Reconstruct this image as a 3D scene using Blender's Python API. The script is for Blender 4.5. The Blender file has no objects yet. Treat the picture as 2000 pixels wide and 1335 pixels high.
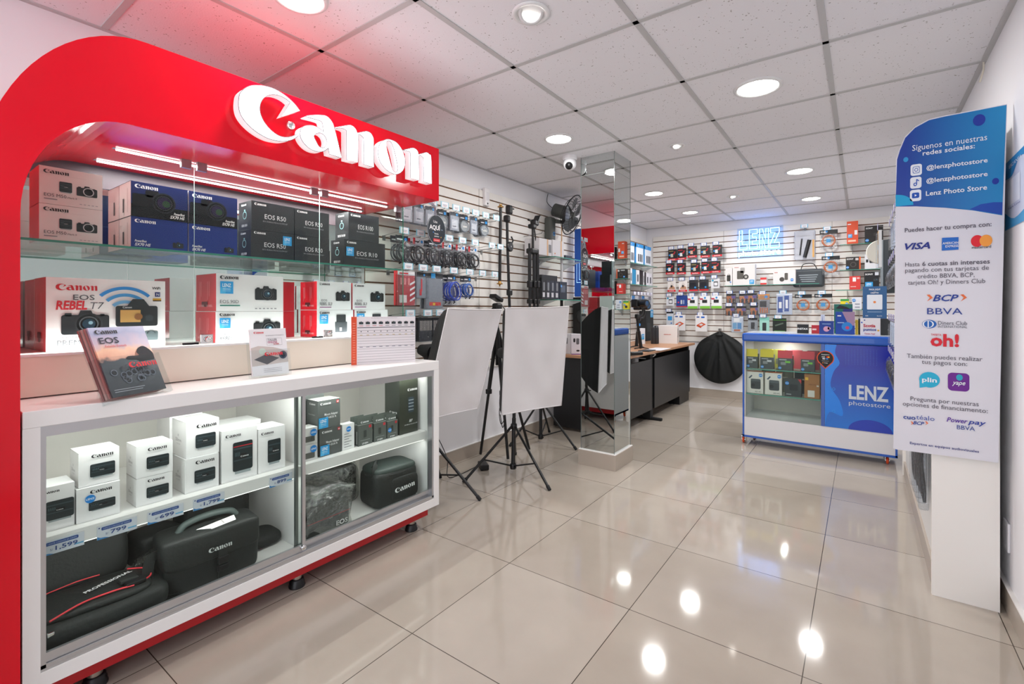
import bpy, bmesh, math, random
from math import sin, cos, pi, atan2, hypot, sqrt
from mathutils import Vector, Matrix, noise
SC = bpy.context.scene
# ---------------------------------------------------------------- camera (level, shifted lens)
FPX, CXP, CYP, YAW, EYE = 931.4, 1020.5, 601.8, 0.6184, 1.205
cam = bpy.data.objects.new('camera', bpy.data.cameras.new('camera'))
SC.collection.objects.link(cam); SC.camera = cam
cam.location = (0, 0, EYE); cam.rotation_euler = (pi/2, 0, YAW)
cam.data.sensor_width = 36; cam.data.lens = 36*FPX/2000
cam.data.shift_x = (1000-CXP)/2000; cam.data.shift_y = (CYP-667.5)/2000
cam.data.clip_start = 0.05
# ---------------------------------------------------------------- world: daylight of the street coming in through the open shop front
W = bpy.data.worlds.new('street_daylight'); SC.world = W; W.use_nodes = True
W.node_tree.nodes['Background'].inputs[0].default_value = (0.88, 0.92, 1.0, 1)
W.node_tree.nodes['Background'].inputs[1].default_value = 2.3
SC.view_settings.view_transform = 'Standard'; SC.view_settings.look = 'None'
SC.view_settings.gamma = 1; SC.view_settings.exposure = 0.16
CEIL = 2.373; XL, XR, YB = -2.594, 0.479, 6.81
def lamp(name, kind, loc, power, color=(1, 1, 1), size=.2, size_y=None, rot=(0, 0, 0), spot=None, spread=None):
    d = bpy.data.lights.new(name, kind); d.energy = power; d.color = color
    if kind == 'AREA':
        d.shape = 'RECTANGLE' if size_y else 'DISK'; d.size = size
        if size_y: d.size_y = size_y
        if spread: d.spread = spread
    if kind == 'SPOT': d.spot_size = spot or 1.2; d.spot_blend = .6; d.shadow_soft_size = size
    o = bpy.data.objects.new(name, d); SC.collection.objects.link(o); o.location = loc; o.rotation_euler = rot
    return o
BIG = [(1480,170),(1091,270),(1277,377),(1562,333),(1348,414),(1584,387),(585,-6)]
SMALL = [(1037,25),(1322,284),(1432,383)]
# ---------------------------------------------------------------- pixel rays onto real planes
_c, _s = cos(YAW), sin(YAW)
def ray(u, v):
    a = (u-CXP)/FPX; b = (CYP-v)/FPX
    return a*_c-_s, a*_s+_c, b
def oz(u, v, Z=0):
    r = ray(u, v); t = (Z-EYE)/r[2]; return r[0]*t, r[1]*t, Z
def ox(u, v, X):
    r = ray(u, v); t = X/r[0]; return X, r[1]*t, EYE+r[2]*t
def oy(u, v, Y):
    r = ray(u, v); t = Y/r[1]; return r[0]*t, Y, EYE+r[2]*t
def rd(u, v, D):
    r = ray(u, v); return Vector((r[0]*D, r[1]*D, EYE+r[2]*D))
for i, p in enumerate(BIG):
    x, y, z = oz(*p, CEIL)
    lamp('downlight_lamp', 'AREA', (x, y, CEIL-.02), 5 if p[1] < 0 else 9.5, (1, .99, .975), .17)
for i, p in enumerate(SMALL):
    x, y, z = oz(*p, CEIL)
    lamp('spotlight_lamp', 'SPOT', (x, y, CEIL-.05), 10, (1, .98, .95), .03, rot=(.25, -.25, 0), spot=1.9)
# ---------------------------------------------------------------- materials
def lin(c):
    if isinstance(c, str): c = [int(c[i:i+2], 16)/255 for i in (0, 2, 4)]
    return tuple((x/12.92 if x <= .04045 else ((x+.055)/1.055)**2.4) for x in c)+(1,)
_M = {}
def mat(name, col='808080', rough=.5, metal=0, emit=0, coat=0, spec=None, bump=None):
    if name in _M: return _M[name]
    m = bpy.data.materials.new(name); m.use_nodes = True; nt = m.node_tree; b = nt.nodes['Principled BSDF']
    b.inputs['Base Color'].default_value = lin(col); b.inputs['Roughness'].default_value = rough
    b.inputs['Metallic'].default_value = metal
    if coat: b.inputs['Coat Weight'].default_value = coat; b.inputs['Coat Roughness'].default_value = .03
    if spec is not None: b.inputs['Specular IOR Level'].default_value = spec
    if emit:
        b.inputs['Emission Color'].default_value = lin(col); b.inputs['Emission Strength'].default_value = emit
    if bump:
        n = nt.nodes.new('ShaderNodeTexNoise'); n.inputs['Scale'].default_value = bump[0]; n.inputs['Detail'].default_value = 3
        bp = nt.nodes.new('ShaderNodeBump'); bp.inputs['Strength'].default_value = bump[1]; bp.inputs['Distance'].default_value = .004
        tc = nt.nodes.new('ShaderNodeTexCoord')
        nt.links.new(tc.outputs['Object'], n.inputs[0]); nt.links.new(n.outputs[0], bp.inputs['Height']); nt.links.new(bp.outputs[0], b.inputs['Normal'])
    _M[name] = m; return m
def C(col, rough=.55):                    # plain printed or painted colour
    return mat('c_'+col+('_%d' % (rough*100)), col, rough)
def clear(name, tint='ffffff', gloss=.08, rough=.02, bump=None, facing=.5, white=0):
    if name in _M: return _M[name]
    m = bpy.data.materials.new(name); m.use_nodes = True; nt = m.node_tree; nt.nodes.clear()
    out = nt.nodes.new('ShaderNodeOutputMaterial'); mx = nt.nodes.new('ShaderNodeMixShader')
    t = nt.nodes.new('ShaderNodeBsdfTransparent'); t.inputs[0].default_value = lin(tint)
    g = nt.nodes.new('ShaderNodeBsdfGlossy'); g.inputs['Roughness'].default_value = rough
    lw = nt.nodes.new('ShaderNodeLayerWeight'); lw.inputs['Blend'].default_value = .5
    pw = nt.nodes.new('ShaderNodeMath'); pw.operation = 'POWER'; pw.inputs[1].default_value = 4.5; nt.links.new(lw.outputs['Facing'], pw.inputs[0])
    ad = nt.nodes.new('ShaderNodeMath'); ad.operation = 'MULTIPLY_ADD'; ad.inputs[1].default_value = facing; ad.inputs[2].default_value = gloss; ad.use_clamp = True
    nt.links.new(pw.outputs[0], ad.inputs[0]); nt.links.new(ad.outputs[0], mx.inputs[0])
    src = t
    if white:
        d = nt.nodes.new('ShaderNodeBsdfDiffuse'); d.inputs[0].default_value = (.8, .8, .82, 1)
        m2 = nt.nodes.new('ShaderNodeMixShader'); m2.inputs[0].default_value = white
        nt.links.new(t.outputs[0], m2.inputs[1]); nt.links.new(d.outputs[0], m2.inputs[2]); src = m2
    nt.links.new(src.outputs[0], mx.inputs[1]); nt.links.new(g.outputs[0], mx.inputs[2]); nt.links.new(mx.outputs[0], out.inputs[0])
    if bump:
        n = nt.nodes.new('ShaderNodeTexNoise'); n.inputs['Scale'].default_value = bump[0]; n.inputs['Detail'].default_value = 4; n.inputs['Distortion'].default_value = 1.5
        bp = nt.nodes.new('ShaderNodeBump'); bp.inputs['Strength'].default_value = bump[1]; bp.inputs['Distance'].default_value = .02
        tc = nt.nodes.new('ShaderNodeTexCoord')
        nt.links.new(tc.outputs['Object'], n.inputs[0]); nt.links.new(n.outputs[0], bp.inputs['Height'])
        nt.links.new(bp.outputs[0], g.inputs['Normal']); nt.links.new(bp.outputs[0], lw.inputs['Normal'])
    _M[name] = m; return m
WHITE = mat('white_laminate', 'f1efed', .28); WALLW = mat('wall_paint', 'f3f2f5', .75)
RED = mat('red_lacquer', 'ee0022', .14, spec=.38); REDD = mat('red_plinth', 'b4101c', .4)
BEIGE = mat('cream_laminate', 'efe4d4', .35); ALU = mat('aluminium', 'c3c4c6', .32, .85)
CHROME = mat('chrome', 'dadada', .12, 1); BLACK = mat('black_plastic', '141416', .4)
MATTE = mat('black_matte', '17181a', .75); STEEL = mat('brushed_steel', 'b8b0a4', .3, .9)
MIRROR = mat('mirror_silver', 'd4d9d8', .012, 1); GLASS = clear('display_glass', 'f7fbf9', .008, facing=.35)
GEDGE = mat('glass_edge_green', '3f8f7c', .15); FABRIC = mat('black_nylon', '202322', .62, bump=(90, .35))
PLASTIC = clear('clear_plastic', 'f6f8fa', .07, .12, (38, .5)); WRAP = clear('crinkled_wrap', 'f2f5f2', .2, .16, (34, 1.0), facing=.8)
ACRYL = clear('clear_acrylic', 'fafcfc', .03); CLOTH = mat('diffuser_cloth', 'd4d1d2', .85, bump=(14, .25))
WOOD = mat('desk_wood', 'b98a68', .4); DARKWOOD = mat('dark_desk_panel', '141518', .4)
LEDM = mat('led_strip', 'ffffff', .5, emit=6); LEDS = mat('led_strip_soft', 'fffdf8', .5, emit=1.3); LAMPM = mat('lamp_diffuser', 'fffdf8', .5, emit=14)
WIRE = mat('hook_wire', '9a9a98', .3, .9); CAPM = mat('led_white_letter', 'f4f5ff', .4, emit=4)
NEONB = mat('neon_blue', '7db0ff', .5, emit=6); NEONW = mat('neon_white', 'c4dcff', .5, emit=4.5)
PINK = C('ffffff')
# ---------------------------------------------------------------- mesh builder
class G:
    def __init__(s): s.v = []; s.f = []; s.mi = []; s.ml = []; s.sm = []
    def mid(s, m):
        if m not in s.ml: s.ml.append(m)
        return s.ml.index(m)
    def add(s, vs, fs, m, smooth=False):
        b = len(s.v); s.v += [tuple(v) for v in vs]; k = s.mid(m)
        for f in fs: s.f.append(tuple(b+i for i in f)); s.mi.append(k); s.sm.append(smooth)
    def box(s, x0, x1, y0, y1, z0, z1, m, mx=None, front=None, side=None, top=None):
        # front = +X face, side = -Y face, top = +Z face
        vs = [Vector((x, y, z)) for x in (x0, x1) for y in (y0, y1) for z in (z0, z1)]
        if mx: vs = [mx @ v for v in vs]
        b = len(s.v); s.v += [tuple(v) for v in vs]
        for f, mm in zip([(0,1,3,2),(4,6,7,5),(0,4,5,1),(2,3,7,6),(0,2,6,4),(1,5,7,3)], (m, front or m, side or m, m, m, top or m)):
            s.f.append(tuple(b+i for i in f)); s.mi.append(s.mid(mm)); s.sm.append(False)
    def rbox(s, x0, x1, y0, y1, z0, z1, m, r=.004, seg=2, mx=None):
        bm = bmesh.new(); bmesh.ops.create_cube(bm, size=1)
        for v in bm.verts: v.co = Vector(((x0+x1)/2+v.co.x*(x1-x0), (y0+y1)/2+v.co.y*(y1-y0), (z0+z1)/2+v.co.z*(z1-z0)))
        bmesh.ops.bevel(bm, geom=list(bm.edges), offset=r, segments=seg, profile=.5, affect='EDGES')
        vs = [mx @ v.co if mx else v.co.copy() for v in bm.verts]; bm.verts.index_update()
        s.add(vs, [[v.index for v in f.verts] for f in bm.faces], m); bm.free()
    def quad(s, p, m): s.add(p, [tuple(range(len(p)))], m)
    def prism(s, poly, d, m, side=None, smooth=False, cap0=True):   # poly: 3D points, d: extrusion vector
        n = len(poly); d = Vector(d); P = [Vector(p) for p in poly]; Q = [p+d for p in P]
        tr = tess(P)
        s.add(Q, tr, m)
        if cap0: s.add(P, [t[::-1] for t in tr], m)
        s.add(P+Q, [(i, (i+1) % n, n+(i+1) % n, n+i) for i in range(n)], side or m, smooth)
    def tube(s, pts, r, m, n=8, cap=True, r2=None, closed=False):
        P = [Vector(p) for p in pts]; N = len(P); vs = []; fs = []; up = None
        for i, p in enumerate(P):
            if closed: t = P[(i+1) % N]-P[i-1]
            else: t = (P[min(i+1, N-1)]-P[max(i-1, 0)])
            t.normalize()
            if up is None: up = t.orthogonal().normalized()
            up = (up-t*up.dot(t)).normalized(); w = t.cross(up)
            rr = r if r2 is None else r+(r2-r)*i/(N-1)
            for k in range(n):
                a = 2*pi*k/n; vs.append(p+(up*cos(a)+w*sin(a))*rr)
        for i in range(N if closed else N-1):
            j = (i+1) % N
            for k in range(n): fs.append((i*n+k, i*n+(k+1) % n, j*n+(k+1) % n, j*n+k))
        s.add(vs, fs, m, True)
        if cap and not closed:
            s.add(vs[:n], [tuple(range(n))[::-1]], m); s.add(vs[-n:], [tuple(range(n))], m)
    def lathe(s, prof, c, axis, m, n=24, smooth=True):     # prof [(r,h)], axis vector
        A = Vector(axis).normalized(); U = A.orthogonal().normalized(); V = A.cross(U); c = Vector(c); vs = []; fs = []
        for r, h in prof:
            for k in range(n):
                a = 2*pi*k/n; vs.append(c+A*h+(U*cos(a)+V*sin(a))*r)
        for i in range(len(prof)-1):
            for k in range(n): fs.append((i*n+k, i*n+(k+1) % n, (i+1)*n+(k+1) % n, (i+1)*n+k))
        s.add(vs, fs, m, smooth)
        if prof[0][0] > 1e-5: s.add(vs[:n], [tuple(range(n))[::-1]], m)
        if prof[-1][0] > 1e-5: s.add(vs[-n:], [tuple(range(n))], m)
    def torus(s, c, R, r, axis, m, n=26, k=6, jit=0, sq=1):
        A = Vector(axis).normalized(); U = A.orthogonal().normalized(); V = A.cross(U); c = Vector(c); pts = []
        for i in range(n):
            a = 2*pi*i/n; j = 1+jit*sin(3*a+R*900)
            pts.append(c+U*cos(a)*R*j*sq+V*sin(a)*R*j+A*jit*.02*sin(2*a+R*300))
        s.tube(pts, r, m, k, closed=True)
    def grid(s, P, m, smooth=True, wrap=False):
        ny, nx = len(P), len(P[0]); vs = [p for row in P for p in row]; fs = []
        for j in range(ny-1):
            for i in range(nx if wrap else nx-1): fs.append((j*nx+i, j*nx+(i+1) % nx, (j+1)*nx+(i+1) % nx, (j+1)*nx+i))
        s.add(vs, fs, m, smooth)
    def obj(s, name, parent=None, label=None, cat=None, group=None, kind=None, origin=None):
        if not s.v: return None
        if origin is None:
            if parent is not None: origin = parent['_o'] if '_o' in parent else (0, 0, 0)
            else:
                xs, ys, zs = zip(*s.v); origin = ((min(xs)+max(xs))/2, (min(ys)+max(ys))/2, min(zs))
        O = Vector(origin)
        me = bpy.data.meshes.new(name); me.from_pydata([Vector(v)-O for v in s.v], [], s.f)
        for m in s.ml: me.materials.append(m)
        me.polygons.foreach_set('material_index', s.mi); me.polygons.foreach_set('use_smooth', s.sm); me.update()
        o = bpy.data.objects.new(name, me); SC.collection.objects.link(o)
        if parent is not None:
            o.parent = parent; po = world(parent); o.location = O-po
        else: o.location = O
        tag(o, label, cat, group, kind); return o
_W = {}
def world(o):
    p = Vector(o.location); q = o.parent
    while q: p += Vector(q.location); q = q.parent
    return p
def tess(P):
    from mathutils.geometry import tessellate_polygon
    n = Vector((0, 0, 0))
    for i in range(len(P)):
        a, b = P[i], P[(i+1) % len(P)]; n += a.cross(b)
    out = []
    for t in tessellate_polygon([P]):
        a, b, c = P[t[0]], P[t[1]], P[t[2]]
        out.append(t if (b-a).cross(c-a).dot(n) > 0 else t[::-1])
    return out
def tag(o, label=None, cat=None, group=None, kind=None):
    if label: o['label'] = label
    if cat: o['category'] = cat
    if group: o['group'] = group
    if kind: o['kind'] = kind
    return o
def thing(name, label, cat, loc, group=None):
    o = bpy.data.objects.new(name, None); o.empty_display_size = .05; SC.collection.objects.link(o); o.location = loc
    return tag(o, label, cat, group)
def part(g, name, t, label=None): return g.obj(name, t, label, origin=world(t))
# ---------------------------------------------------------------- lettering
_T = {}
def glyphs(txt, bold=0, shear=0):
    k = (txt, bold, shear)
    if k not in _T:
        cu = bpy.data.curves.new('t', 'FONT'); cu.body = txt; cu.resolution_u = 2; cu.offset = bold; cu.shear = shear; cu.size = 1
        o = bpy.data.objects.new('t', cu); SC.collection.objects.link(o)
        me = bpy.data.meshes.new_from_object(o.evaluated_get(bpy.context.evaluated_depsgraph_get()))
        vs = [(v.co.x, v.co.y) for v in me.vertices]; fs = [tuple(p.vertices) for p in me.polygons]
        xs = [v[0] for v in vs] or [0]
        _T[k] = (vs, fs, min(xs), max(xs)); bpy.data.meshes.remove(me); bpy.data.objects.remove(o); bpy.data.curves.remove(cu)
    return _T[k]
CAPH = .729
LOGO = None
class F:          # a flat frame on a face: origin, right, up, normal
    def __init__(s, g, o, u, v, n=None, lift=.0008):
        s.g = g; s.o = Vector(o); s.u = Vector(u); s.v = Vector(v); s.n = Vector(n) if n else s.u.cross(s.v).normalized(); s.l = lift
    def P(s, x, y, k=1): return s.o+s.u*x+s.v*y+s.n*s.l*k
    def text(s, t, x, y, h, m, al='L', w=None, bold=.0, it=0, k=3):
        vs, fs, a, b = glyphs(t, bold, it); sc = h/CAPH; sx = sc if w is None else w/(b-a)
        W_ = (b-a)*sx; x0 = x-{'L': 0, 'C': W_/2, 'R': W_}[al]
        s.g.add([s.P(x0+(p[0]-a)*sx, y+p[1]*sc, k) for p in vs], fs, m)
    def logo(s, x, y, h, m, k=3, al='L'):       # the maker's word mark, cap height h
        polys, W_ = LOGO; x0 = x-(W_*h/2 if al == 'C' else 0)
        for vs, fs in polys: s.g.add([s.P(x0+p[0]*h, y+p[1]*h, k) for p in vs], fs, m)
        return W_*h
    def rect(s, x, y, w, h, m, k=1, sk=0): s.g.quad([s.P(x, y, k), s.P(x+w, y, k), s.P(x+w+sk, y+h, k), s.P(x+sk, y+h, k)], m)
    def poly(s, pts, m, k=1):
        P = [s.P(a, b, k) for a, b in pts]; s.g.add(P, tess(P), m)
    def disc(s, x, y, r, m, k=1, ry=None, n=22): s.g.quad([s.P(x+r*cos(2*pi*i/n), y+(ry or r)*sin(2*pi*i/n), k) for i in range(n)], m)
    def ring(s, x, y, r0, r1, m, k=2, a0=0, a1=2*pi, n=24, ay=1):
        p = [s.P(x+r*cos(a0+(a1-a0)*i/n), y+r*ay*sin(a0+(a1-a0)*i/n), k) for i in range(n+1) for r in (r0, r1)]
        s.g.add(p, [(2*i, 2*i+1, 2*i+3, 2*i+2) for i in range(n)], m)
    def rrect(s, x, y, w, h, r, m, k=1):
        p = []
        for cx, cy, a in ((x+w-r, y+r, -pi/2), (x+w-r, y+h-r, 0), (x+r, y+h-r, pi/2), (x+r, y+r, pi)):
            p += [(cx+r*cos(a+pi/2*i/5), cy+r*sin(a+pi/2*i/5)) for i in range(6)]
        s.poly(p, m, k)
def onX(g, X, y0, z0, **k): return F(g, (X, y0, z0), (0, 1, 0), (0, 0, 1), (1, 0, 0), **k)     # faces +X
def onY(g, Y, x0, z0, **k): return F(g, (x0, Y, z0), (1, 0, 0), (0, 0, 1), (0, -1, 0), **k)    # faces -Y
def onNX(g, X, y1, z0, **k): return F(g, (X, y1, z0), (0, -1, 0), (0, 0, 1), (-1, 0, 0), **k)  # faces -X
def smoothpoly(pts, n=4):      # catmull-rom through points; a point with a third value is a corner
    out = []; N = len(pts)
    for i in range(N):
        p0, p1, p2, p3 = pts[i-1], pts[i], pts[(i+1) % N], pts[(i+2) % N]
        if len(p1) > 2: p0 = p1
        if len(p2) > 2: p3 = p2
        if len(p1) > 2 and len(p2) > 2: out.append(p1[:2]); continue
        for k in range(n):
            t = k/n
            out.append(tuple(.5*((2*p1[j])+(-p0[j]+p2[j])*t+(2*p0[j]-5*p1[j]+4*p2[j]-p3[j])*t*t+(-p0[j]+3*p1[j]-3*p2[j]+p3[j])*t**3) for j in (0, 1)))
    return out
# the word mark: outlines as they stand on the lit sign's front plane
XF = -1.845
def _tr(pts, ox_, oy_, sc):
    r = []
    for p in pts:
        q = ox(ox_+p[0]/sc, oy_+p[1]/sc, XF); r.append((q[1], q[2])+((1,) if len(p) > 2 else ()))
    return r
_cC = [(340,300),(322,420),(325,540),(360,660),(440,780),(560,900),(700,1000),(850,1075),(1000,1110),(1110,1118),(1220,1100),(1290,1070),(1355,1025,1),(1345,995,1),(1250,1035),(1150,1050),(1040,1030),(930,965),(830,870),(750,760),(700,640),(688,540),(705,450),(750,375),(820,325),(900,305),(990,312),(1080,345),(1150,385),(1222,445,1),(1070,690,1),(1385,590,1),(1310,490),(1200,380),(1050,270),(900,195),(750,157),(640,148),(540,155),(450,190),(385,240)]
_cA = [(300,490),(293,600),(340,720),(430,830),(540,910),(650,948),(750,955),(830,930),(905,868,1),(930,1010,1),(1190,1090,1),(1110,740),(1030,430),(1000,340),(940,250),(870,190),(800,167),(650,160),(500,170),(410,186,1),(440,205,1),(600,245),(740,290),(775,340),(790,440),(805,530,1),(700,450),(600,400),(500,385),(400,400),(330,440)]
_hA = [(590,630),(620,575),(680,550),(740,552),(800,585),(850,650),(872,740),(850,830),(800,872),(740,868),(690,830),(640,740)]
_cN1a = [(1050,430,1),(1200,405),(1360,380),(1440,405),(1500,470),(1530,545,1),(1545,1190,1),(1305,1130,1),(1303,500),(1250,462),(1150,440),(1050,455,1)]
_n2 = [(0,135),(60,90),(180,70)]
def _img(o, sc, pts): return [((o[0]+p[0]/sc), (o[1]+p[1]/sc))+tuple(p[2:]) for p in pts]
_n_first = _img((560,210), 11.125, [(1050,430,1),(1200,405),(1360,380),(1440,405),(1500,470),(1532,550,1)]) \
  + _img((700,250), 11.125, [(0,100,1),(90,82),(180,70),(260,105),(315,190),(330,300),(335,850,1),(120,790,1),(115,260),(90,190),(50,150),(0,135,1)]) \
  + _img((560,210), 11.125, [(1545,1190,1),(1305,1130,1),(1303,500,1),(1250,462),(1150,440),(1050,455,1)])
_n_second = _img((700,250), 11.125, [(970,475,1),(1080,450),(1180,430),(1250,460),(1290,510),(1305,570,1),(1390,550),(1480,528),(1540,570),(1580,650),(1592,1210,1),(1420,1160,1),(1415,690),(1395,630),(1350,592),(1312,600,1),(1320,1130,1),(1135,1080,1),(1132,540,1),(1110,510),(1000,482,1)])
_cO = [(470,340),(437,440),(430,560),(470,720),(560,850),(660,940),(760,990),(840,1000),(930,955),(990,870),(1012,750),(1000,620),(950,480),(880,370),(800,295),(700,252),(620,242),(530,280)]
_hO = [(605,330),(620,288),(665,272),(710,302),(740,360),(785,500),(830,690),(856,850),(850,925),(815,962),(770,945),(730,880),(680,700),(620,470)]
def _pl(pts): return smoothpoly(_tr(pts, 0, 0, 1), 4)
LET = [(_pl(_img((430,150), 8.9, _cC)), None), (_pl(_img((560,210), 11.125, _cA)), _pl(_img((560,210), 11.125, _hA))), (_pl(_n_first), None),
       (_pl(_img((700,250), 11.125, _cO)), _pl(_img((700,250), 11.125, _hO))), (_pl(_n_second), None)]
def tess_hole(poly, hole):
    from mathutils.geometry import tessellate_polygon
    A = [Vector((p[0], p[1], 0)) for p in poly]; B = [Vector((p[0], p[1], 0)) for p in (hole or [])]
    tr = tessellate_polygon([A, B] if B else [A]); V_ = A+B; out = []
    for t in tr:
        a, b, c = (V_[i] for i in t); out.append(t if (b-a).cross(c-a).z > 0 else t[::-1])
    return [(v.x, v.y) for v in V_], out
def _mklogo():
    ys = [p[0] for P, h in LET for p in P]; zs = [p[1] for P, h in LET for p in P]
    y0 = min(ys); nz0 = min(p[1] for p in LET[4][0]); top = max(p[1] for p in LET[0][0]); H = top-nz0
    res = []
    for P, h in LET:
        vs, fs = tess_hole(P, h); res.append(([((a-y0)/H, (b-nz0)/H) for a, b in vs], fs))
    return res, (max(ys)-y0)/H
LOGO = _mklogo()
# ================================================================ THE SETTING
def node_mat(name, build):
    m = bpy.data.materials.new(name); m.use_nodes = True; nt = m.node_tree
    build(nt, nt.nodes['Principled BSDF'], lambda t, **k: _nn(nt, t, k)); return m
def _nn(nt, t, k):
    n = nt.nodes.new(t)
    for a, v in k.items(): setattr(n, a, v)
    return n
def _floor(nt, b, N):
    tc = N('ShaderNodeTexCoord'); sep = N('ShaderNodeSeparateXYZ'); nt.links.new(tc.outputs['Object'], sep.inputs[0]); masks = []; cells = []
    for ax, off in ((0, -1.3588), (1, 1.204)):
        a = N('ShaderNodeMath', operation='SUBTRACT'); nt.links.new(sep.outputs[ax], a.inputs[0]); a.inputs[1].default_value = off-60
        d = N('ShaderNodeMath', operation='DIVIDE'); nt.links.new(a.outputs[0], d.inputs[0]); d.inputs[1].default_value = .6
        fr = N('ShaderNodeMath', operation='FRACT'); nt.links.new(d.outputs[0], fr.inputs[0])
        fl = N('ShaderNodeMath', operation='FLOOR'); nt.links.new(d.outputs[0], fl.inputs[0]); cells.append(fl)
        c = N('ShaderNodeMath', operation='SUBTRACT'); nt.links.new(fr.outputs[0], c.inputs[0]); c.inputs[1].default_value = .5
        ab = N('ShaderNodeMath', operation='ABSOLUTE'); nt.links.new(c.outputs[0], ab.inputs[0])
        g = N('ShaderNodeMath', operation='GREATER_THAN'); nt.links.new(ab.outputs[0], g.inputs[0]); g.inputs[1].default_value = .5-.0016/.6; masks.append(g)
    mx = N('ShaderNodeMath', operation='MAXIMUM'); nt.links.new(masks[0].outputs[0], mx.inputs[0]); nt.links.new(masks[1].outputs[0], mx.inputs[1])
    cb = N('ShaderNodeCombineXYZ'); nt.links.new(cells[0].outputs[0], cb.inputs[0]); nt.links.new(cells[1].outputs[0], cb.inputs[1])
    wn = N('ShaderNodeTexWhiteNoise'); nt.links.new(cb.outputs[0], wn.inputs['Vector'])
    ns = N('ShaderNodeTexNoise'); ns.inputs['Scale'].default_value = 2.2; ns.inputs['Detail'].default_value = 6; nt.links.new(tc.outputs['Object'], ns.inputs[0])
    r = N('ShaderNodeValToRGB'); r.color_ramp.elements[0].position = .3; r.color_ramp.elements[0].color = lin('aa9f92'); r.color_ramp.elements[1].position = .7; r.color_ramp.elements[1].color = lin('b8ad9f')
    nt.links.new(ns.outputs[0], r.inputs[0])
    m1 = N('ShaderNodeMixRGB'); m1.inputs[0].default_value = .06; nt.links.new(r.outputs[0], m1.inputs[1]); nt.links.new(wn.outputs['Value'], m1.inputs[2])
    m2 = N('ShaderNodeMixRGB'); nt.links.new(mx.outputs[0], m2.inputs[0]); nt.links.new(m1.outputs[0], m2.inputs[1]); m2.inputs[2].default_value = lin('4a423a')
    nt.links.new(m2.outputs[0], b.inputs['Base Color'])
    rr = N('ShaderNodeMapRange'); rr.inputs['To Min'].default_value = .05; rr.inputs['To Max'].default_value = .09; nt.links.new(ns.outputs[0], rr.inputs[0]); nt.links.new(rr.outputs[0], b.inputs['Roughness'])
    b.inputs['Specular IOR Level'].default_value = .75
FLOORM = node_mat('polished_porcelain_tile', _floor)
def _ceil(nt, b, N):
    tc = N('ShaderNodeTexCoord'); v = N('ShaderNodeTexVoronoi'); v.inputs['Scale'].default_value = 62; nt.links.new(tc.outputs['Object'], v.inputs['Vector'])
    n = N('ShaderNodeTexNoise'); n.inputs['Scale'].default_value = 25; nt.links.new(tc.outputs['Object'], n.inputs[0])
    mu = N('ShaderNodeMath', operation='SUBTRACT'); mu.inputs[0].default_value = .30; nt.links.new(n.outputs[0], mu.inputs[1]); 
    m2 = N('ShaderNodeMath', operation='MULTIPLY'); m2.inputs[1].default_value = -.6; nt.links.new(mu.outputs[0], m2.inputs[0])
    lt = N('ShaderNodeMath', operation='LESS_THAN'); nt.links.new(v.outputs['Distance'], lt.inputs[0]); nt.links.new(m2.outputs[0], lt.inputs[1])
    mx = N('ShaderNodeMixRGB'); nt.links.new(lt.outputs[0], mx.inputs[0]); mx.inputs[1].default_value = lin('eceaee'); mx.inputs[2].default_value = lin('b4afae')
    nt.links.new(mx.outputs[0], b.inputs['Base Color']); b.inputs['Roughness'].default_value = .9
    bp = N('ShaderNodeBump'); bp.inputs['Strength'].default_value = .3; bp.inputs['Distance'].default_value = .002
    n3 = N('ShaderNodeTexNoise'); n3.inputs['Scale'].default_value = 160; nt.links.new(tc.outputs['Object'], n3.inputs[0]); nt.links.new(n3.outputs[0], bp.inputs['Height']); nt.links.new(bp.outputs[0], b.inputs['Normal'])
CEILM = node_mat('mineral_ceiling_tile', _ceil)
TILEB = mat('skirting_tile', 'b5a99c', .25); TBAR = mat('ceiling_tee_bar', 'c0bfbf', .5)
Y0R = -1.6
g = G(); g.box(-3.2, 1.6, Y0R-1.5, YB+.1, -.1, 0, FLOORM); g.obj('floor', kind='structure', origin=(0, 0, 0))
g = G(); g.box(-2.75, .62, Y0R, YB+.1, CEIL, CEIL+.08, CEILM)
for i in range(-2, 4):
    x = -1.3732+.6221*i
    if XL+.03 < x < XR-.03: g.box(x-.012, x+.012, Y0R, YB, CEIL-.004, CEIL+.001, TBAR)
g.box(XL, XL+.022, Y0R, YB, CEIL-.005, CEIL+.001, TBAR); g.box(XR-.022, XR, Y0R, YB, CEIL-.005, CEIL+.001, TBAR)
for j in range(-6, 9):
    y = 1.853+.6221*j
    if Y0R < y < YB: g.box(XL, XR, y-.012, y+.012, CEIL-.004, CEIL+.001, TBAR)
g.box(XL, XR, YB-.02, YB, CEIL-.005, CEIL+.001, TBAR)
g.obj('ceiling', kind='structure', origin=(0, 0, CEIL))
g = G(); g.box(XL-.12, XL, Y0R, YB+.1, 0, CEIL+.05, WALLW); g.obj('wall_left', kind='structure', origin=(XL, 3, 0))
g = G(); g.box(XR, XR+.12, Y0R, YB+.1, 0, CEIL+.05, WALLW); g.obj('wall_right', kind='structure', origin=(XR, 3, 0))
g = G(); g.box(XL, XR, YB, YB+.12, 0, CEIL+.05, WALLW); g.obj('wall_back', kind='structure', origin=(-1, YB, 0))
for nm, bx in (('baseboard_left', (XL, XL+.012, Y0R, YB, 0, .1)), ('baseboard_back', (XL+.012, XR-.012, YB-.012, YB, 0, .1)), ('baseboard_right', (XR-.012, XR, Y0R, YB, 0, .1))):
    g = G(); g.box(*bx, TILEB); g.box(bx[0]-(.003 if 'right' in nm else 0), bx[1]+(.003 if 'left' in nm else 0), bx[2]-(.003 if 'back' in nm else 0), bx[3], .1, .106, C('e9e6e2')); g.obj(nm, kind='structure')
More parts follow.
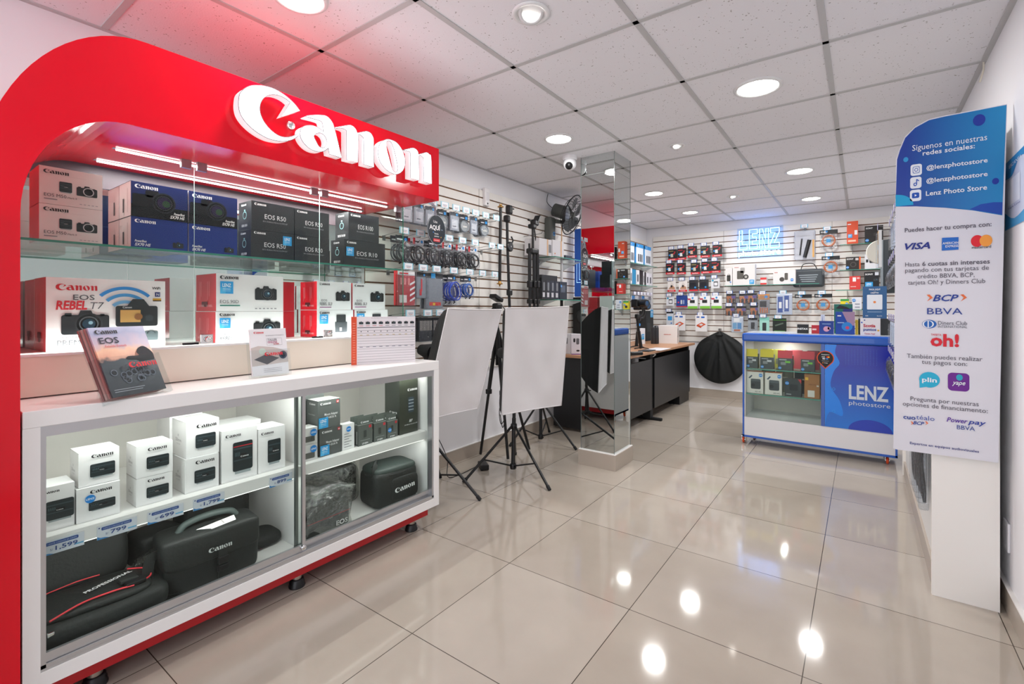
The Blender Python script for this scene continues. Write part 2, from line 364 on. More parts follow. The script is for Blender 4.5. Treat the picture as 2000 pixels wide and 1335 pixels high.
# column clad in mirror
cx0, cx1, cy0, cy1 = -1.7755, -1.4969, 3.2801, 3.579
g = G(); g.box(cx0, cx1, cy0, cy1, .1, CEIL, MIRROR)
g.box(cx0-.0004, cx1+.0004, cy0-.0004, cy1+.0004, 2.228, 2.230, C('8a9490'))
for x, y in ((cx0, cy0), (cx1, cy0), (cx1, cy1)): g.box(x-.0015, x+.0015, y-.0015, y+.0015, .1, CEIL, C('5f6b68', .2))
t = g.obj('trim_1', kind='structure', label='square column clad in mirror from floor tile plinth to ceiling')
g = G(); g.box(cx0-.016, cx1+.016, cy0-.016, cy1+.016, 0, .115, TILEB); g.box(cx0-.014, cx1+.014, cy0-.014, cy1+.014, .115, .121, C('f2f0ec')); g.obj('trim_2', kind='structure')
# white door jamb at the left edge of the shop front
g = G(); g.box(-2.5, -1.82, .06, .2185, 0, 1.46, mat('jamb_paint', 'e8e8ea', .6)); g.obj('trim_3', kind='structure')

# ================================================================ SLATWALL
SLAT = mat('slat_board', 'f2eee8', .42); GRV = mat('slat_groove', '7a5233', .6)
def slatwall(name, label, axis, a0, a1, z0, z1, wall, gz, seams=()):
    g = G(); th = .018
    def bx(p0, p1, q0, q1, d0, d1, m):
        if axis == 'L': g.box(wall+d0, wall+d1, p0, p1, q0, q1, m)
        elif axis == 'B': g.box(p0, p1, wall-d1, wall-d0, q0, q1, m)
        else: g.box(wall-d1, wall-d0, p0, p1, q0, q1, m)
    bx(a0, a1, z0, z1, .001, .008, GRV)
    zs = [z for z in gz if z0 < z < z1]; prev = z0
    for z in sorted(zs)+[z1+.0045]:
        bx(a0, a1, prev, z-.0055, .008, th, SLAT); prev = z+.0055
    for s_ in seams: bx(s_-.0015, s_+.0015, z0, z1, .0175, .0185, C('6d665f'))
    return g.obj(name, label=label, cat='wall panel', origin=None)
GZ = [2.125-.0752*i for i in range(24)]
slatwall('slatwall_panel', 'cream slatwall with brown grooves along the left wall behind the tripods', 'L', 1.9, 6.79, .705, 2.19, XL, GZ, (3.0, 5.42))
GZB = [2.172-.0752*i for i in range(24)]
slatwall('slatwall_panel', 'cream slatwall across the back wall below the blue neon sign', 'B', -2.49, XR-.002, .745, 2.245, YB, GZB, (-1.513, -.29))
# ================================================================ RED CANOPY CASE
t = thing('camera_display_case', 'red arched camera display case with glass top and white cabinet below', 'display case', (-2.24, 1.03, 0))
XG = -2.17; XB = XL+.02; YA, YE = .272, 1.86
# arch + canopy shell as one swept outline
out = [(.18, 0), (.27, 0), (.27, 1.47)]+[(.51-.24*cos(pi/2*i/14), 1.47+.32*sin(pi/2*i/14)) for i in range(1, 15)]+[(1.875, 1.797), (1.875, 2.083)]
out += [(.56-.38*sin(pi/2*i/20), 1.455+.615*cos(pi/2*i/20)) for i in range(0, 21)]
g = G(); g.prism([(XB, y, z) for y, z in out], (-1.9-XB, 0, 0), RED, smooth=False)
part(g, 'canopy', t)
g = G(); g.box(XB, XG, YA, YE, .92, 1.055, BEIGE); g.box(XB, XG+.004, YA, YE+.003, 1.049, 1.057, WHITE); part(g, 'riser', t, 'cream riser between counter and glass case')
g = G(); g.box(XB, XB+.006, YA, YE, 1.057, 1.70, MIRROR); part(g, 'mirror_back', t)
g = G(); g.box(XB, XB+.012, YA, YE, 1.70, 1.797, mat('blocker_mauve', '4a3a41', .5)); part(g, 'reflection_blocker', t)  # added band in place of the mirror top, hides the LED strip reflections
g = G()
g.box(XB+.008, XG-.012, YA+.002, YE-.008, 1.424, 1.432, GLASS, front=GEDGE, side=GEDGE); part(g, 'glass_shelf', t)
js = [YA+.002, .79, 1.33, YE-.002]
for a, b in zip(js, js[1:]):
    g = G(); g.box(XG-.006, XG, a+.002, b-.002, 1.06, 1.79, GLASS, side=C('a9c9c0', .1)); 
    for y in ((b-.05, b-.012) if b < 1.8 else (b-.06,)): pass
    d = part(g, 'glass_door', t)
    h = G(); yy = (b-.045 if b < 1.8 else b-.06)
    h.box(XG-.01, XG+.006, yy, yy+.035, 1.757, 1.79, mat('hinge_steel', '9c9298', .3, .8)); part(h, 'hinge', d)
    if a > .5: h = G(); h.box(XG-.01, XG+.006, a+.01, a+.045, 1.757, 1.79, mat('hinge_steel')); part(h, 'hinge', d)
    if b < 1.8:
        h = G(); h.box(XG, XG+.014, b-.04, b+.012, 1.061, 1.069, MATTE); part(h, 'lock', d)
        h = G(); h.rbox(XG, XG+.012, b+.02, b+.065, 1.061, 1.10, CHROME, .003); h.lathe([(.012, 0), (.012, .012), (.004, .014)], (XG+.01, b+.045, 1.08), (1, 0, 0), CHROME); part(h, 'cam_lock', d)
g = G(); g.box(XB+.004, XG-.002, YE-.008, YE-.002, 1.057, 1.797, GLASS, front=mat('edge2', '2f8a6e', .15)); part(g, 'side_glass', t)
for x in (-2.225, -2.46):
    g = G(); g.box(x-.0045, x+.0045, .56, 1.78, 1.7835, 1.789, LEDM); g.box(x-.009, x+.009, .55, 1.79, 1.789, 1.797, ALU); part(g, 'led_strip', t)
    lamp('case_led_lamp', 'AREA', (x, 1.17, 1.783), 9, (1, .98, .98), .007, 1.2)
g = G(); g.box(XG-.022, XG-.014, YA+.03, YE-.03, 1.0572, 1.060, LEDS); part(g, 'led_strip', t)
lamp('case_led_lamp', 'AREA', (XG-.018, 1.07, 1.0605), 3.2, (1, .99, .99), .006, 1.5, rot=(pi, -.5, 0))
# sign letters standing off the canopy, backlit
for k, (P, h) in enumerate(LET):
    g = G(); vs, fs = tess_hole(P, h); x0 = -1.886
    g.add([(XF, a, b) for a, b in vs], fs, CAPM); g.add([(x0, a, b) for a, b in vs], [f[::-1] for f in fs], mat('letter_return', 'f6f4f6', .35, emit=.35))
    for L in [P]+([h] if h else []):
        n = len(L); g.add([(XF, a, b) for a, b in L]+[(x0, a, b) for a, b in L], [(i, (i+1) % n, n+(i+1) % n, n+i) for i in range(n)], mat('letter_return', 'f6f4f6', .35, emit=.35), True)
        # thin trim cap around the face
        g.tube([(XF, a, b) for a, b in L], .0015, C('858288'), 5, closed=True)
    part(g, 'sign_letter', t)
g = G(); c_ = ox(566, 246, -1.9); g.lathe([(.018, 0), (.018, .012), (.012, .018), (0, .02)], (-1.9, c_[1], c_[2]), (1, 0, 0), CHROME); part(g, 'lock_button', t)
# lower cabinet
XC = -1.9; X0 = XB
g = G(); g.rbox(X0, XC, .274, 1.876, .868, .916, WHITE, .002); part(g, 'countertop', t)
g = G()
for z0, z1, y0, y1 in ((.125, .168, .274, 1.876), (.168, .868, .274, .31), (.168, .868, 1.84, 1.876)): g.box(X0, XC, y0, y1, z0, z1, WHITE)
g.box(X0, X0+.012, .31, 1.84, .168, .868, mat('cabinet_inside', 'f3f0ea', .5)); g.box(X0+.012, -1.99, 1.118, 1.136, .168, .868, WHITE)
part(g, 'cabinet_body', t)
g = G(); g.box(X0+.013, -1.955, .312, 1.117, .487, .53, WHITE); g.box(X0+.013, -1.955, 1.137, 1.838, .487, .53, WHITE); part(g, 'inner_shelf', t)
g = G(); g.box(X0+.03, -1.945, .29, 1.835, .07, .125, REDD); part(g, 'plinth', t)
for y in (.45, 1.12, 1.765):
    g = G(); g.lathe([(.02, .035), (.02, .075)], (-2.0, y, 0), (0, 0, 1), STEEL); g.lathe([(.033, 0), (.034, .006), (.03, .012), (.031, .02), (.027, .024), (.028, .032), (.022, .036)], (-2.0, y, 0), (0, 0, 1), BLACK); part(g, 'foot', t)
g = G()
g.box(-1.945, -1.903, .31, 1.84, .838, .868, ALU); g.box(-1.938, -1.903, .31, 1.84, .168, .176, ALU)
g.box(-1.91, -1.904, .31, 1.84, .168, .186, ALU); g.box(-1.94, -1.934, .31, 1.84, .168, .19, ALU)
for y in (.31, 1.828): g.box(-1.94, -1.904, y, y+.012, .176, .838, ALU)
part(g, 'sliding_track', t)
for a, b, x in ((.322, 1.108, -1.915), (1.074, 1.828, -1.932)):
    g = G(); g.box(x-.005, x, a+.002, b-.002, .18, .84, GLASS, side=GEDGE); d = part(g, 'sliding_door', t)
    h = G(); h.box(x-.008, x+.003, a, b, .176, .214, ALU); part(h, 'bottom_rail', d)
    h = G(); 
    if a < .5: h.box(x-.008, x+.004, b-.014, b, .176, .838, ALU)
    else: h.box(x-.008, x+.004, a, a+.012, .176, .838, mat('dark_stile', '6f7573', .3, .6))
    part(h, 'stile', d)
    if a < .5: h = G(); h.lathe([(.011, 0), (.011, .01), (.009, .014), (0, .015)], (x+.003, b-.012, .205), (1, 0, 0), CHROME); part(h, 'lock', d)
for yc, ln in ((.71, .76), (1.49, .66)):
    for zc, pw in ((.864, 3.3*ln), (.4845, 2.7*ln)): lamp('cabinet_lamp', 'AREA', (-1.962, yc, zc), pw, (1, .99, .97), .012, ln, rot=(0, .75, 0), spread=2.3)
for ya, yb in ((.33, 1.10), (1.15, 1.82)):
    for zz in (.868, .487):
        g = G(); g.box(-1.968, -1.960, ya, yb, zz-.004, zz-.0001, LEDS); part(g, 'led_strip', t)

# ================================================================ BLUE COUNTER
YC = 4.6; BX0, BX1 = -.866, .222; BLUE = mat('blue_trim', '0b55b8', .25, coat=.3)
t = thing('glass_counter', 'blue and white glass counter on orange casters below the back wall', 'counter', (-.32, 4.82, 0))
g = G(); g.rbox(BX0-.004, BX1, YC-.014, YC+.45, .914, .986, BLUE, .018, 4); g.box(BX0+.02, BX1-.02, YC+.03, YC+.43, .985, .990, C('cfd6dc', .15)); part(g, 'top_rim', t)
g = G(); g.box(BX0, BX0+.014, YC, YC+.016, .07, .92, BLUE); g.box(BX0, BX0+.014, YC+.016, YC+.44, .083, .914, C('bcc1c5', .35)); g.box(BX0, BX0+.014, YC+.016, YC+.44, .065, .083, BLUE); g.box(BX1-.014, BX1, YC, YC+.44, .07, .92, BLUE); g.box(BX0, BX1, YC, YC+.44, .065, .083, BLUE); g.box(-.272, -.247, YC-.001, YC+.012, .243, .914, mat('blue_post', '3c5fb0', .3)); part(g, 'frame', t)
g = G(); g.box(BX0+.014, BX1-.014, YC+.002, YC+.43, .083, .243, mat('counter_white', 'e6e4e6', .35)); g.box(BX0+.014, BX1-.014, YC+.425, YC+.44, .083, .914, C('dcd6cc')); g.box(BX0+.016, BX0+.022, YC+.002, YC+.43, .243, .914, C('e8e6e6')); part(g, 'base_panel', t)
g = G(); g.box(BX0+.022, -.27, YC+.002, YC+.007, .243, .914, GLASS); part(g, 'front_glass', t)
for z in (.672, .45):
    g = G(); g.box(BX0+.022, BX1-.02, YC+.03, YC+.42, z-.008, z, GLASS, side=GEDGE); part(g, 'glass_shelf', t)
def _poster(nt, b, N):
    tc = N('ShaderNodeTexCoord'); mp = N('ShaderNodeMapping'); nt.links.new(tc.outputs['Generated'], mp.inputs[0]); mp.inputs['Rotation'].default_value = (0, .9, 0)
    sep = N('ShaderNodeSeparateXYZ'); nt.links.new(tc.outputs['Generated'], sep.inputs[0])
    r = N('ShaderNodeValToRGB'); e = r.color_ramp.elements; e[0].position = .05; e[0].color = lin('0a6fd0'); e[1].position = .75; e[1].color = lin('0a1e9e')
    nt.links.new(sep.outputs[2], r.inputs[0]); nt.links.new(r.outputs[0], b.inputs['Base Color']); b.inputs['Roughness'].default_value = .18
POSTER = node_mat('blue_gradient_print', _poster)
px0, px1 = -.245, BX1-.016
g = G(); g.box(px0, px1, YC-.003, YC+.006, .244, .912, POSTER); part(g, 'printed_panel', t)
g = G(); f = onY(g, YC-.003, px0, .244); Wp, Hp = px1-px0, .668
lg = C('1673dd'); 
f.poly(smoothpoly([(0, .0, 1), (.03, .12), (.12, .1), (.1, .22), (.04, .33), (.06, .45), (.1, .52), (.07, .6), (.08, .668, 1), (0, .668, 1)]), C('0f7fe6', .25), 1)
f.poly([(Wp*.66+.14*cos(a*pi/24), .0+.09*sin(a*pi/24)) for a in range(25)], C('1436b0', .25), 1)
for x, y in ((.06, .31), (.06, .13)): f.ring(x, y, .008, .011, C('2b9df0'), 2)
for i in range(11):
    for j in range(10): f.disc(.14+i*.02, .52+j*.013, .0014, C('4f8fe0'), 2, n=6)
a_ = oy(1661, 760, YC); b_ = oy(1731, 760, YC)
f.text('LENZ', .161, .246, .112, C('d3dbe6'), w=.252, bold=.03); f.text('photostore', .161, .196, .034, C('c9d4e2'), w=.262, bold=.004)
part(g, 'printed_lettering', t)
for x, y in ((BX0+.0, YC+.05), (BX0+.03, YC+.4), (BX1-.06, YC+.05), (BX1-.06, YC+.4)):
    g = G(); g.torus((x, y, .028), .019, .009, (1, 0, 0), mat('orange_rubber', 'e8501c', .5), 20, 8); g.lathe([(.012, -.012), (.012, .012)], (x, y, .028), (1, 0, 0), CHROME); g.box(x-.015, x-.012, y-.012, y+.012, .028, .068, CHROME); g.box(x+.012, x+.015, y-.012, y+.012, .028, .068, CHROME); g.box(x-.018, x+.018, y-.018, y+.018, .062, .068, CHROME); part(g, 'caster', t)
lamp('counter_lamp', 'AREA', (-.55, YC+.2, .905), 1.4, (1, .98, .95), .03, .3)
# teardrop payment sticker on the counter glass
g = G(); cx_, _, cz_ = oy(1612, 702, YC-.004)
pts = [(cx_+.06*cos(a), cz_+.012+.06*sin(a)) for a in [(-40+260*i/24)*pi/180 for i in range(25)]]+[(cx_, cz_-.075)]
g.prism([(x, YC-.0045, z) for x, z in pts], (0, .002, 0), C('e0552a'))
pts = [(cx_+.053*cos(a), cz_+.012+.053*sin(a)) for a in [(-40+260*i/24)*pi/180 for i in range(25)]]+[(cx_, cz_-.066)]
g.prism([(x, YC-.0052, z) for x, z in pts], (0, .001, 0), C('1a1718')); f = onY(g, YC-.0052, cx_, cz_)
w_ = C('f4f4f4'); f.text('Aceptamos', 0, .038, .009, w_, 'C', bold=.01); f.text('VISA', -.014, .018, .009, w_, 'C', bold=.015, it=.3)
f.disc(.014, .022, .007, C('e2231a'), 2); f.disc(.023, .022, .007, C('f79e1b'), 3); f.rect(-.02, .002, .018, .011, C('d9dde6')); f.rect(.004, .002, .015, .011, C('3a8ad8')); f.text('Paga sin contacto', 0, -.012, .005, w_, 'C'); f.text('Culqi', .004, -.03, .008, w_, 'C', bold=.01); f.ring(-.017, -.026, .002, .0045, C('e8873a'), 3)
g.obj('payment_sticker', label='black teardrop payment sticker with orange edge on the blue counter glass', cat='sticker')

# ================================================================ RIGHT FIXTURE + BANNER
FIX = mat('fixture_white', 'f2eee8', .5)
g = G(); g.box(.24, .446, 2.635, 2.655, 0, 1.93, FIX); g.box(.43, .446, 2.655, 4.42, 0, 1.93, FIX); g.box(.24, .43, 4.4, 4.42, 0, 1.75, FIX); g.box(.258, .27, 2.655, 4.4, .0, 1.78, mat('fixture_shelf', 'e2e0de', .5))
for z in [.55+.0752*i for i in range(16)]: g.box(.2555, .258, 2.66, 4.4, z, z+.008, GRV)
g.box(.247, .258, 2.655, 4.4, 0, .10, TILEB)
g.obj('hook_stand', label='white freestanding panel stand behind the tall payment banner', cat='display stand')
YBN = 2.612
def bn(u, v): p = oy(u, v, YBN); return p[0], p[2]
left = [(1745, 875), (1746, 760), (1747.5, 600), (1749, 450), (1750, 380), (1750.5, 310), (1756, 292.6), (1767, 267.6), (1786.5, 248), (1814, 233), (1844.8, 226), (1966.7, 203.3), (1950, 903), (1752, 877)]
t = thing('payment_banner', 'tall blue and white payment banner with rounded corner on the white stand', 'banner', (.28, YBN, .6))
bp_ = [bn(*p) for p in left]
xr_ = bn(1950, 903)[0]; pts = bp_
g = G(); g.prism([(x, YBN-.003, z) for x, z in pts], (0, .008, 0), mat('banner_white', 'dfdde4', .45), C('efeff2')); part(g, 'board', t)
def _bb(nt, b, N):
    tc = N('ShaderNodeTexCoord'); sep = N('ShaderNodeSeparateXYZ'); nt.links.new(tc.outputs['Generated'], sep.inputs[0])
    r = N('ShaderNodeValToRGB'); e = r.color_ramp.elements; e[0].position = .1; e[0].color = lin('06389a'); e[1].position = 1; e[1].color = lin('0a8cc8'); nt.links.new(sep.outputs[0], r.inputs[0])
    nt.links.new(r.outputs[0], b.inputs['Base Color']); b.inputs['Roughness'].default_value = .35
BB = node_mat('banner_blue_print', _bb)
blue = [(1749, 403.5), (1750, 370), (1751, 340), (1752, 312), (1757.5, 294), (1768, 269.5), (1787, 250), (1814.5, 235), (1845, 228), (1965.6, 205.2), (1957, 420.7), (1900, 411), (1844.8, 405.7), (1789, 403)]
g = G(); P_ = [(a, YBN-.0036, b) for a, b in map(lambda q: bn(*q), blue)]; g.add(P_, tess([Vector(p) for p in P_]), BB); part(g, 'blue_header', t)
g = G(); f = F(g, (0, YBN-.0036, 0), (1, 0, 0), (0, 0, 1), (0, -1, 0))
def bd(u, v, r, m, k=1, ry=None):
    a, b = bn(u, v); f.disc(a, b, r*.00166, m, k, (ry or r)*.0021)
def bt(t_, u0, u1, v0, v1, h, m, bold=0, it=0, k=3):
    a, za = bn(u0, v0); b, zb = bn(u1, v1); f.text(t_, a, (za+zb)/2, h*.0021, m, w=b-a, bold=bold, it=it, k=k)
dk = C('5b5560'); wt = C('eef2f8'); nv = C('1f2f86'); org = C('e8703a')
bd(1912, 235, 11, C('0b2f9c')); bd(1769, 312, 5, C('2a9ad6')); bd(1944, 354, 6, C('0b2f9c'))
f.poly([bn(*p) for p in [(1957.6, 395), (1940, 395), (1915, 399), (1893, 409), (1925, 414), (1957, 419.5)]], C('0a47ac'), 1)
a, b = bn(1749, 403.5); f.poly([(a, b)]+[(a+.06*cos(i*pi/16), b+.05*sin(i*pi/16)) for i in range(9)], C('12a3d6'), 1)
bt('Síguenos en nuestras', 1781.5, 1927.4, 294.8, 274.5, 12, wt); bt('redes sociales:', 1801.8, 1903.5, 303.7, 290.4, 9.5, wt, .014)
for k_, (u, v) in enumerate([(1789.3, 332), (1788.5, 357), (1788, 381.8)]):
    a, b = bn(u, v); f.rrect(a-.0185, b-.024, .037, .048, .009, wt, 1); m = C('1251b4')
    if k_ == 0: f.ring(a, b, .0042, .0062, m, 2, ay=1.25); f.rrect(a-.0115, b-.0145, .023, .029, .006, m, 1.5); f.rrect(a-.0098, b-.0125, .0196, .025, .005, wt, 1.8); f.disc(a+.006, b+.008, .0012, m, 2)
    if k_ == 1: f.disc(a-.002, b-.007, .006, m, 2, .0075); f.disc(a-.002, b-.007, .0028, wt, 3, .0036); f.rect(a+.0012, b-.008, .0028, .022, m, 4); f.poly([(a+.004, b+.014), (a+.0105, b+.008), (a+.0105, b+.004), (a+.004, b+.009)], m, 4)
    if k_ == 2: f.rrect(a-.012, b-.0115, .024, .023, .005, m, 2); f.poly([(a-.003, b-.005), (a+.0045, b), (a-.003, b+.005)], wt, 3)
bt('@lenzphotostore', 1809, 1928.5, 332, 317.5, 9, wt, .016); bt('@lenzphotostore', 1808.7, 1928.5, 357.7, 343.9, 9, wt, .016); bt('Lenz Photo Store', 1808, 1927.4, 382.7, 370.2, 9.5, wt, .016)
bt('Puedes hacer tu compra con:', 1767, 1936, 453.4, 442.3, 9, dk, .012)
bt('VISA', 1767, 1816.5, 487.5, 485, 13, nv, .03, .3); bt('AMERICAN', 1840.5, 1871.5, 477.5, 476, 4.6, wt, .01, k=4); bt('EXPRESS', 1846, 1871.5, 483.5, 482, 4.6, wt, .01, k=4)
f.poly([bn(*p) for p in [(1839.5, 464.5), (1871.8, 463), (1871.8, 487.5), (1839, 489.5)]], C('1a69c4'), 2)
bd(1908, 470.6, 11.2, C('e3182a'), 2); bd(1925, 470, 11.2, C('f79e3b'), 3); bt('mastercard', 1897.5, 1935, 485.6, 484, 5.2, C('2a2a2e'), .01)
bt('Hasta', 1767.7, 1796, 520.5, 519.8, 9, dk); bt('6 cuotas sin intereses', 1801, 1932.6, 519.5, 514.5, 9, dk, .014)
bt('pagando con tus tarjetas de', 1767.7, 1931, 531.4, 527.2, 9, dk); bt('crédito BBVA, BCP,', 1792, 1903, 543, 541, 9, dk); bt('tarjeta Oh! y Dinners Club', 1773, 1923.8, 556, 552.4, 9, dk)
def bcp(u0, u1, v, h):
    w = u1-u0; bt('BCP', u0+w*.18, u0+w*.82, v, v, h, C('173a94'), .02, .3)
    for uu in (u0+w*.03, u0+w*.86):
        a, z = bn(uu, v); s_ = h*.0021; f.poly([(a, z+s_*.95), (a+s_*.35, z+s_), (a+s_*.75, z+s_*.5), (a+s_*.05, z-s_*.05), (a+s_*.4, z+s_*.5)], org, 2)
bcp(1807, 1886, 587.6, 13); bt('BBVA', 1810.5, 1879.4, 613.6, 613.4, 13, C('1d3c92'), .0)
bd(1814.8, 632.5, 14, C('1a62b4'), 1, 8.5); bd(1812.5, 632.5, 11, wt, 2, 7.5); bd(1812.5, 632.5, 8, C('1a62b4'), 3, 6.5); a, b = bn(1812.5, 632.5); f.rect(a-.0018, b-.014, .0036, .028, wt, 4)
bt('Diners Club', 1831.8, 1888.5, 634.2, 634.4, 8, C('4b4f5c')); bt('INTERNATIONAL', 1831.8, 1888.5, 639.6, 640.2, 4.6, C('4b4f5c'))
bt('TARJETA', 1818, 1838, 655, 655.2, 4, C('d8182c'), .01); bt('oh!', 1816.8, 1872.8, 675, 675.5, 24, C('d8182c'), .035)
bt('También puedes realizar', 1771, 1918.4, 699, 704, 9, dk); bt('tus pagos con:', 1800, 1888.5, 710.4, 713.6, 9, dk)
bd(1815, 741, 20, C('1fb0d4'), 1.5, 15.5); f.poly([bn(*p) for p in [(1808, 755), (1796, 756.5), (1795.5, 742)]][::-1], C('1fb0d4'), 1); bt('plin', 1800.5, 1829.5, 744.5, 746, 9, wt, .025)
a, b = bn(1851, 761.5); c2, d2 = bn(1893, 729); f.rrect(a, b, c2-a, d2-b, .014, C('6a1a8c'), 1); bt('yape', 1859, 1885, 750, 751.5, 9, wt, .01, .35); bd(1873.5, 736.5, 6, C('1fa8c0'), 2)
bt('Pregunta por nuestras', 1778, 1911, 781, 793, 9, dk); bt('opciones de financiamento:', 1763, 1928.6, 791, 806, 9, dk)
bt('cuo', 1764, 1788, 817, 818.5, 8.6, C('173a94'), .022); bt('téalo', 1789, 1825, 818.6, 820.5, 9.6, C('4a5cab')); bcp(1777, 1811, 828.6, 7)
bt('Power', 1848.6, 1889.5, 822, 826.5, 9, C('5a2a9c'), .016, .25); bt('pay', 1890, 1925.5, 826.5, 830, 9, C('233a9c'), .016, .25); bt('BBVA', 1868.5, 1903.5, 838, 839.5, 8.5, C('1d3c92'))
bt('Expertos en equipos audiovisuales', 1777, 1911.5, 866.7, 882.3, 5, C('27307e'), .012)
part(g, 'printed_lettering', t)
# poster on the right wall
g = G(); p = [ox(1965, 445, XR-.001), ox(1999.5, 432, XR-.001), ox(1999.5, 285, XR-.001), ox(1973.5, 322, XR-.001)]
ya = [q[1] for q in p]; y_a, y_b = max(ya), min(ya)-.02; zb_, zt_ = 1.52, 1.79
g.box(XR-.003, XR, y_b-.08, y_a, zb_, zt_, C('cfd5e8')); f = onNX(g, XR-.003, y_a, zb_); Wq = y_a-y_b+.08
f.poly(smoothpoly([(0, .27, 1), (Wq, .27, 1), (Wq, .23), (Wq*.6, .245), (Wq*.3, .2), (0, .205, 1)]), C('1f86c4'), 1); f.rect(Wq*.12, .09, Wq*.5, .1, C('e9ecf6'), 1); f.poly(smoothpoly([(0, 0, 1), (Wq, 0, 1), (Wq, .05), (Wq*.4, .03), (0, .07, 1)]), C('3a97cc'), 1)
f.text('ESCANEA', Wq*.2, .235, .014, wt, w=Wq*.5); f.text('Yape Lenz', Wq*.15, .075, .008, nv, w=Wq*.5)
g.obj('wall_poster', label='white and blue poster taped on the right wall beside the tall banner', cat='poster')
g = G(); a = ox(1968, 1050, XR); g.rbox(XR-.008, XR, a[1]-.045, a[1]+.035, a[2]-.045, a[2]+.07, C('efedf0'), .003); f = onNX(g, XR-.008, a[1]+.035, a[2]-.045); f.rrect(.025, .02, .03, .075, .004, C('dcdadf'), 1)
g.obj('wall_outlet', label='white plate on the right wall low beside the banner stand', cat='outlet')
# ================================================================ CEILING FITTINGS
def light_ring(u, v, r, small, label):
    x, y, z = oz(u, v, CEIL); t = thing('spotlight' if small else 'downlight', label, 'ceiling light', (x, y, CEIL), 'recessed lights in the tiled ceiling')
    g = G()
    if small:
        g.lathe([(r, -.001), (r, -.006), (r*.86, -.009), (r*.72, -.003), (r*.7, .03)], (x, y, CEIL), (0, 0, 1), C('e9e9e9', .35), 28); part(g, 'ring', t)
        g = G(); ax = Vector((.35, -.35, -1)).normalized(); c = Vector((x, y, CEIL+.005))
        g.lathe([(r*.66, -.02), (r*.66, .012), (r*.5, .014), (r*.45, -.01)], c, ax, C('dedede', .3), 24); part(g, 'swivel_cup', t)
        g = G(); g.lathe([(0.0001, .0), (r*.44, .0)], c+ax*.004, ax, LAMPM, 20); part(g, 'bulb', t)
    else:
        g.lathe([(r, 0), (r, -.006), (r*.88, -.011), (r*.82, -.004)], (x, y, CEIL), (0, 0, 1), C('e4e4e4', .3), 36); part(g, 'ring', t)
        g = G(); g.lathe([(r*.83, -.006), (.0001, -.008)], (x, y, CEIL), (0, 0, 1), LAMPM, 36); part(g, 'diffuser', t)
LB = ['large round downlight nearest the banner on the right', 'round downlight just left of the mirror column top', 'round downlight over the desk behind the mirror column', 'round downlight in front of the blue lit ceiling patch', 'round downlight farthest back over the memory cards', 'round downlight farthest back on the right by the back wall', 'round downlight above the lit red sign at the photo top edge']
for p, l, r in zip(BIG, LB, (.118, .1, .1, .11, .1, .1, .1)): light_ring(*p, r, 0, l)
for p, l in zip(SMALL, ['tilted spotlight nearest the camera at the photo top', 'small tilted spotlight right of the mirror column', 'small tilted spotlight near the blue neon glow']): light_ring(*p, .075 if p[1] < 100 else .058, 1, l)
# dome camera by the column
t = thing('dome_camera', 'white dome security camera on the ceiling beside the mirror column', 'security camera', (-1.83, 3.2, CEIL))
g = G(); g.lathe([(.055, 0), (.056, -.02), (.05, -.03)], (-1.83, 3.2, CEIL), (0, 0, 1), C('efeff1', .3)); part(g, 'mount', t)
g = G(); c = Vector((-1.83, 3.2, CEIL-.06)); g.lathe([(.05*sin(pi*i/14), -.05*cos(pi*i/14)) for i in range(1, 14)], c, (.3, -.8, -.5), C('f2f2f4', .25)); part(g, 'ball', t)
g = G(); g.lathe([(.028, .04), (.028, .052), (.0001, .058)], c, (.3, -.8, -.5), BLACK); part(g, 'lens', t)
g = G(); a = ox(949, 385, XL+.03); g.rbox(XL+.018, XL+.05, a[1]-.03, a[1]+.03, a[2]-.075, a[2]+.075, C('efedee', .4), .008); h = onX(g, XL+.05, a[1], a[2]); h.disc(0, -.055, .008, BLACK, 1); h.rect(-.02, -.03, .04, .07, C('e0dde0'), 1)
g.obj('alarm_sensor', label='white motion sensor on the top of the left slatwall', cat='sensor')
# ================================================================ PRINTED CARTONS
def cam_icon(f, x, y, w, m1=None, m2=None, k=2, lens=True, dark='232527'):
    m = m1 or C(dark, .35); h = w*.62; r = w*.3
    f.rrect(x-w/2, y-h/2, w, h*.86, w*.06, m, k); f.poly([(x-w*.17, y+h*.3), (x+w*.17, y+h*.3), (x+w*.11, y+h*.56), (x-w*.11, y+h*.56)], m, k)
    f.rrect(x-w*.43, y+h*.3, w*.14, h*.14, w*.02, m, k); f.rrect(x+w*.3, y+h*.3, w*.1, h*.1, w*.02, m, k)
    cx = x+w*.06; cy = y-h*.04
    f.disc(cx, cy, r, C('3a3d40', .3), k+1); f.disc(cx, cy, r*.86, C('16181a', .2), k+2); f.ring(cx, cy, r*.6, r*.68, C('5a6064', .3), k+3); f.disc(cx, cy, r*.46, C('243d4c', .15), k+3); f.disc(cx+r*.12, cy+r*.1, r*.16, C('8fb4c4', .2), k+4)
def lens_icon(f, x, y, w, h, k=2, red=False, col='1f2a2e'):
    f.rrect(x-w/2, y-h*.42, w, h*.86, min(w, h)*.1, C(col, .3), k); f.rect(x-w*.46, y+h*.22, w*.92, h*.05, C('3c4a50', .3), k+1); f.rect(x-w*.46, y-h*.12, w*.92, h*.04, C('3c4a50', .3), k+1)
    if red: f.rect(x-w*.48, y+h*.3, w*.96, h*.03, C('b4202c'), k+2)
    f.rect(x-w*.4, y-h*.5, w*.8, h*.08, C('9aa4a6', .3), k); f.rrect(x-w*.16, y-h*.06, w*.34, h*.14, h*.02, C('0e1214', .3), k+2); f.logo(x-w*.13, y-h*.02, h*.045, C('e8e8e8'), k+3)
    for i in range(4): f.rect(x-w*.4+i*w*.07, y+h*.02, w*.03, h*.12, C('50646a', .3), k+1)
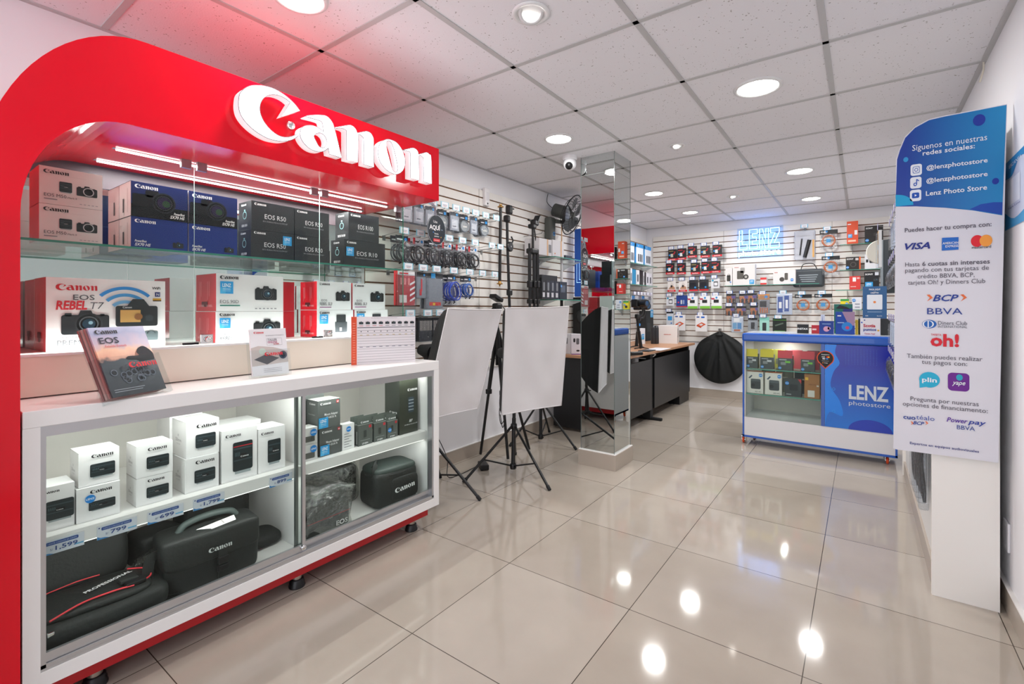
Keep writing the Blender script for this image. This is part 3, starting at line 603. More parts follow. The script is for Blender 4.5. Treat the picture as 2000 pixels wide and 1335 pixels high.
def lenz(f, x, y, s, k=5):
    f.rect(x, y, s, s*1.02, C('2ea0e0', .3), k); f.rect(x, y, s*.4, s*.5, C('49b6ea', .3), k+.3); f.text('LENZ', x+s*.16, y+s*.55, s*.3, C('f2fbff'), w=s*.66, bold=.02, k=k+1); f.rect(x+s*.18, y+s*.36, s*.6, s*.05, C('c5e6f6'), k+1); f.rect(x+s*.18, y+s*.22, s*.6, s*.04, C('a5d8f2'), k+1)
def lenzdot(f, x, y, r, k=5):
    f.disc(x, y, r, C('1f86d8', .3), k); f.text('LENZ', x, y-r*.2, r*.5, C('eef8ff'), 'C', bold=.02, k=k+1)
def carton(name, label, X, y0, y1, z0, z1, d, col, side=None, top=None, draw=None, sdraw=None, cat='box', group=None, rough=.35):
    g = G(); side = side or col
    g.box(X-d, X, y0, y1, z0, z1, C(col, rough), side=C(side, rough), top=C(top or col, rough))
    e = C('b9b6b4' if col > '8' else '2c2e31', .5)
    for z in (z0+.0006, z1-.0006): g.box(X-d-.0004, X+.0005, y0-.0004, y0+.0006, z-.0006, z+.0006, e)
    if draw: f = onX(g, X, y0, z0); draw(f, y1-y0, z1-z0)
    if sdraw: f = F(g, (X-d, y0, z0), (1, 0, 0), (0, 0, 1), (0, -1, 0)); sdraw(f, d, z1-z0)
    return g.obj(name, label=label, cat=cat, group=group)
K0 = C('1c1c1f'); GR = C('5a5c60'); RD = C('cc1626'); WT = C('f3f3f3')
def d_m50(f, W, H):
    f.logo(W*.06, H*.82, H*.1, K0); lens_icon(f, W*.4, H*.5, W*.2, H*.32); cam_icon(f, W*.74, H*.46, W*.34)
    f.ring(W*.76, H*.45, W*.075, W*.09, C('c8cacc', .2), 7); f.disc(W*.76, H*.45, W*.073, C('101214', .2), 7)
    f.text('EOS M50', W*.07, H*.2, H*.09, C('3c3e42'), w=W*.34, k=3); f.text('Mark II', W*.43, H*.2, H*.05, C('3c3e42'), k=3); f.rect(W*.07, H*.12, W*.2, H*.03, C('8b8b8f'), 2)
    for i in range(5): f.rect(W*(.62+i*.065), H*.08, W*.04, H*.02, C('9a9a9e'), 2)
    f.rect(W*.36, H*.8, W*.36, H*.004, C('b4a9a6'), 2)
def d_sx(big):
    def d(f, W, H):
        f.logo(W*.06, H*.82, H*.11, WT)
        if big:
            f.rect(0, 0, W, H*.36, C('080a12', .25), .5); f.rrect(W*.02, H*.3, W*.5, H*.36, H*.05, C('101318', .3), 1); f.rrect(W*.24, H*.6, W*.24, H*.2, H*.05, C('181b20', .3), 1)
            f.disc(W*.56, H*.48, H*.3, C('2c2f35', .25), 2); f.disc(W*.56, H*.48, H*.26, C('14161a', .2), 3); f.ring(W*.56, H*.48, H*.19, H*.21, C('3a3d44', .2), 4); f.disc(W*.56, H*.48, H*.17, C('2c2440', .15), 4); f.disc(W*.6, H*.46, H*.1, C('2f4a34', .15), 5)
            f.text('PowerShot', W*.74, H*.17, H*.075, WT, w=W*.2, it=.3, bold=.02); f.text('SX70 HS', W*.67, H*.06, H*.09, WT, w=W*.27, it=.3, bold=.02)
        else:
            f.text('PowerShot', W*.06, H*.2, H*.075, WT, w=W*.2, it=.3, bold=.02); f.text('SX70 HS', W*.06, H*.08, H*.09, WT, w=W*.27, it=.3, bold=.02); cam_icon(f, W*.82, H*.2, W*.2); f.ring(W*.52, H*.9, W*.15, W*.152, C('2b3f86'), 2, 0, .01)
            for a, b, c, e in ((.36, .82, .3, .004), (.36, .98, .3, .004)): f.rect(W*a, H*b, W*c, H*e, C('3350a0'), 2)
    return d
def d_r(txt, sticker=False):
    def d(f, W, H):
        f.logo(W*.06, H*.86, H*.08, WT); f.text(txt, W*.54, H*.42, H*.17, C('dcdcde'), 'C', w=W*.5, bold=.004)
        f.text('RF-S 18-45mm F4.5-6.3 IS STM KIT', W*.54, H*.3, H*.05, C('a8a8ac'), 'C', w=W*.58)
        if sticker: lenz(f, W*(.72 if sticker == 1 else .04), H*(.55 if sticker == 1 else .38), H*.33)
    return d
def s_r(txt):
    def d(f, W, H):
        f.logo(W*.25, H*.85, H*.07, WT); f.ring(W*.5, H*.52, W*.12, W*.15, C('8fc4c4'), 2); f.rect(W*.45, H*.67, W*.1, H*.05, C('8fc4c4'), 2); f.text(txt, W*.5, H*.12, H*.08, WT, 'C', bold=.02)
    return d
def s_red(f, W, H):
    for i in range(2):
        f.text('EOS REBEL', W*(.3+.4*i), H*.12, H*.06, C('e9b9bd'), 'C', w=W*.3); f.rect(W*(.2+.4*i), H*.3, W*.02, H*.5, C('d8898f'), 2); f.rect(W*(.27+.4*i), H*.4, W*.02, H*.4, C('d8898f'), 2)
    f.rrect(W*.3, H*.12, W*.3, H*.14, H*.02, C('4c1218'), 2)
def sticker_lid(f, W, H): f.rect(W*.35, H*.99, W*.3, H*.004, GR)
US = 1.433
for i, (z0, z1, pos) in enumerate(((US, 1.557, 'lower'), (1.558, 1.684, 'upper'))):
    carton('camera_box', f'{pos} grey white camera box at the left end of the top glass shelf', -2.235, .361, .524, z0, z1, .15, 'd9cfcc', 'cfc4c2', draw=d_m50, group='mirrorless camera boxes on the top glass shelf')
for r, (z0, z1) in enumerate(((US, 1.552), (1.553, 1.685))):
    for c, (y0, y1) in enumerate(((.606, .791), (.795, .98))):
        carton('camera_box', f"dark blue zoom camera box, {('lower', 'upper')[r]} {('left', 'right')[c]} of the four front ones", -2.235, y0, y1, z0, z1, .135, '10225c' if r else '12307e', 'e2d6d4', '16286a', d_sx(r), lambda f, W, H: (f.rect(W*.35, H*.15, W*.1, H*.4, C('3a3638'), 2), f.rect(W*.75, H*.12, W*.02, H*.7, C('8a6a6a'), 2)), group='blue camera boxes')
    carton('camera_box', f"{('lower', 'upper')[r]} pale end of a camera box behind the blue boxes", -2.372, .606, .791, z0, z1, .135, '10225c', 'dccfcd', '16286a', None, lambda f, W, H: f.rect(W*.55, H*.15, W*.1, H*.4, C('3a3638'), 2), group='blue camera boxes')
for nm, y0, y1, z0, z1, tx, st, lb in (('a', 1.038, 1.237, US, 1.561, 'EOS R50', 1, 'lower left black EOS R50 box with blue shop sticker'), ('b', 1.04, 1.238, 1.562, 1.691, 'EOS R50', 0, 'upper left black EOS R50 box above the stickered one'),
        ('c', 1.24, 1.424, US, 1.561, 'EOS R50', 0, 'lower black EOS R50 box right of the blue sticker'), ('d', 1.241, 1.423, 1.562, 1.69, 'EOS R50', 0, 'upper black EOS R50 box next to the EOS R100'),
        ('e', 1.511, 1.777, US, 1.573, 'EOS R10', 2, 'black EOS R10 box at the right end of the top shelf'), ('f', 1.538, 1.734, 1.574, 1.722, 'EOS R100', 0, 'black EOS R100 box on top of the EOS R10')):
    carton('camera_box', lb, -2.235, y0, y1, z0, z1, .12, '26282c', '1d1f22', '2f3236', d_r(tx, st), s_r(tx), group='black camera boxes on the top shelf')
DK = 1.058
def d_t7(f, W, H):
    f.logo(W*.07, H*.83, H*.085, RD); f.text('EOS', W*.2, H*.7, H*.075, GR, w=W*.17, bold=.01); f.text('REBEL', W*.07, H*.57, H*.12, C('d42634'), w=W*.24, bold=.035, it=.15); f.text('T7', W*.335, H*.575, H*.1, GR, bold=.0, it=.2)
    for r_, c in ((.42, '2f8ed8'), (.32, '4ba2e0'), (.22, '7bbdea')): f.ring(W*.63, H*.48, r_*H-H*.045, r_*H, C(c), 2, pi*.25, pi*.75)
    cam_icon(f, W*.3, H*.38, W*.38, dark='2c3033'); f.rrect(W*.54, H*.32, W*.38, H*.3, H*.03, C('24292b', .3), 9); f.poly([(W*.64, H*.62), (W*.84, H*.62), (W*.79, H*.72), (W*.69, H*.72)], C('24292b', .3), 9)
    f.rect(W*.58, H*.38, W*.18, H*.18, C('c79a55'), 10); f.disc(W*.74, H*.46, H*.05, C('8a5a2c'), 11); f.disc(W*.84, H*.44, H*.05, C('3a4144'), 10); f.text('Canon', W*.6, H*.585, H*.03, WT, k=11)
    f.text('WiFi', W*.87, H*.87, H*.04, K0, bold=.02); f.rect(W*.9, H*.76, W*.05, H*.07, C('2a3a7a')); f.text('N', W*.912, H*.775, H*.04, WT, k=4); f.rect(W*.88, H*.69, W*.08, H*.045, C('d8a41c')); f.rect(W*.88, H*.69, W*.08, H*.015, K0, 2)
    f.text('DIGITAL SLR', W*.12, H*.17, H*.03, GR, w=W*.2); f.text('PREMIUM KIT', W*.08, H*.08, H*.075, GR, w=W*.46); f.rrect(W*.8, H*.1, W*.13, H*.14, H*.02, C('4a5558'), 2); f.ring(W*.865, H*.2, H*.045, H*.055, C('4a5558'), 2, 0, pi)
carton('camera_kit_box', 'large white Rebel T7 camera kit box with blue wifi arcs', -2.215, .374, .708, DK, 1.310, .17, 'efedec', 'b8202c', draw=d_t7, sdraw=s_red)
carton('camera_kit_box', 'red sided kit box standing behind the large Rebel T7 box', -2.388, .374, .708, DK, 1.308, .16, 'efedec', 'ae1e2a', sdraw=s_red)
def d_90(model):
    def d(f, W, H):
        f.logo(W*.05, H*.86, H*.09, K0); lenz(f, W*.05, H*.47, H*.32)
        if model == '90D': cam_icon(f, W*.72, H*.5, W*.34); f.text('EOS 90D', W*.05, H*.22, H*.09, GR, w=W*.26); f.rect(W*.05, H*.14, W*.28, H*.035, C('2f7a6c'), 2)
        else: cam_icon(f, W*.74, H*.42, W*.42); f.text('EOS', W*.12, H*.22, H*.09, GR, w=W*.13); f.text('REBEL', W*.05, H*.09, H*.11, C('3a3c40'), w=W*.18, bold=.02, it=.2); f.text('T8i', W*.25, H*.09, H*.1, GR, it=.2)
        for i in range(6): f.rect(W*(.55+i*.06), H*.06, W*.035, H*.03, C('9a9a9e'), 2)
    return d
carton('camera_box', 'white EOS 90D box stacked on the T8i box', -2.215, .888, 1.174, 1.192, 1.353, .2, 'eceaea', 'b3202c', draw=d_90('90D'), sdraw=s_red)
carton('camera_box', 'white Rebel T8i box under the EOS 90D box', -2.215, .886, 1.174, DK, 1.191, .2, 'eeecec', 'b3202c', draw=d_90('T8i'), sdraw=s_red)
def d_sl(k, st):
    def d(f, W, H):
        f.logo(W*.06, H*.87, H*.08, K0)
        if k: cam_icon(f, W*.74, H*.5, W*.42); f.text('EOS', W*.12, H*.3, H*.08, GR, w=W*.16); f.text('REBEL SL3', W*.06, H*.17, H*.1, C('3a3c40'), w=W*.36, bold=.015, it=.15); f.rect(W*.06, H*.08, W*.34, H*.03, C('8e3f7a'), 2)
        else: f.rrect(W*.52, H*.55, W*.26, H*.28, H*.02, C('33373a', .3), 2); f.rrect(W*.48, H*.16, W*.34, H*.4, H*.03, C('4a4e52', .3), 2); f.rect(W*.6, H*.22, W*.06, H*.12, WT, 4); f.text('EOS', W*.12, H*.22, H*.08, GR, w=W*.16)
        if st: lenz(f, W*.06, H*.5, H*.34)
    return d
for lb, y0, y1, z0, z1, k, st in (('lower white Rebel box left with blue sticker', 1.344, 1.552, DK, 1.196, 0, 1), ('upper left white Rebel SL3 box with camera picture', 1.344, 1.54, 1.197, 1.341, 1, 0), ('lower right white Rebel box behind the comparison board', 1.56, 1.779, DK, 1.198, 0, 1), ('upper right white Rebel SL3 box above the comparison board', 1.548, 1.761, 1.199, 1.34, 1, 0)):
    carton('camera_box', lb+' in the glass case', -2.215, y0, y1, z0, z1, .15, 'ececed', 'c91c2a', draw=d_sl(k, st), sdraw=s_red)
for z0, z1, w in ((DK, 1.19, 'lower'), (1.191, 1.34, 'upper')):
    carton('camera_box', f'{w} red sided box set back between the 90D and SL3 stacks', -2.40, 1.20, 1.33, z0, z1, .13, 'b3202c', 'b3202c', sdraw=s_red)
g = G(); g.rbox(-2.205, -2.19, .275, .30, 1.058, 1.10, CHROME, .003); g.obj('case_lock', label='small chrome cam lock inside the glass at the case left end', cat='lock')

# ---------------------------------------------------------------- lower cabinet cartons
MS = .531
def d_lens(w, h, red=False, dot=False, tall=False, sq=False):
    def d(f, W, H):
        f.logo(W*(.3 if not tall else .1), H*(.8 if not tall else .86), H*(.1 if not tall else .055), K0); lens_icon(f, W*.58, H*(.42 if not tall else .45), W*w, H*h, red=red)
        f.rect(W*.1, H*.02, W*.8, H*.004, C('c9c6c6'), 1)
        if dot: lenzdot(f, W*.3, H*.66, H*.12)
    return d
def s_lens(f, W, H): f.text('EF', W*.5, H*.56, H*.07, C('8a8a8c'), 'C'); f.text('50mm', W*.5, H*.42, H*.1, C('77777a'), 'C', w=W*.4); f.text('f/1.8 STM', W*.5, H*.33, H*.05, C('9a9a9c'), 'C')
LG = 'white lens boxes on the cabinet shelf'
def lensbox(lb, y0, y1, z0, z1, X=-2.0, d=.1, fn=None, **k):
    o = carton('lens_box', lb, X, y0, y1, z0, z1, d, 'f1efef', 'e0dedd', 'f6f6f6', draw=fn or d_lens(.62, .44), sdraw=s_lens, group=LG)
    # lid barcode strip
    return o
lensbox('tall lens box at the far left end of the cabinet shelf', .322, .402, MS, .665, fn=d_lens(.8, .5, tall=True))
lensbox('lens box with round blue sticker under another, second stack from left', .405, .512, MS, .638, fn=d_lens(.62, .3, dot=True), X=-1.995)
lensbox('upper lens box set askew on the stickered lens box', .412, .513, .6395, .748, X=-2.005)
lensbox('lower lens box of the third stack above the 699 price tag', .557, .661, MS, .626)
lensbox('upper lens box of the third stack from the left', .557, .662, .627, .736)
lensbox('lower 50mm lens box of the fourth stack', .699, .811, MS, .655, d=.11)
lensbox('upper 50mm lens box of the fourth stack with its side showing', .705, .814, .656, .788, d=.13, X=-2.005)
lensbox('lens box standing behind the fourth stack', .70, .81, MS, .79, X=-2.145, d=.13)
lensbox('widest tall lens box with a red ring on the lens picture', .821, .953, MS, .731, fn=d_lens(.56, .66, red=True, tall=True), d=.11)
lensbox('tall narrow lens box next to the cabinet divider', .957, .1 + .968, MS, .711, fn=d_lens(.48, .6, tall=True), d=.11)
lensbox('low lens box lying behind the widest tall box', .83, 1.03, MS, .725, X=-2.13, d=.12)
def d_ad(f, W, H):
    f.logo(W*.1, H*.84, H*.08, WT); f.text('Mount Adapter', W*.28, H*.45, H*.09, WT, w=W*.6, bold=.01); f.text('EF-EOS R', W*.58, H*.34, H*.075, WT, 'C', bold=.01); f.rect(W*.82, H*.84, W*.11, H*.11, C('c8323a')); f.text('RF', W*.875, H*.87, H*.05, WT, 'C', k=4, bold=.02); lenz(f, W*.02, H*.03, H*.36)
def s_ad(f, W, H): f.logo(W*.3, H*.84, H*.07, WT); f.text('Mount Adapter', W*.5, H*.48, H*.05, C('c9cccb'), 'C', w=W*.6)
carton('adapter_box', 'upper dark grey mount adapter box with blue shop sticker', -2.0, 1.218, 1.331, .656, .785, .09, '5f6462', '646967', 'd9dad6', d_ad, s_ad)
carton('adapter_box', 'lower dark grey mount adapter box with blue shop sticker', -2.0, 1.226, 1.338, MS, .655, .09, '565a59', '4c504f', '777', d_ad, s_ad) if False else carton('adapter_box', 'lower dark grey mount adapter box with blue shop sticker', -2.0, 1.226, 1.338, MS, .655, .09, '565a59', '4c504f', '777b79', d_ad, s_ad)
carton('adapter_box', 'tall grey adapter box behind the cabinet middle stile', -2.1, 1.2, 1.31, MS, .80, .09, '626665', '5c605f', 'd9dad6', None, s_ad)
for z0, z1, w in ((MS, .603, 'lower'), (.604, .676, 'upper')):
    carton('lens_box', f'{w} small white lens box with round sticker beside the grey adapter boxes', -1.99, 1.142, 1.21, z0, z1, .07, 'dad8d6', 'cfcdca', 'eeeeee', lambda f, W, H: (lenzdot(f, W*.7, H*.7, H*.22), f.rrect(W*.1, H*.15, W*.7, H*.35, H*.05, C('5a5a56'), 2)))
carton('battery_box', 'small white carton with round blue sticker between adapters and battery packs', -2.005, 1.345, 1.411, MS, .652, .04, 'ebebea', 'dcdcda', draw=lambda f, W, H: (lenzdot(f, W*.5, H*.8, W*.2), [f.rect(W*.15, H*(.6-.1*i), W*(.6 if i % 2 else .4), H*.025, C('8d8d90'), 2) for i in range(6)]))
def batt(lb, X, y0, y1, z1, dot=False):
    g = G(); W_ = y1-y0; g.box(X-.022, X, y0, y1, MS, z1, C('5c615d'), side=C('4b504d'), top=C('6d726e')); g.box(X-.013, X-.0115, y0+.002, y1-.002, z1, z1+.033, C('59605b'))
    f = onX(g, X, y0, MS); H = z1-MS; f.rect(W_*.74, H*.8, W_*.18, H*.14, C('c8323a')); f.rrect(W_*.36, H*.38, W_*.2, H*.34, .003, C('3a3f3c'), 2); f.text('LP-E6N', W_*.25, H*.06, H*.08, WT, bold=.02); f.rect(W_*.12, H*.24, W_*.7, H*.02, C('9aa09c'), 2)
    f2 = onX(g, X-.0115, y0, z1); f2.logo(W_*.25, .006, .009, WT)
    if dot: lenzdot(f, W_*.2, H*.48, W_*.17)
    f3 = F(g, (X-.022, y0, MS), (1, 0, 0), (0, 0, 1), (0, -1, 0)); f3.rect(.008, .01, .004, H*.6, C('c8ccc8'), 1)
    g.obj('battery_pack', label=lb, cat='battery pack', group='grey camera battery packs')
for c, (y0, y1, z1) in enumerate(((1.431, 1.512, .632), (1.522, 1.598, .625), (1.604, 1.672, .619))):
    for r in range(3):
        batt(f"grey hanging battery pack, {('left', 'middle', 'right')[c]} column, {('front one', 'second in depth', 'rear one')[r]}", -2.0-.028*r, y0, y1, z1, c == 2 and r == 0)
def d_tall(f, W, H):
    f.logo(W*.42, H*.78, H*.045, WT); f.rrect(W*.46, H*.38, W*.3, H*.28, .006, C('3c4a54'), 2); [f.rect(W*.47, H*(.42+.06*i), W*.28, H*.015, C('a9b4bc'), 3) for i in range(4)]; f.text('RF', W*.6, H*.2, H*.05, WT, 'C', it=.3, bold=.02); f.text('100-400mm F5.6-8 IS USM', W*.6, H*.15, H*.02, WT, 'C', w=W*.7)
carton('lens_box', 'tall black lens box at the right end of the cabinet shelf', -2.0, 1.685, 1.812, MS, .822, .12, '35392f', '40453f', '20231f', d_tall, lambda f, W, H: f.logo(W*.35, H*.38, H*.04, WT))
# price tags on the shelf edge
PT = [('1,599', (80, 1064), (165, 1040), 'lowest leftmost'), ('799', (190, 1030), (268, 1008), 'second from the left'), ('699', (289, 1004), (359, 984), 'third from the left'), ('1,799', (378, 976), (439, 958), 'fourth from the left'), ('899', (527, 934), (571, 920), 'last before the door stile')]
for tx, a, b, wh in PT:
    p = ox(*a, -1.95); q = ox(*b, -1.95); w = q[1]-p[1]; h = .042; z = .478
    g = G(); g.box(-1.954, -1.952, p[1], q[1], z, z+h, C('d9dee8')); g.box(-1.9548, -1.9508, p[1], q[1], z+h-.001, z+h, C('f0f0f2')); f = onX(g, -1.952, p[1], z)
    f.rrect(w*.1, h*.64, w*.76, h*.24, h*.08, C('3d5a9c'), 1); f.text('LENTE CANON EF 50MM', w*.15, h*.71, h*.1, C('b9c8e6'), w=w*.66, k=2); f.text('S/', w*.2, h*.26, h*.16, C('3a5390'), k=2); f.text(tx, w*.32, h*.24, h*.3, C('3a5390'), w=w*(.52 if ',' in tx else .4), bold=.02, k=2)
    f.poly([(0, 0), (w*.3, 0), (w*.18, h*.1), (w*.08, h*.12), (0, h*.24)], C('3f86c4'), 1); f.rect(w*.76, h*.2, w*.22, h*.1, C('6db4dc'), 1); f.disc(w*.05, h*.85, h*.05, C('27407c'), 1)
    g.obj('price_tag', label=f'blue and white shelf price tag reading S/{tx}, {wh}', cat='price tag', group='price tags on the cabinet shelf edge')

# ---------------------------------------------------------------- bags in the cabinet
def soft(g, c, s, mx, m, p=.35, q=.45, amp=.0, nu=36, nv=16, seed=0, fs=6):
    rows = []
    def sp(v, e): return math.copysign(abs(v)**e, v)
    for j in range(nv+1):
        ph = -pi/2+pi*j/nv; row = []
        for i in range(nu):
            th = 2*pi*i/nu
            v = Vector((sp(cos(ph), q)*sp(cos(th), p)*s[0]/2, sp(cos(ph), q)*sp(sin(th), p)*s[1]/2, sp(sin(ph), q)*s[2]/2))
            if amp:
                nz = noise.noise_vector(v*fs+Vector((seed, 0, 0))); v += nz*amp
                v.z = max(v.z, -s[2]/2)
            row.append(mx @ v+Vector(c) if mx else v+Vector(c))
        rows.append(row)
    g.grid(rows, m, True, True)
def RZ(a): return Matrix.Rotation(a, 3, 'Z')
FL = .170
def strap(g, pts, w, m, up=(0, 0, 1), th=.002):
    P = [Vector(p) for p in smooth3(pts)]
    rows = []
    for i, p in enumerate(P):
        t = (P[min(i+1, len(P)-1)]-P[max(i-1, 0)]).normalized(); s_ = t.cross(Vector(up)).normalized()*w/2; n = s_.cross(t).normalized()*th
        rows.append([p-s_, p+s_, p+s_+n, p-s_+n, p-s_])
    g.grid(rows, m, False)
def smooth3(pts, n=6):
    out = []; N = len(pts)
    for i in range(N-1):
        p0 = Vector(pts[max(i-1, 0)]); p1 = Vector(pts[i]); p2 = Vector(pts[i+1]); p3 = Vector(pts[min(i+2, N-1)])
        for k in range(n):
            t = k/n; out.append(.5*((2*p1)+(p2-p0)*t+(2*p0-5*p1+4*p2-p3)*t*t+(3*p1-p0-3*p2+p3)*t**3))
    out.append(Vector(pts[-1])); return out
# messenger bag in the middle
rot = RZ(-.06); cB = Vector((-2.065, .80, FL)); t = thing('camera_bag', 'black boxy camera shoulder bag with buckle and white paper tag', 'bag', cB)
g = G(); soft(g, cB+Vector((0, 0, .098)), (.15, .32, .196), rot, FABRIC, .22, .2, .006, 48, 20, 3); part(g, 'body', t)
g = G(); soft(g, cB+Vector((.004, 0, .148)), (.162, .328, .112), rot, FABRIC, .2, .25, .007, 48, 18, 9); part(g, 'flap', t)
g = G(); strap(g, [cB+Vector(v) for v in ((.0, -.09, .198), (.0, -.07, .222), (0, 0, .232), (0, .07, .222), (0, .09, .2))], .032, FABRIC, (1, 0, 0), .008)
P = smooth3([cB+Vector(v) for v in ((.0, -.1, .2), (.0, -.075, .226), (0, 0, .236), (0, .075, .226), (0, .1, .202))]); g = G(); g.tube(P, .0125, mat('bag_handle', '3a4442', .6), 10); part(g, 'handle', t)
g = G(); X_ = cB.x+.092; g.rbox(X_-.004, X_+.008, cB.y-.005, cB.y+.035, FL+.045, FL+.068, BLACK, .003); g.rbox(X_-.004, X_+.007, cB.y-.003, cB.y+.033, FL+.072, FL+.098, BLACK, .003); g.box(X_-.003, X_+.002, cB.y, cB.y+.03, FL+.02, FL+.125, FABRIC); part(g, 'buckle', t)
g = G(); f = onX(g, X_+.001, cB.y-.035, FL+.128); f.logo(0, 0, .016, C('d4d8d6')); part(g, 'printed_lettering', t)
g = G(); mt = Matrix.Rotation(.3, 3, 'Z'); g.quad([cB+Vector(v) for v in ((.03, -.06, .204), (.065, -.055, .2), (.06, .075, .206), (.03, .08, .215))], C('f0eeec')); g.quad([cB+Vector(v) for v in ((.032, .03, .2115), (.06, .03, .2075), (.06, .036, .2075), (.032, .036, .2115))], C('b5b0ae')); part(g, 'paper_tag', t)
g = G(); strap(g, [cB+Vector(v) for v in ((0, -.16, .15), (.01, -.19, .14), (.02, -.2, .07), (.03, -.2, .02), (.05, -.17, .006), (.085, -.13, .008))], .034, FABRIC, (1, 0, 0), .004); g.rbox(cB.x+.06, cB.x+.1, cB.y-.165, cB.y-.12, FL+.004, FL+.018, BLACK, .004); part(g, 'strap', t)
# big laptop bag at the left
t = thing('laptop_bag', 'large black laptop bag with red piping lying in the cabinet left corner', 'bag', (-2.2, .46, FL))
g = G(); soft(g, (-2.33, .44, FL+.14), (.2, .33, .24), RZ(.05) @ Matrix.Rotation(-.25, 3, 'Y'), FABRIC, .3, .35, .012, 44, 20, 5); part(g, 'back_section', t)
g = G(); soft(g, (-2.085, .47, FL+.045), (.28, .36, .09), RZ(-.05), FABRIC, .3, .5, .01, 44, 16, 7); soft(g, (-2.075, .46, FL+.088), (.2, .3, .03), RZ(-.1), FABRIC, .35, .6, .004, 36, 10, 2); part(g, 'front_section', t)
rp = mat('red_piping', 'e2404a', .5)
g = G(); g.tube(smooth3([(-1.965, .34, FL+.105), (-2.0, .42, FL+.108), (-2.0, .5, FL+.108), (-1.995, .55, FL+.104)]), .003, rp, 6); g.tube(smooth3([(-2.01, .58, FL+.102), (-2.04, .61, FL+.1), (-2.1, .61, FL+.102), (-2.14, .57, FL+.104)]), .003, rp, 6); g.tube(smooth3([(-2.16, .36, FL+.106), (-2.17, .44, FL+.108), (-2.165, .5, FL+.107)]), .002, rp, 6); part(g, 'piping', t)
g = G(); f = F(g, (-2.055, .44, FL+.106), Vector((-.3, .95, 0)), Vector((-.95, -.3, 0)), (0, 0, 1), lift=.001); f.text('PROFESSIONAL', 0, 0, .016, WT, w=.14, bold=.02); part(g, 'printed_lettering', t)
g = G(); g.rbox(-2.03, -1.995, .53, .585, FL+.1, FL+.115, BLACK, .004); g.rbox(-2.06, -2.02, .52, .57, FL+.106, FL+.12, FABRIC, .004); part(g, 'buckle', t)
g = G(); g.rbox(-1.965, -1.955, .332, .35, FL+.05, FL+.075, CHROME, .003); part(g, 'zip_pull', t)
# dark bag behind the middle bag
t = thing('camera_bag', 'black bag with white lettering behind the buckled camera bag', 'bag', (-2.36, .88, FL))
g = G(); soft(g, (-2.37, .94, FL+.115), (.15, .27, .23), RZ(-.1), FABRIC, .3, .4, .012, 40, 18, 12); part(g, 'body', t)
g = G(); f = F(g, (-2.31, .87, FL+.215), (0, 1, 0), (-.5, 0, .86), (.86, 0, .5), lift=.012); f.logo(0, 0, .02, WT); part(g, 'printed_lettering', t)
g = G(); soft(g, (-2.35, .72, FL+.075), (.14, .18, .15), RZ(.2), FABRIC, .4, .5, .015, 36, 16, 21); g.obj('camera_bag', label='low black padded bag between the laptop bag and the buckled bag', cat='bag')
g = G(); soft(g, (-2.2, .66, FL+.05), (.13, .12, .1), RZ(.2), WRAP, .6, .7, .025, 40, 20, 31, 14); g.obj('plastic_wrap', label='crumpled clear plastic wrap beside the laptop bag', cat='plastic wrap')
g = G(); soft(g, (-2.16, 1.04, FL+.03), (.14, .15, .06), None, FABRIC, .6, .7, .006); g.obj('bag_strap', label='flat black strap pad between the buckled bag and the divider', cat='strap')
# EOS bag wrapped in plastic
t = thing('camera_bag', 'black EOS bag wrapped in crinkled clear plastic with a thin red line', 'bag', (-2.08, 1.27, FL))
g = G(); soft(g, (-2.085, 1.275, FL+.095), (.18, .22, .19), RZ(.02), FABRIC, .2, .2, .004, 44, 18, 41); part(g, 'body', t)
g = G(); f = onX(g, -1.993, 1.165, FL); f.text('EOS', .14, .025, .022, WT, w=.06, bold=.02); g.tube([(-1.993, 1.165, FL+.075), (-1.993, 1.38, FL+.078)], .0012, rp, 5); part(g, 'printed_lettering', t)
g = G(); soft(g, (-2.085, 1.275, FL+.107), (.2, .245, .214), RZ(.02), WRAP, .25, .3, .03, 70, 36, 43, 16); part(g, 'plastic_wrap', t)
t = thing('camera_bag', 'black PROFESIONAL bag in plastic behind the EOS bag', 'bag', (-2.3, 1.42, FL))
g = G(); soft(g, (-2.32, 1.43, FL+.1), (.2, .32, .2), None, FABRIC, .22, .22, .004, 40, 16, 51); part(g, 'body', t)
g = G(); f = onX(g, -2.217, 1.43, FL); f.text('PROFESIONAL', .0, .09, .016, WT, w=.13, bold=.02, it=.2); part(g, 'printed_lettering', t)
g = G(); soft(g, (-2.32, 1.43, FL+.108), (.214, .335, .215), None, WRAP, .25, .3, .014, 60, 30, 53, 16); part(g, 'plastic_wrap', t)
# grey green Canon bag
cB = Vector((-2.08, 1.68, FL)); t = thing('camera_bag', 'dark grey rounded camera bag with large white lettering at the cabinet right', 'bag', cB)
g = G(); soft(g, cB+Vector((0, 0, .095)), (.18, .27, .19), RZ(-.12), FABRIC, .35, .3, .006, 48, 20, 61); part(g, 'body', t)
g = G(); soft(g, cB+Vector((0, 0, .185)), (.17, .26, .06), RZ(-.12), mat('bag_lid', '2f3936', .6, bump=(90, .3)), .4, .7, .006, 44, 12, 63); part(g, 'lid', t)
g = G(); soft(g, cB+Vector((.083, .03, .085)), (.035, .17, .125), RZ(-.12), FABRIC, .4, .35, .003, 36, 14, 65); part(g, 'pocket', t)
g = G(); f = F(g, cB+Vector((.101, -.045, .075)), (.12, .99, .1), (0, -.1, 1), (1, -.12, 0), lift=.002); f.logo(0, 0, .024, WT); part(g, 'printed_lettering', t)
g = G(); strap(g, [cB+Vector(v) for v in ((.03, -.12, .15), (.04, -.125, .21), (.03, -.11, .235), (.0, -.1, .21), (-.02, -.1, .19))], .03, FABRIC, (1, 0, 0), .004); part(g, 'strap', t)
g = G(); g.tube([cB+Vector((.093*cos(a)*1.0, .136*sin(a), .168)) for a in [2*pi*i/40 for i in range(40)]], .0022, BLACK, 5, closed=True); part(g, 'zip', t)

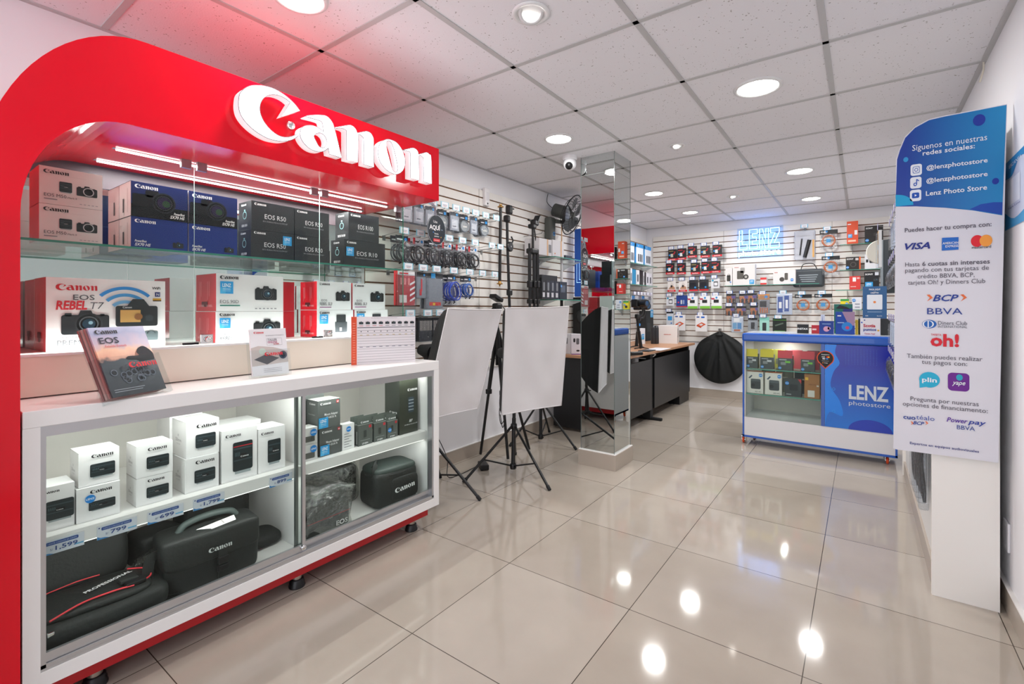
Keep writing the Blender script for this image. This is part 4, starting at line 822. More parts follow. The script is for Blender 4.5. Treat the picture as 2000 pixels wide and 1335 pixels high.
# ================================================================ COUNTER TOP DISPLAYS
def slab(g, c, m, th, n):  # c: four corners BL BR TR TL
    c = [Vector(p) for p in c]; n = Vector(n).normalized()*th; g.add(c+[p-n for p in c], [(0, 1, 2, 3), (7, 6, 5, 4), (0, 4, 5, 1), (1, 5, 6, 2), (2, 6, 7, 3), (3, 7, 4, 0)], m)
def leaning(BL, BR, h, lean, Z=.917):
    BL = Vector((BL[0], BL[1], Z)); BR = Vector((BR[0], BR[1], Z)); U = (BR-BL); w = U.length; U.normalize(); n = U.cross(Vector((0, 0, 1))).normalized()   # towards the viewer
    V = (Vector((0, 0, 1))*cos(lean)-n*sin(lean)).normalized(); return BL, U, V, U.cross(V).normalized(), w
o_, U, V, N_, w = leaning(oz(222, 776, .93), oz(326, 757, .93), .29, .42, .93)
t = thing('brochure_holder', 'large clear acrylic holder leaning at the counter left', 'brochure holder', (o_+U*w/2)*1)
w_b, h_b = .185, .235
g = G(); B = lambda x, y, k=0: o_+U*x+V*y+N_*k
slab(g, [B(-.012, -.012, -.032), B(w+.012, -.012, -.032), B(w+.012, h_b*.96, -.032), B(-.012, h_b*.96, -.032)], ACRYL, .003, N_); part(g, 'back_panel', t)
g = G(); slab(g, [B(-.012, -.012, .008), B(w+.012, -.012, .008), B(w+.012, .13, .008), B(-.012, .13, .008)], ACRYL, .003, N_); part(g, 'front_pocket', t)
g = G()
for x in (-.012, w+.010): slab(g, [B(x, -.012, .008), B(x+.002, -.012, .008), B(x+.002, .13, .008), B(x, .13, .008)], ACRYL, .04, N_)
slab(g, [B(-.012, -.014, .008), B(w+.012, -.014, .008), B(w+.012, -.012, .008), B(-.012, -.012, .008)], ACRYL, .042, N_); part(g, 'side_walls', t)
g = G(); f = F(g, B(0, 0, .009), U, V, N_); f.logo(w*.38, .085, .019, C('d82030'), 8); part(g, 'printed_lettering', t)
fb_ = (o_+U*w/2-Vector((0, 0, 0)))
g = G(); foot = [B(0, h_b*.6, -.036), B(w, h_b*.6, -.036)]
slab(g, [B(.03, .12, -.036), B(w-.03, .12, -.036), Vector((*(B(w-.03, .0, -.11))[:2], .917)), Vector((*(B(.03, .0, -.11))[:2], .917))], ACRYL, .002, (0, 0, 1)); part(g, 'rear_foot', t)
def cover_sky(nt, b, N):
    tc = N('ShaderNodeTexCoord'); mp = N('ShaderNodeSeparateXYZ'); nt.links.new(tc.outputs['Object'], mp.inputs[0]); n = N('ShaderNodeTexNoise'); n.inputs['Scale'].default_value = 14; n.inputs['Detail'].default_value = 5; nt.links.new(tc.outputs['Object'], n.inputs[0])
    a = N('ShaderNodeMath', operation='MULTIPLY_ADD'); nt.links.new(n.outputs[0], a.inputs[0]); a.inputs[1].default_value = .09; nt.links.new(mp.outputs[2], a.inputs[2])
    mr = N('ShaderNodeMapRange'); mr.inputs['From Min'].default_value = .03; mr.inputs['From Max'].default_value = .27; nt.links.new(a.outputs[0], mr.inputs[0])
    r = N('ShaderNodeValToRGB'); e = r.color_ramp.elements; e[0].position = .0; e[0].color = lin('2c3238'); e[1].position = 1; e[1].color = lin('c2c6dc')
    for p, c in ((.5, '3a434c'), (.54, 'e2a58c'), (.66, 'f0c0a0'), (.74, 'c9b7c6'), (.86, 'a9aecb')): q = e.new(p); q.color = lin(c)
    nt.links.new(mr.outputs[0], r.inputs[0]); nt.links.new(r.outputs[0], b.inputs['Base Color']); b.inputs['Roughness'].default_value = .25
COV = node_mat('sunset_cover_print', cover_sky)
for i in range(4):
    g = G(); k = -.0285+.0068*i; sh = .004*(3-i)
    slab(g, [B(.0-sh, .0, k+.006), B(w-sh, 0, k+.006), B(w-sh, h_b, k+.006), B(-sh, h_b, k+.006)], COV if i == 3 else C(('8f6a68', 'b89a94', 'a4736f')[i]), .0058, N_)
    if i == 3:
        f = F(g, B(0, 0, k+.006), U, V, N_); f.logo(w*.08, h_b*.9, .014, K0); f.text('EOS', w*.1, h_b*.76, .021, C('2b2c38'), w=w*.34, bold=.015)
        f.text('Rebeldia Ilimitada', w*.16, h_b*.7, .009, C('d8504c'), w=w*.38, it=.4)
        f.poly(smoothpoly([(w*.98, h_b*.47, 1), (w*.98, h_b*.58), (w*.86, h_b*.68), (w*.74, h_b*.66), (w*.68, h_b*.6), (w*.7, h_b*.55), (w*.5, h_b*.55), (w*.48, h_b*.51), (w*.64, h_b*.49), (w*.7, h_b*.46, 1)]), C('1d1c24'), 2); f.disc(w*.72, h_b*.57, .012, C('b07a6c'), 1.5)
        random.seed(3)
        for q in range(16): a = random.random(); bb = random.random(); f.ring(w*(.15+.7*a), h_b*(.2+.16*bb), .008, .011, C('707884'), 2, n=14); f.disc(w*(.15+.7*a), h_b*(.2+.16*bb), .006, C('20252c'), 2, n=12)
        f.rect(w*.06, h_b*.06, w*.5, .002, C('a9adb4')); f.rect(w*.06, h_b*.09, w*.55, .002, C('a9adb4'))
    g.obj('brochure', label=('rearmost brochure in the large acrylic holder', 'third brochure back in the large acrylic holder', 'second brochure back in the large acrylic holder', 'front EOS brochure with sunset photographer cover in the large holder')[i], cat='brochure', group='brochures in the large acrylic holder')
o_, U, V, N_, w = leaning(oz(493, 737, .92), oz(564, 729, .92), .17, .16, .92)
t = thing('brochure_holder', 'small clear acrylic holder with the online workshop flyer on the counter', 'brochure holder', o_+U*w/2)
h_b = .2
g = G(); slab(g, [B(-.008, 0, -.012), B(w+.008, 0, -.012), B(w+.008, h_b*.98, -.012), B(-.008, h_b*.98, -.012)], ACRYL, .003, N_); part(g, 'back_panel', t)
g = G(); slab(g, [B(-.008, 0, .01), B(w+.008, 0, .01), B(w+.008, h_b*.55, .01), B(-.008, h_b*.55, .01)], ACRYL, .002, N_); slab(g, [B(-.008, -.003, .01), B(w+.008, -.003, .01), B(w+.008, 0, .01), B(-.008, 0, .01)], ACRYL, .024, N_); part(g, 'front_pocket', t)
g = G(); f = F(g, B(0, 0, .011), U, V, N_); f.logo(w*.32, h_b*.42, .015, C('e02434'), 6); part(g, 'printed_lettering', t)
g = G(); slab(g, [B(0, .003, .004), B(w, .003, .004), B(w, h_b, .004), B(0, h_b, .004)], C('efeef0'), .01, N_); f = F(g, B(0, 0, .004), U, V, N_)
f.logo(w*.1, h_b*.9, .008, C('d8303c')); f.text('EL SEMINARIO FOTOGRAFICO', w*.42, h_b*.84, .0045, C('6a6a70'), w=w*.5); f.ring(w*.65, h_b*.72, .0, .0, K0); f.rect(w*.44, h_b*.64, w*.42, .0006, GR); f.rect(w*.44, h_b*.79, w*.42, .0006, GR); f.rect(w*.44, h_b*.64, .0006, h_b*.15, GR); f.rect(w*.86, h_b*.64, .0006, h_b*.15, GR)
f.text('TALLER', w*.46, h_b*.735, .009, C('6a6a70'), w=w*.26, bold=.01); f.text('ONLINE', w*.46, h_b*.685, .009, C('b84a78'), w=w*.26, bold=.01); f.text('EOSER', w*.62, h_b*.65, .006, C('c0303c'), bold=.02)
f.poly([(0, h_b*.22), (w, h_b*.26), (w, h_b*.5), (w*.6, h_b*.6), (w*.2, h_b*.64), (0, h_b*.6)], C('cfc4be'), 1); f.poly([(w*.06, h_b*.36), (w*.4, h_b*.24), (w*.75, h_b*.36), (w*.4, h_b*.46)], C('4f4f54'), 2); f.disc(w*.86, h_b*.42, .017, C('4a4a55'), 3); f.disc(w*.86, h_b*.42, .01, C('1e1e28'), 4); f.disc(w*.3, h_b*.52, .014, C('c9d8cc'), 2)
for q in range(3): f.rect(w*.3, h_b*(.08+.035*q), w*.5, .0014, C('9a9aa0'), 2)
g.obj('flyer', label='white Taller Online flyer with laptop photo in the small holder', cat='flyer')
p = oz(686, 713, .917); q = oz(816, 706, .917); o_ = Vector((p[0], p[1], .917)); qq = Vector((q[0]-.02, q[1], .917)); U = (qq-o_); w = U.length; U.normalize(); V = Vector((0, 0, 1)); N_ = U.cross(V).normalized(); h_b = .245
g = G(); slab(g, [B(0, 0, 0), B(w, 0, 0), B(w, h_b, 0), B(0, h_b, 0)], C('ebe7ea', .3), .004, N_); f = F(g, o_, U, V, N_)
f.rect(0, 0, w*.08, h_b, C('e0512c', .3), 1); [f.rect(w*.02, h_b*(.06+.05*i), w*.04, .002, C('f0b8a4'), 2) for i in range(17)]
f.text('EL MUNDO DE LAS CAMARAS EOS', w*.3, h_b*.965, .003, GR, w=w*.4)
for i in range(9):
    x = w*(.145+.1*i); cam_icon(f, x, h_b*.87, w*.065, dark='2a3330'); f.rect(x-w*.03, h_b*.805, w*.06, .002, C('c43040' if i < 4 else '55585c'), 2); f.disc(x, h_b*.69, .003, C('555'+'555'), 2, n=10); f.rect(x-w*.02, h_b*.61, w*.04, .0025, C('b59a3c'), 2); f.rect(x-w*.025, h_b*.36, w*.05, .003, C('6a6f80'), 2)
f.rect(w*.09, h_b*.765, w*.9, .003, C('4a4d50'), 1.5)
for i in range(13): f.rect(w*.09, h_b*(.04+.055*i), w*.9, h_b*.022, C('cfcccf'), 1)
g.obj('comparison_board', label='white camera comparison chart with orange left strip on the counter', cat='chart')
# ================================================================ COPIES
def copy_tree(o, parent=None):
    c = o.copy(); SC.collection.objects.link(c); c.parent = parent
    for ch in list(o.children): copy_tree(ch, c)
    return c
_PR = {}
def place(key, build, loc, rot, label, cat, group=None, name=None, scale=None, tilt=0):
    if key not in _PR: o = build(); _PR[key] = o
    else:
        o = copy_tree(_PR[key])
        for k in ('label', 'category', 'group'):
            if k in o: del o[k]
    o.location = loc; o.rotation_euler = (tilt, 0, rot)
    if scale: o.scale = scale
    tag(o, label, cat, group); return o
def proto(name):
    o = bpy.data.objects.new(name, None); o.empty_display_size = .03; SC.collection.objects.link(o); return o
ORD = ['first', 'second', 'third', 'fourth', 'fifth', 'sixth', 'seventh', 'eighth', 'ninth', 'tenth']
LBL = C('8fc6e6'); LW = C('f0f2f6')
# local frame of every hanging pack: front faces -Y, hangs down from the origin
def hook(length, endcol):
    def b():
        t = proto('display_hook'); g = G()
        g.box(-.012, .012, -.004, 0, -.02, .012, WIRE); g.tube([(0, -.003, 0), (0, -length, .0), (0, -length-.004, .012)], .0022, WIRE, 6); g.tube([(0, -.003, .012), (0, -length, .03)], .0016, WIRE, 5); g.obj('wire', t, origin=(0, 0, 0))
        g = G(); w, h = .078, .042; g.box(-w/2, w/2, -length-.004, -length-.002, .006, .006+h, C(endcol)); f = onY(g, -length-.004, -w/2, .006)
        f.rect(w*.1, h*.05, w*.8, h*.9, LW, 1); f.rect(w*.25, h*.45, w*.5, h*.12, C('b6bccb'), 2); f.rect(w*.3, h*.25, w*.4, h*.1, C('c9a9a9'), 2); g.obj('price_tag', t, origin=(0, 0, 0)); return t
    return b
def cable(header, coil, R=.054, n=3, hw=.1, W_=.118, H_=.17, dot=True, red=False):
    def b():
        t = proto('cable_pack'); g = G(); g.box(-hw/2, hw/2, -.004, -.002, -.042, 0, C(header)); f = onY(g, -.004, -hw/2, -.042)
        f.rect(hw*.1, .014, hw*.45, .008, C('e6e6ea' if header < '8' else '3a3c44'), 1)
        if red: f.rect(0, 0, hw*.2, .042, C('c62a34'), 1); f.poly([(hw*.35, .01), (hw*.6, .03), (hw*.62, .026), (hw*.4, .008)], C('2a2c30'), 2)
        if dot: f.disc(hw*.8, .02, .011, C('2a8fd8'), 1)
        g.obj('header_card', t, origin=(0, 0, 0))
        g = G(); m = mat('cable_'+coil, coil, .38); c = -.042-R-.012
        for i in range(n): g.torus((.004*(i % 2)-.002, -.012-.009*i, c+.003*(i % 2)), R*(1-.1*(i % 3)), .0042, (0, 1, 0), m, 24, 6, .05, .92)
        g.tube([(.012, -.012, c-R*.9), (.02, -.018, c-R*1.15), (.005, -.02, c-R*1.25)], .005, BLACK, 6); g.obj('cable_coil', t, origin=(0, 0, 0))
        g = G(); d = .009*n+.008; rows = []
        for j in range(9):
            z = -.03-(H_-.03)*j/8; k = sin(pi*min(1, max(0, j/8)))**.6; row = []
            for i in range(14):
                a = 2*pi*i/14; nz = noise.noise(Vector((cos(a)*3, sin(a)*3, j*1.1+R*50)))*.006
                row.append(Vector((cos(a)*(W_/2)+nz, -.004-d*.5+(d*.5*k+.001)*-sin(a)+nz, z)))
            rows.append(row)
        g.grid(rows, PLASTIC, True, True); g.obj('clear_bag', t, origin=(0, 0, 0)); return t
    return b
def filt(tag_='2a8fd8'):
    def b():
        t = proto('filter_pack'); g = G(); w = .084; g.box(-w/2, w/2, -.006, -.003, -.045, 0, C('24272d')); f = onY(g, -.006, -w/2, -.045); f.rect(.012, .016, .035, .007, C('c9ccd2'), 1); f.rect(w*.68, .012, .02, .02, C(tag_), 1); g.obj('header_card', t, origin=(0, 0, 0))
        g = G(); c = (0, -.012, -.087); g.lathe([(.041, .009), (.042, -.006), (.037, -.008), (.036, -.004)], c, (0, 1, 0), C('8a9298', .25), 28); g.lathe([(.034, -.004), (.0001, -.004)], c, (0, 1, 0), C('b9bcbc', .3), 24); f = onY(g, -.018, -.02, -.1); f.rect(0, .004, .04, .012, C('e4e2da'), 1); g.obj('filter_case', t, origin=(0, 0, 0))
        g = G(); g.box(-w/2, w/2, -.022, -.004, -.135, -.045, PLASTIC); g.obj('clear_shell', t, origin=(0, 0, 0)); return t
    return b
def flat(name, w, h, d, col, draw, shell=False):
    def b():
        g = G(); g.box(-w/2, w/2, -d, -.001, -h, 0, C(col)); f = onY(g, -d, -w/2, -h)
        if draw: draw(f, w, h)
        if shell: g.box(-w/2-.004, w/2+.004, -d-.012, -d-.001, -h-.004, -.02, PLASTIC)
        return g.obj(name, origin=(0, 0, 0))
    return b
LRED = mat('c_red_tool', 'd8323c', .35)
def d_kit(f, w, h): f.rect(0, h*.88, w, h*.12, C('f0eeee')); f.rect(w*.1, h*.91, w*.5, h*.04, RD, 2); [f.rect(w*(.15+.22*i), h*.6, w*.1, h*.2, C('e88a88'), 2) for i in range(3)]; f.rect(w*.1, h*.08, w*.42, h*.22, C('e9d9d6'), 2); [f.poly([(w*.7, h*(.1+.16*i)), (w, h*(.2+.16*i)), (w, h*(.26+.16*i)), (w*.7, h*(.16+.16*i))], C('f4eeee'), 2) for i in range(4)]
def d_blis(f, w, h): f.rect(0, h*.86, w, h*.14, C('26282c')); f.rect(w*.3, h*.86, w*.25, h*.14, C('2ea0e0'), 2); f.rect(w*.2, h*.08, w*.68, h*.1, C('d8342c'), 2); f.rect(w*.4, h*.09, w*.14, h*.07, C('f0c83c'), 3)
def d_tool(f, w, h): f.rect(0, h*.82, w, h*.18, C('1f2124')); f.disc(w*.8, h*.9, w*.1, C('2a8fd8'), 2); f.rrect(w*.45, h*.25, w*.14, h*.5, w*.05, LRED, 2, ) ; f.rrect(w*.3, h*.1, w*.22, h*.24, w*.04, LRED, 3)
def d_pens(f, w, h): f.rect(0, h*.86, w, h*.14, C('26282c')); [f.rect(w*(.06+.11*i), h*.45, w*.04, h*.42, C('d6cfc6'), 2) for i in range(9)]
def d_grey(f, w, h): f.rect(0, h*.8, w, h*.2, C('3c4048')); f.disc(w*.75, h*.88, w*.12, C('3a9ad8'), 2); f.rect(w*.15, h*.1, w*.7, h*.5, C('d9dbe0'), 2); f.rect(w*.25, h*.2, w*.4, h*.06, C('6a6e78'), 3)
XW = XL+.018
def wallL(v_tag, spec, row):
    """spec: (u_tag, kind, how many on the hook)"""
    z0 = None
    for i, (u, v, kind, n) in enumerate(spec):
        p = ox(u, v, XW+.2); y, z = p[1], p[2]-.03
        gz = min(GZ, key=lambda q: abs(q-z)); z = gz
        place('hookL', hook(.2, '8fd0e4'), (XW, y, z), pi/2, f'wire hook with pale blue tag, {ORD[i]} from left, {row} row of left wall', 'display hook', 'wire hooks on the left slatwall')
        KD = {'cab': ('cable_pack', 'bagged black cable coil with white and red card', cable('e9e7ea', '1c1e24', red=True)), 'cabb': ('cable_pack', 'bagged black cable coil with dark card', cable('2a2e36', '20242e')), 'blue': ('cable_pack', 'coiled bright blue cable in a clear bag', cable('23262e', '1748c4', .066, 4, .1, .15, .22)), 'blues': ('cable_pack', 'small coiled blue cable in a clear bag', cable('23262e', '1f66c4', .05, 3, .08, .11, .17)),
              'fil': ('filter_pack', 'round lens filter under a black card', filt()), 'kit': ('accessory_pack', 'flat red accessory kit pack with white stripes', flat('accessory_pack', .15, .22, .012, 'd3242e', d_kit, True)), 'tool': ('tool_pack', 'clear pack with a red tool', flat('tool_pack', .085, .17, .01, '9aa0a6', d_tool, True)),
              'bli': ('blister_pack', 'grey sheet pack with red and yellow sticker', flat('blister_pack', .15, .24, .008, '9a9ea4', d_blis, True)), 'pen': ('brush_pack', 'dark pack of thin brushes', flat('brush_pack', .11, .16, .01, '3c3f44', d_pens, True)), 'gry': ('accessory_pack', 'small clear pack with a printed grey card', flat('accessory_pack', .085, .13, .012, 'b9bcc4', d_grey, True))}
        nm, lb, bd_ = KD[kind]
        for k in range(n):
            if kind in ('bli', 'tool', 'kit') : off = -.175+.018*k
            else: off = -.17+.043*k
            place('L'+kind, bd_, (XW-off if False else XW+.175-(n-1-k)*(.018 if kind in ('bli', 'tool', 'kit', 'pen') else .042), y+random.uniform(-.004, .004), z-.004), pi/2+random.uniform(-.12, .12),
                  f"{lb}, {row} row, {ORD[i]} hook{'' if n == 1 else ', '+('front' if k == n-1 else 'rear' if k == 0 else 'in between')}", nm.replace('_', ' '), f'{lb.split(",")[0]}s'[:60])
random.seed(7)
wallL(0, [(797, 377, 'gry', 2), (822, 383, 'gry', 2), (845, 388, 'gry', 2), (868, 391, 'fil', 2), (890.5, 395, 'gry', 2), (910, 402, 'fil', 3), (928.5, 407, 'gry', 1), (948.5, 412.6, 'fil', 3), (968.8, 416.5, 'gry', 0)], 'top')
wallL(0, [(789, 441, 'cabb', 2), (821, 447, 'cab', 3), (850, 452, 'cabb', 2), (877, 457, 'cab', 3), (903, 462, 'cab', 3), (927.5, 466, 'cab', 3), (960.6, 473, 'cab', 0), (977, 474, 'cab', 0)], 'second')
wallL(0, [(797, 515, 'kit', 3), (826, 518, 'tool', 3), (852.5, 519, 'bli', 4), (886, 522.6, 'blue', 3), (917, 525, 'blues', 2), (942, 529, 'blues', 0), (966, 531, 'blues', 0)], 'third')
wallL(0, [(801, 608, 'pen', 3), (835, 608, 'pen', 3), (859, 608, 'pen', 2)], 'fourth')
# oval "Usa AQUI" sign
p = ox(852, 449, -2.30); t = thing('hanging_sign', 'black oval Usa AQUI sign hanging in front of the cable packs', 'sign', (p[0], p[1], p[2]-.1))
g = G(); n_ = 40; g.prism([(p[0], p[1]+.082*cos(2*pi*i/n_), p[2]+.10*sin(2*pi*i/n_)) for i in range(n_)], (.003, 0, 0), C('1c2630', .4)); f = onX(g, p[0]+.003, p[1], p[2])
f.text('Usa', -.03, .045, .018, WT, 'L', k=2); f.text('AQUÍ', -.066, .0, .03, WT, w=.098, bold=.03, k=2); f.text('tus', .04, .002, .01, C('a9c4d8'), k=2); f.text('Scotia', -.02, -.03, .011, WT, bold=.01, k=2); f.text('puntos', -.02, -.046, .011, WT, bold=.01, k=2); f.rect(-.03, -.078, .06, .02, C('d8303a'), 2); f.text('Scotiabank', 0, -.072, .008, WT, 'C', k=4); f.disc(-.03, -.018, .004, C('3a8ad8'), 2); f.disc(.04, -.045, .004, C('e8b43c'), 2)
f.ring(0, 0, .08, .082, C('c9d0d4'), 2, ay=1.22); part(g, 'sign_face', t)
g = G(); strap(g, [(p[0], p[1]-.01, p[2]+.09), (p[0]-.005, p[1]-.012, p[2]+.15), (p[0]-.06, p[1]-.02, p[2]+.2), (p[0]-.15, p[1]-.02, p[2]+.215)], .02, clear('sign_strip', 'dfe8f0', .15, .1, white=.3), (0, 1, 0)); part(g, 'hanger_strip', t)

# ================================================================ TRIPODS, FAN ON THE LEFT WALL
BT = mat('tripod_black', '0f1012', .35)
def wy(u, X): return ox(u, 500, X)[1]
x = -2.42; y = wy(976, x); zt = ox(978, 398, x)[2]; zb = ox(972, 553, x)[2]
t = thing('extension_pole', 'black extension pole with brass ends hanging on the left slatwall', 'pole', (x, y, zb))
g = G(); g.tube([(XW, y+.02, zt-.08), (x-.014, y+.02, zt-.08), (x-.0, y+.02, zt-.085)], .004, WIRE, 6); g.tube([(XW, y-.02, zt-.08), (x, y-.02, zt-.08)], .004, WIRE, 6); part(g, 'wall_bracket', t)
g = G(); g.tube([(x, y, zb+.02), (x, y+.012, zt-.03)], .0125, BT, 12); part(g, 'pole', t)
for z, yy in ((zt-.03, y+.012), (zb-.005, y)): g = G(); g.lathe([(.005, -.012), (.008, 0), (.026, .002), (.026, .008), (.013, .012), (.013, .025)] if z > 1.8 else [(.004, -.02), (.008, -.005), (.026, 0), (.026, .006), (.013, .01), (.013, .024)], (x, yy, z), (0, 0, 1), mat('brass', 'c79a5a', .3, .9), 18); part(g, 'brass_end', t)
x = -2.42; y = wy(991, x); zt = ox(1000, 400, x)[2]; zb = ox(997, 600, x)[2]
t = thing('monopod', 'black monopod with round locking plate hanging right of the brass ended pole', 'monopod', (x, y, zb))
g = G(); g.tube([(x, y+.03, zb), (x, y, zt-.32), (x, y-.005, zt-.12)], .012, BT, 10); part(g, 'pole', t)
g = G(); g.lathe([(.042, 0), (.042, .012), (.034, .016)], (x+.005, y+.02, zt-.36), (1, 0, 0), BT, 24); g.lathe([(.007, 0), (.007, .02)], (x+.005, y+.02, zt-.36), (1, 0, 0), CHROME, 10); g.tube([(x, y+.04, zt-.36), (x, y+.08, zt-.3), (x, y+.055, zt-.27)], .007, BT, 6); part(g, 'locking_plate', t)
g = G(); g.rbox(x-.02, x+.025, y-.01, y+.05, zt-.09, zt-.01, BT, .015); g.rbox(x-.02, x+.03, y-.04, y+.01, zt-.16, zt-.1, BT, .015); g.tube([(x, y+.03, zt-.04), (x, y+.09, zt-.03)], .006, BT, 6); part(g, 'head', t)
g = G(); g.rbox(x-.014, x+.02, y+.0, y+.05, zb+.1, zb+.15, BT, .008); part(g, 'clamp', t)
def wall_tripod():
    x = -2.4; y = wy(1042, x); zt = ox(1042, 425, x)[2]; zc = ox(1042, 492, x)[2]; zb = ox(1042, 606, x)[2]-.1
    t = thing('tripod', 'large folded black tripod with pan head standing against the slatwall', 'tripod', (x, y, zb))
    g = G(); g.tube([(x, y-.01, zc), (x, y-.01, zt-.09)], .011, BT, 10); part(g, 'centre_column', t)
    g = G(); g.rbox(x-.03, x+.03, y-.05, y+.01, zt-.1, zt-.06, BT, .01); g.rbox(x-.028, x+.028, y-.02, y+.055, zt-.07, zt-.015, BT, .014); mx = Matrix.Translation((x, y+.05, zt-.01)) @ Matrix.Rotation(-.6, 4, 'X'); g.rbox(-.03, .03, -.012, .012, -.045, .045, BT, .006, mx=mx); g.lathe([(.01, 0), (.01, .03)], (x, y-.05, zt-.03), (0, -1, 0), BT, 10); part(g, 'pan_head', t)
    g = G(); g.tube([(x, y+.01, zt-.08), (x, y+.06, zt-.3)], .006, BT, 8); g.tube([(x, y+.06, zt-.3), (x, y+.085, zt-.4)], .012, BT, 8); part(g, 'pan_handle', t)
    for dy, k in ((-.062, 0), (-.005, 1), (.035, 2)):
        g = G(); g.tube([(x+.01*k, y+dy, zc), (x+.01*k, y+dy, zc-.28)], .0155, BT, 10); g.tube([(x+.01*k, y+dy, zc-.28), (x+.01*k, y+dy+.004, zb)], .012, BT, 10); g.rbox(x+.01*k-.02, x+.01*k+.02, y+dy-.019, y+dy+.019, zc-.32, zc-.26, BT, .006); g.rbox(x+.01*k-.02, x+.01*k+.02, y+dy-.019, y+dy+.019, zb+.16, zb+.2, BT, .006); g.lathe([(.015, 0), (.012, .03)], (x+.01*k, y+dy+.004, zb-.0), (0, 0, 1), BT, 10); part(g, 'leg', t)
    g = G(); g.rbox(x-.035, x+.035, y-.075, y+.055, zc-.02, zc+.03, BT, .014); g.tube([(x, y-.065, zc+.02), (x, y-.068, zc+.07)], .009, BT, 8); part(g, 'shoulder', t)
    g = G(); x_ = XW; g.tube([(x_, y+.1, zt-.14), (x+.02, y+.1, zt-.13), (x+.04, y+.09, zt-.11)], .003, WIRE, 6); g.obj('display_hook', label='bare wire hook right of the big folded tripod head', cat='display hook')
wall_tripod()
x = -2.42; y = wy(1097, x)
t = thing('light_tube', 'white tube light with black handle standing upright against the slatwall', 'tube light', (x, y, .99))
zz = lambda v: ox(1097, v, x)[2]
g = G(); g.tube([(x, y, zz(572)), (x, y, zz(500))], .0135, C('d8d6d8', .35), 12); part(g, 'tube', t)
g = G(); g.tube([(x, y, zz(608)-.1), (x, y, zz(572))], .016, BT, 12); part(g, 'handle', t)
g = G(); g.lathe([(.014, 0), (.014, .012)], (x, y, zz(499)), (0, 0, 1), BT, 12); g.tube([(x, y, zz(499)), (x, y, zz(440))], .006, mat('tan_wood', 'cfa67e', .5), 8); part(g, 'upper_rod', t)
x = -2.40; y = wy(1051, x); g = G(); g.tube([(x, y, zz(600)-.1), (x, y, ox(1051, 542, x)[2])], .009, BT, 10); g.torus((x, y+.025, ox(1051, 562, x)[2]), .012, .003, (1, 0, 0), BT, 14, 5); g.obj('light_stand_pole', label='short thin black pole just right of the big folded tripod', cat='pole')
# wall fan
c = Vector(ox(1118, 420, -2.36)); t = thing('wall_fan', 'dark grey wall fan with round wire cage on the left wall', 'fan', (XL+.02, c.y-.05, c.z-.1))
FG = mat('fan_grey', '5a5d58', .45); ax = (Vector((.93, .12, -.35))).normalized()
fb0 = Vector(ox(1076, 445, XL+.07))
g = G(); g.rbox(XL+.02, XL+.1, fb0.y-.05, fb0.y+.05, ox(1076, 470, XL+.07)[2], ox(1076, 424, XL+.07)[2], FG, .02, 3); g.tube([fb0+Vector((.03, .03, .07)), fb0+Vector((.1, .12, .06)), c-ax*.12], .022, FG, 10); g.disc = None; part(g, 'wall_bracket', t)
U_ = ax.cross(Vector((0, 0, 1))).normalized(); V_ = ax.cross(U_)
mc = c-ax*.09
g = G(); g.lathe([(.045, -.13), (.065, -.12), (.07, .0), (.06, .05)], mc, ax, FG, 20); part(g, 'motor', t)
g = G()
for i in range(36):
    a = 2*pi*i/36; d = U_*cos(a)+V_*sin(a); g.tube([c-ax*.045+d*.05, c-ax*.05+d*.15, c+d*.2, c+ax*.045+d*.15, c+ax*.055+d*.04], .0014, BLACK, 4)
for r, h in ((.2, 0), (.15, .045), (.1, .052), (.15, -.05), (.1, -.048)): g.torus(c+ax*h, r, .0022 if r < .2 else .006, ax, BLACK, 40, 5)
part(g, 'cage', t)
g = G()
for i in range(5):
    a0 = 2*pi*i/5; rows = []
    for j in range(6):
        r = .03+.145*j/5; wd = .25+.35*sin(pi*(j+1)/7); rows.append([c+(U_*cos(a0+q*wd)+V_*sin(a0+q*wd))*r+ax*(.012*q) for q in (-1, 0, 1)])
    g.grid(rows, C('4b4f52', .3), True)
g.lathe([(.03, -.02), (.032, .015), (.0001, .025)], c, ax, FG, 18); part(g, 'blades', t)
g = G(); f = onX(g, XL+.1, fb0.y, fb0.z-.06); f.disc(.01, 0, .02, C('2a8fd0'), 1); f.disc(.01, 0, .012, C('12305a'), 2); part(g, 'speed_knob', t)
g = G(); yy = ox(1072, 380, XL+.02)[1]; g.tube(smooth3([(XL+.01, yy, CEIL-.01), (XL+.012, yy-.02, CEIL-.1), (XL+.04, yy+.05, CEIL-.16), (XL+.07, fb0.y+.06, CEIL-.2), mc-ax*.13]), .003, BLACK, 6); part(g, 'power_cord', t)

# ================================================================ LEFT WALL SHELVES, TALL PANEL
def lshelf(lb, ya, yb, z, d=.26):
    g = G(); g.box(XW, XW+d, ya, yb, z-.008, z, GLASS, front=GEDGE, side=GEDGE)
    for y in (ya+.06, yb-.06): g.prism([(XW, y, z-.008), (XW+d*.85, y, z-.008), (XW+d*.3, y, z-.05), (XW, y, z-.09)], (0, .005, 0), clear('bracket_clear', 'e8ecee', .08, .1, white=.35))
    return g.obj('glass_wall_shelf', label=lb, cat='shelf')
s1 = ox(1050, 508, XW)[2]+.0; lshelf('upper glass shelf on the left wall before the column', 3.78, 4.42, 1.69)
lshelf('lower glass shelf on the left wall before the column', 3.82, 4.45, 1.29)
def wbox(lb, X, y0, y1, z0, h, d, col, draw=None, side=None, cat='box', nm='product_box', top=None, group=None):
    return carton(nm, lb, X, y0, y1, z0, z0+h, d, col, side, top, draw, None, cat, group)
ya = lambda u, X=-2.35: ox(u, 500, X)[1]
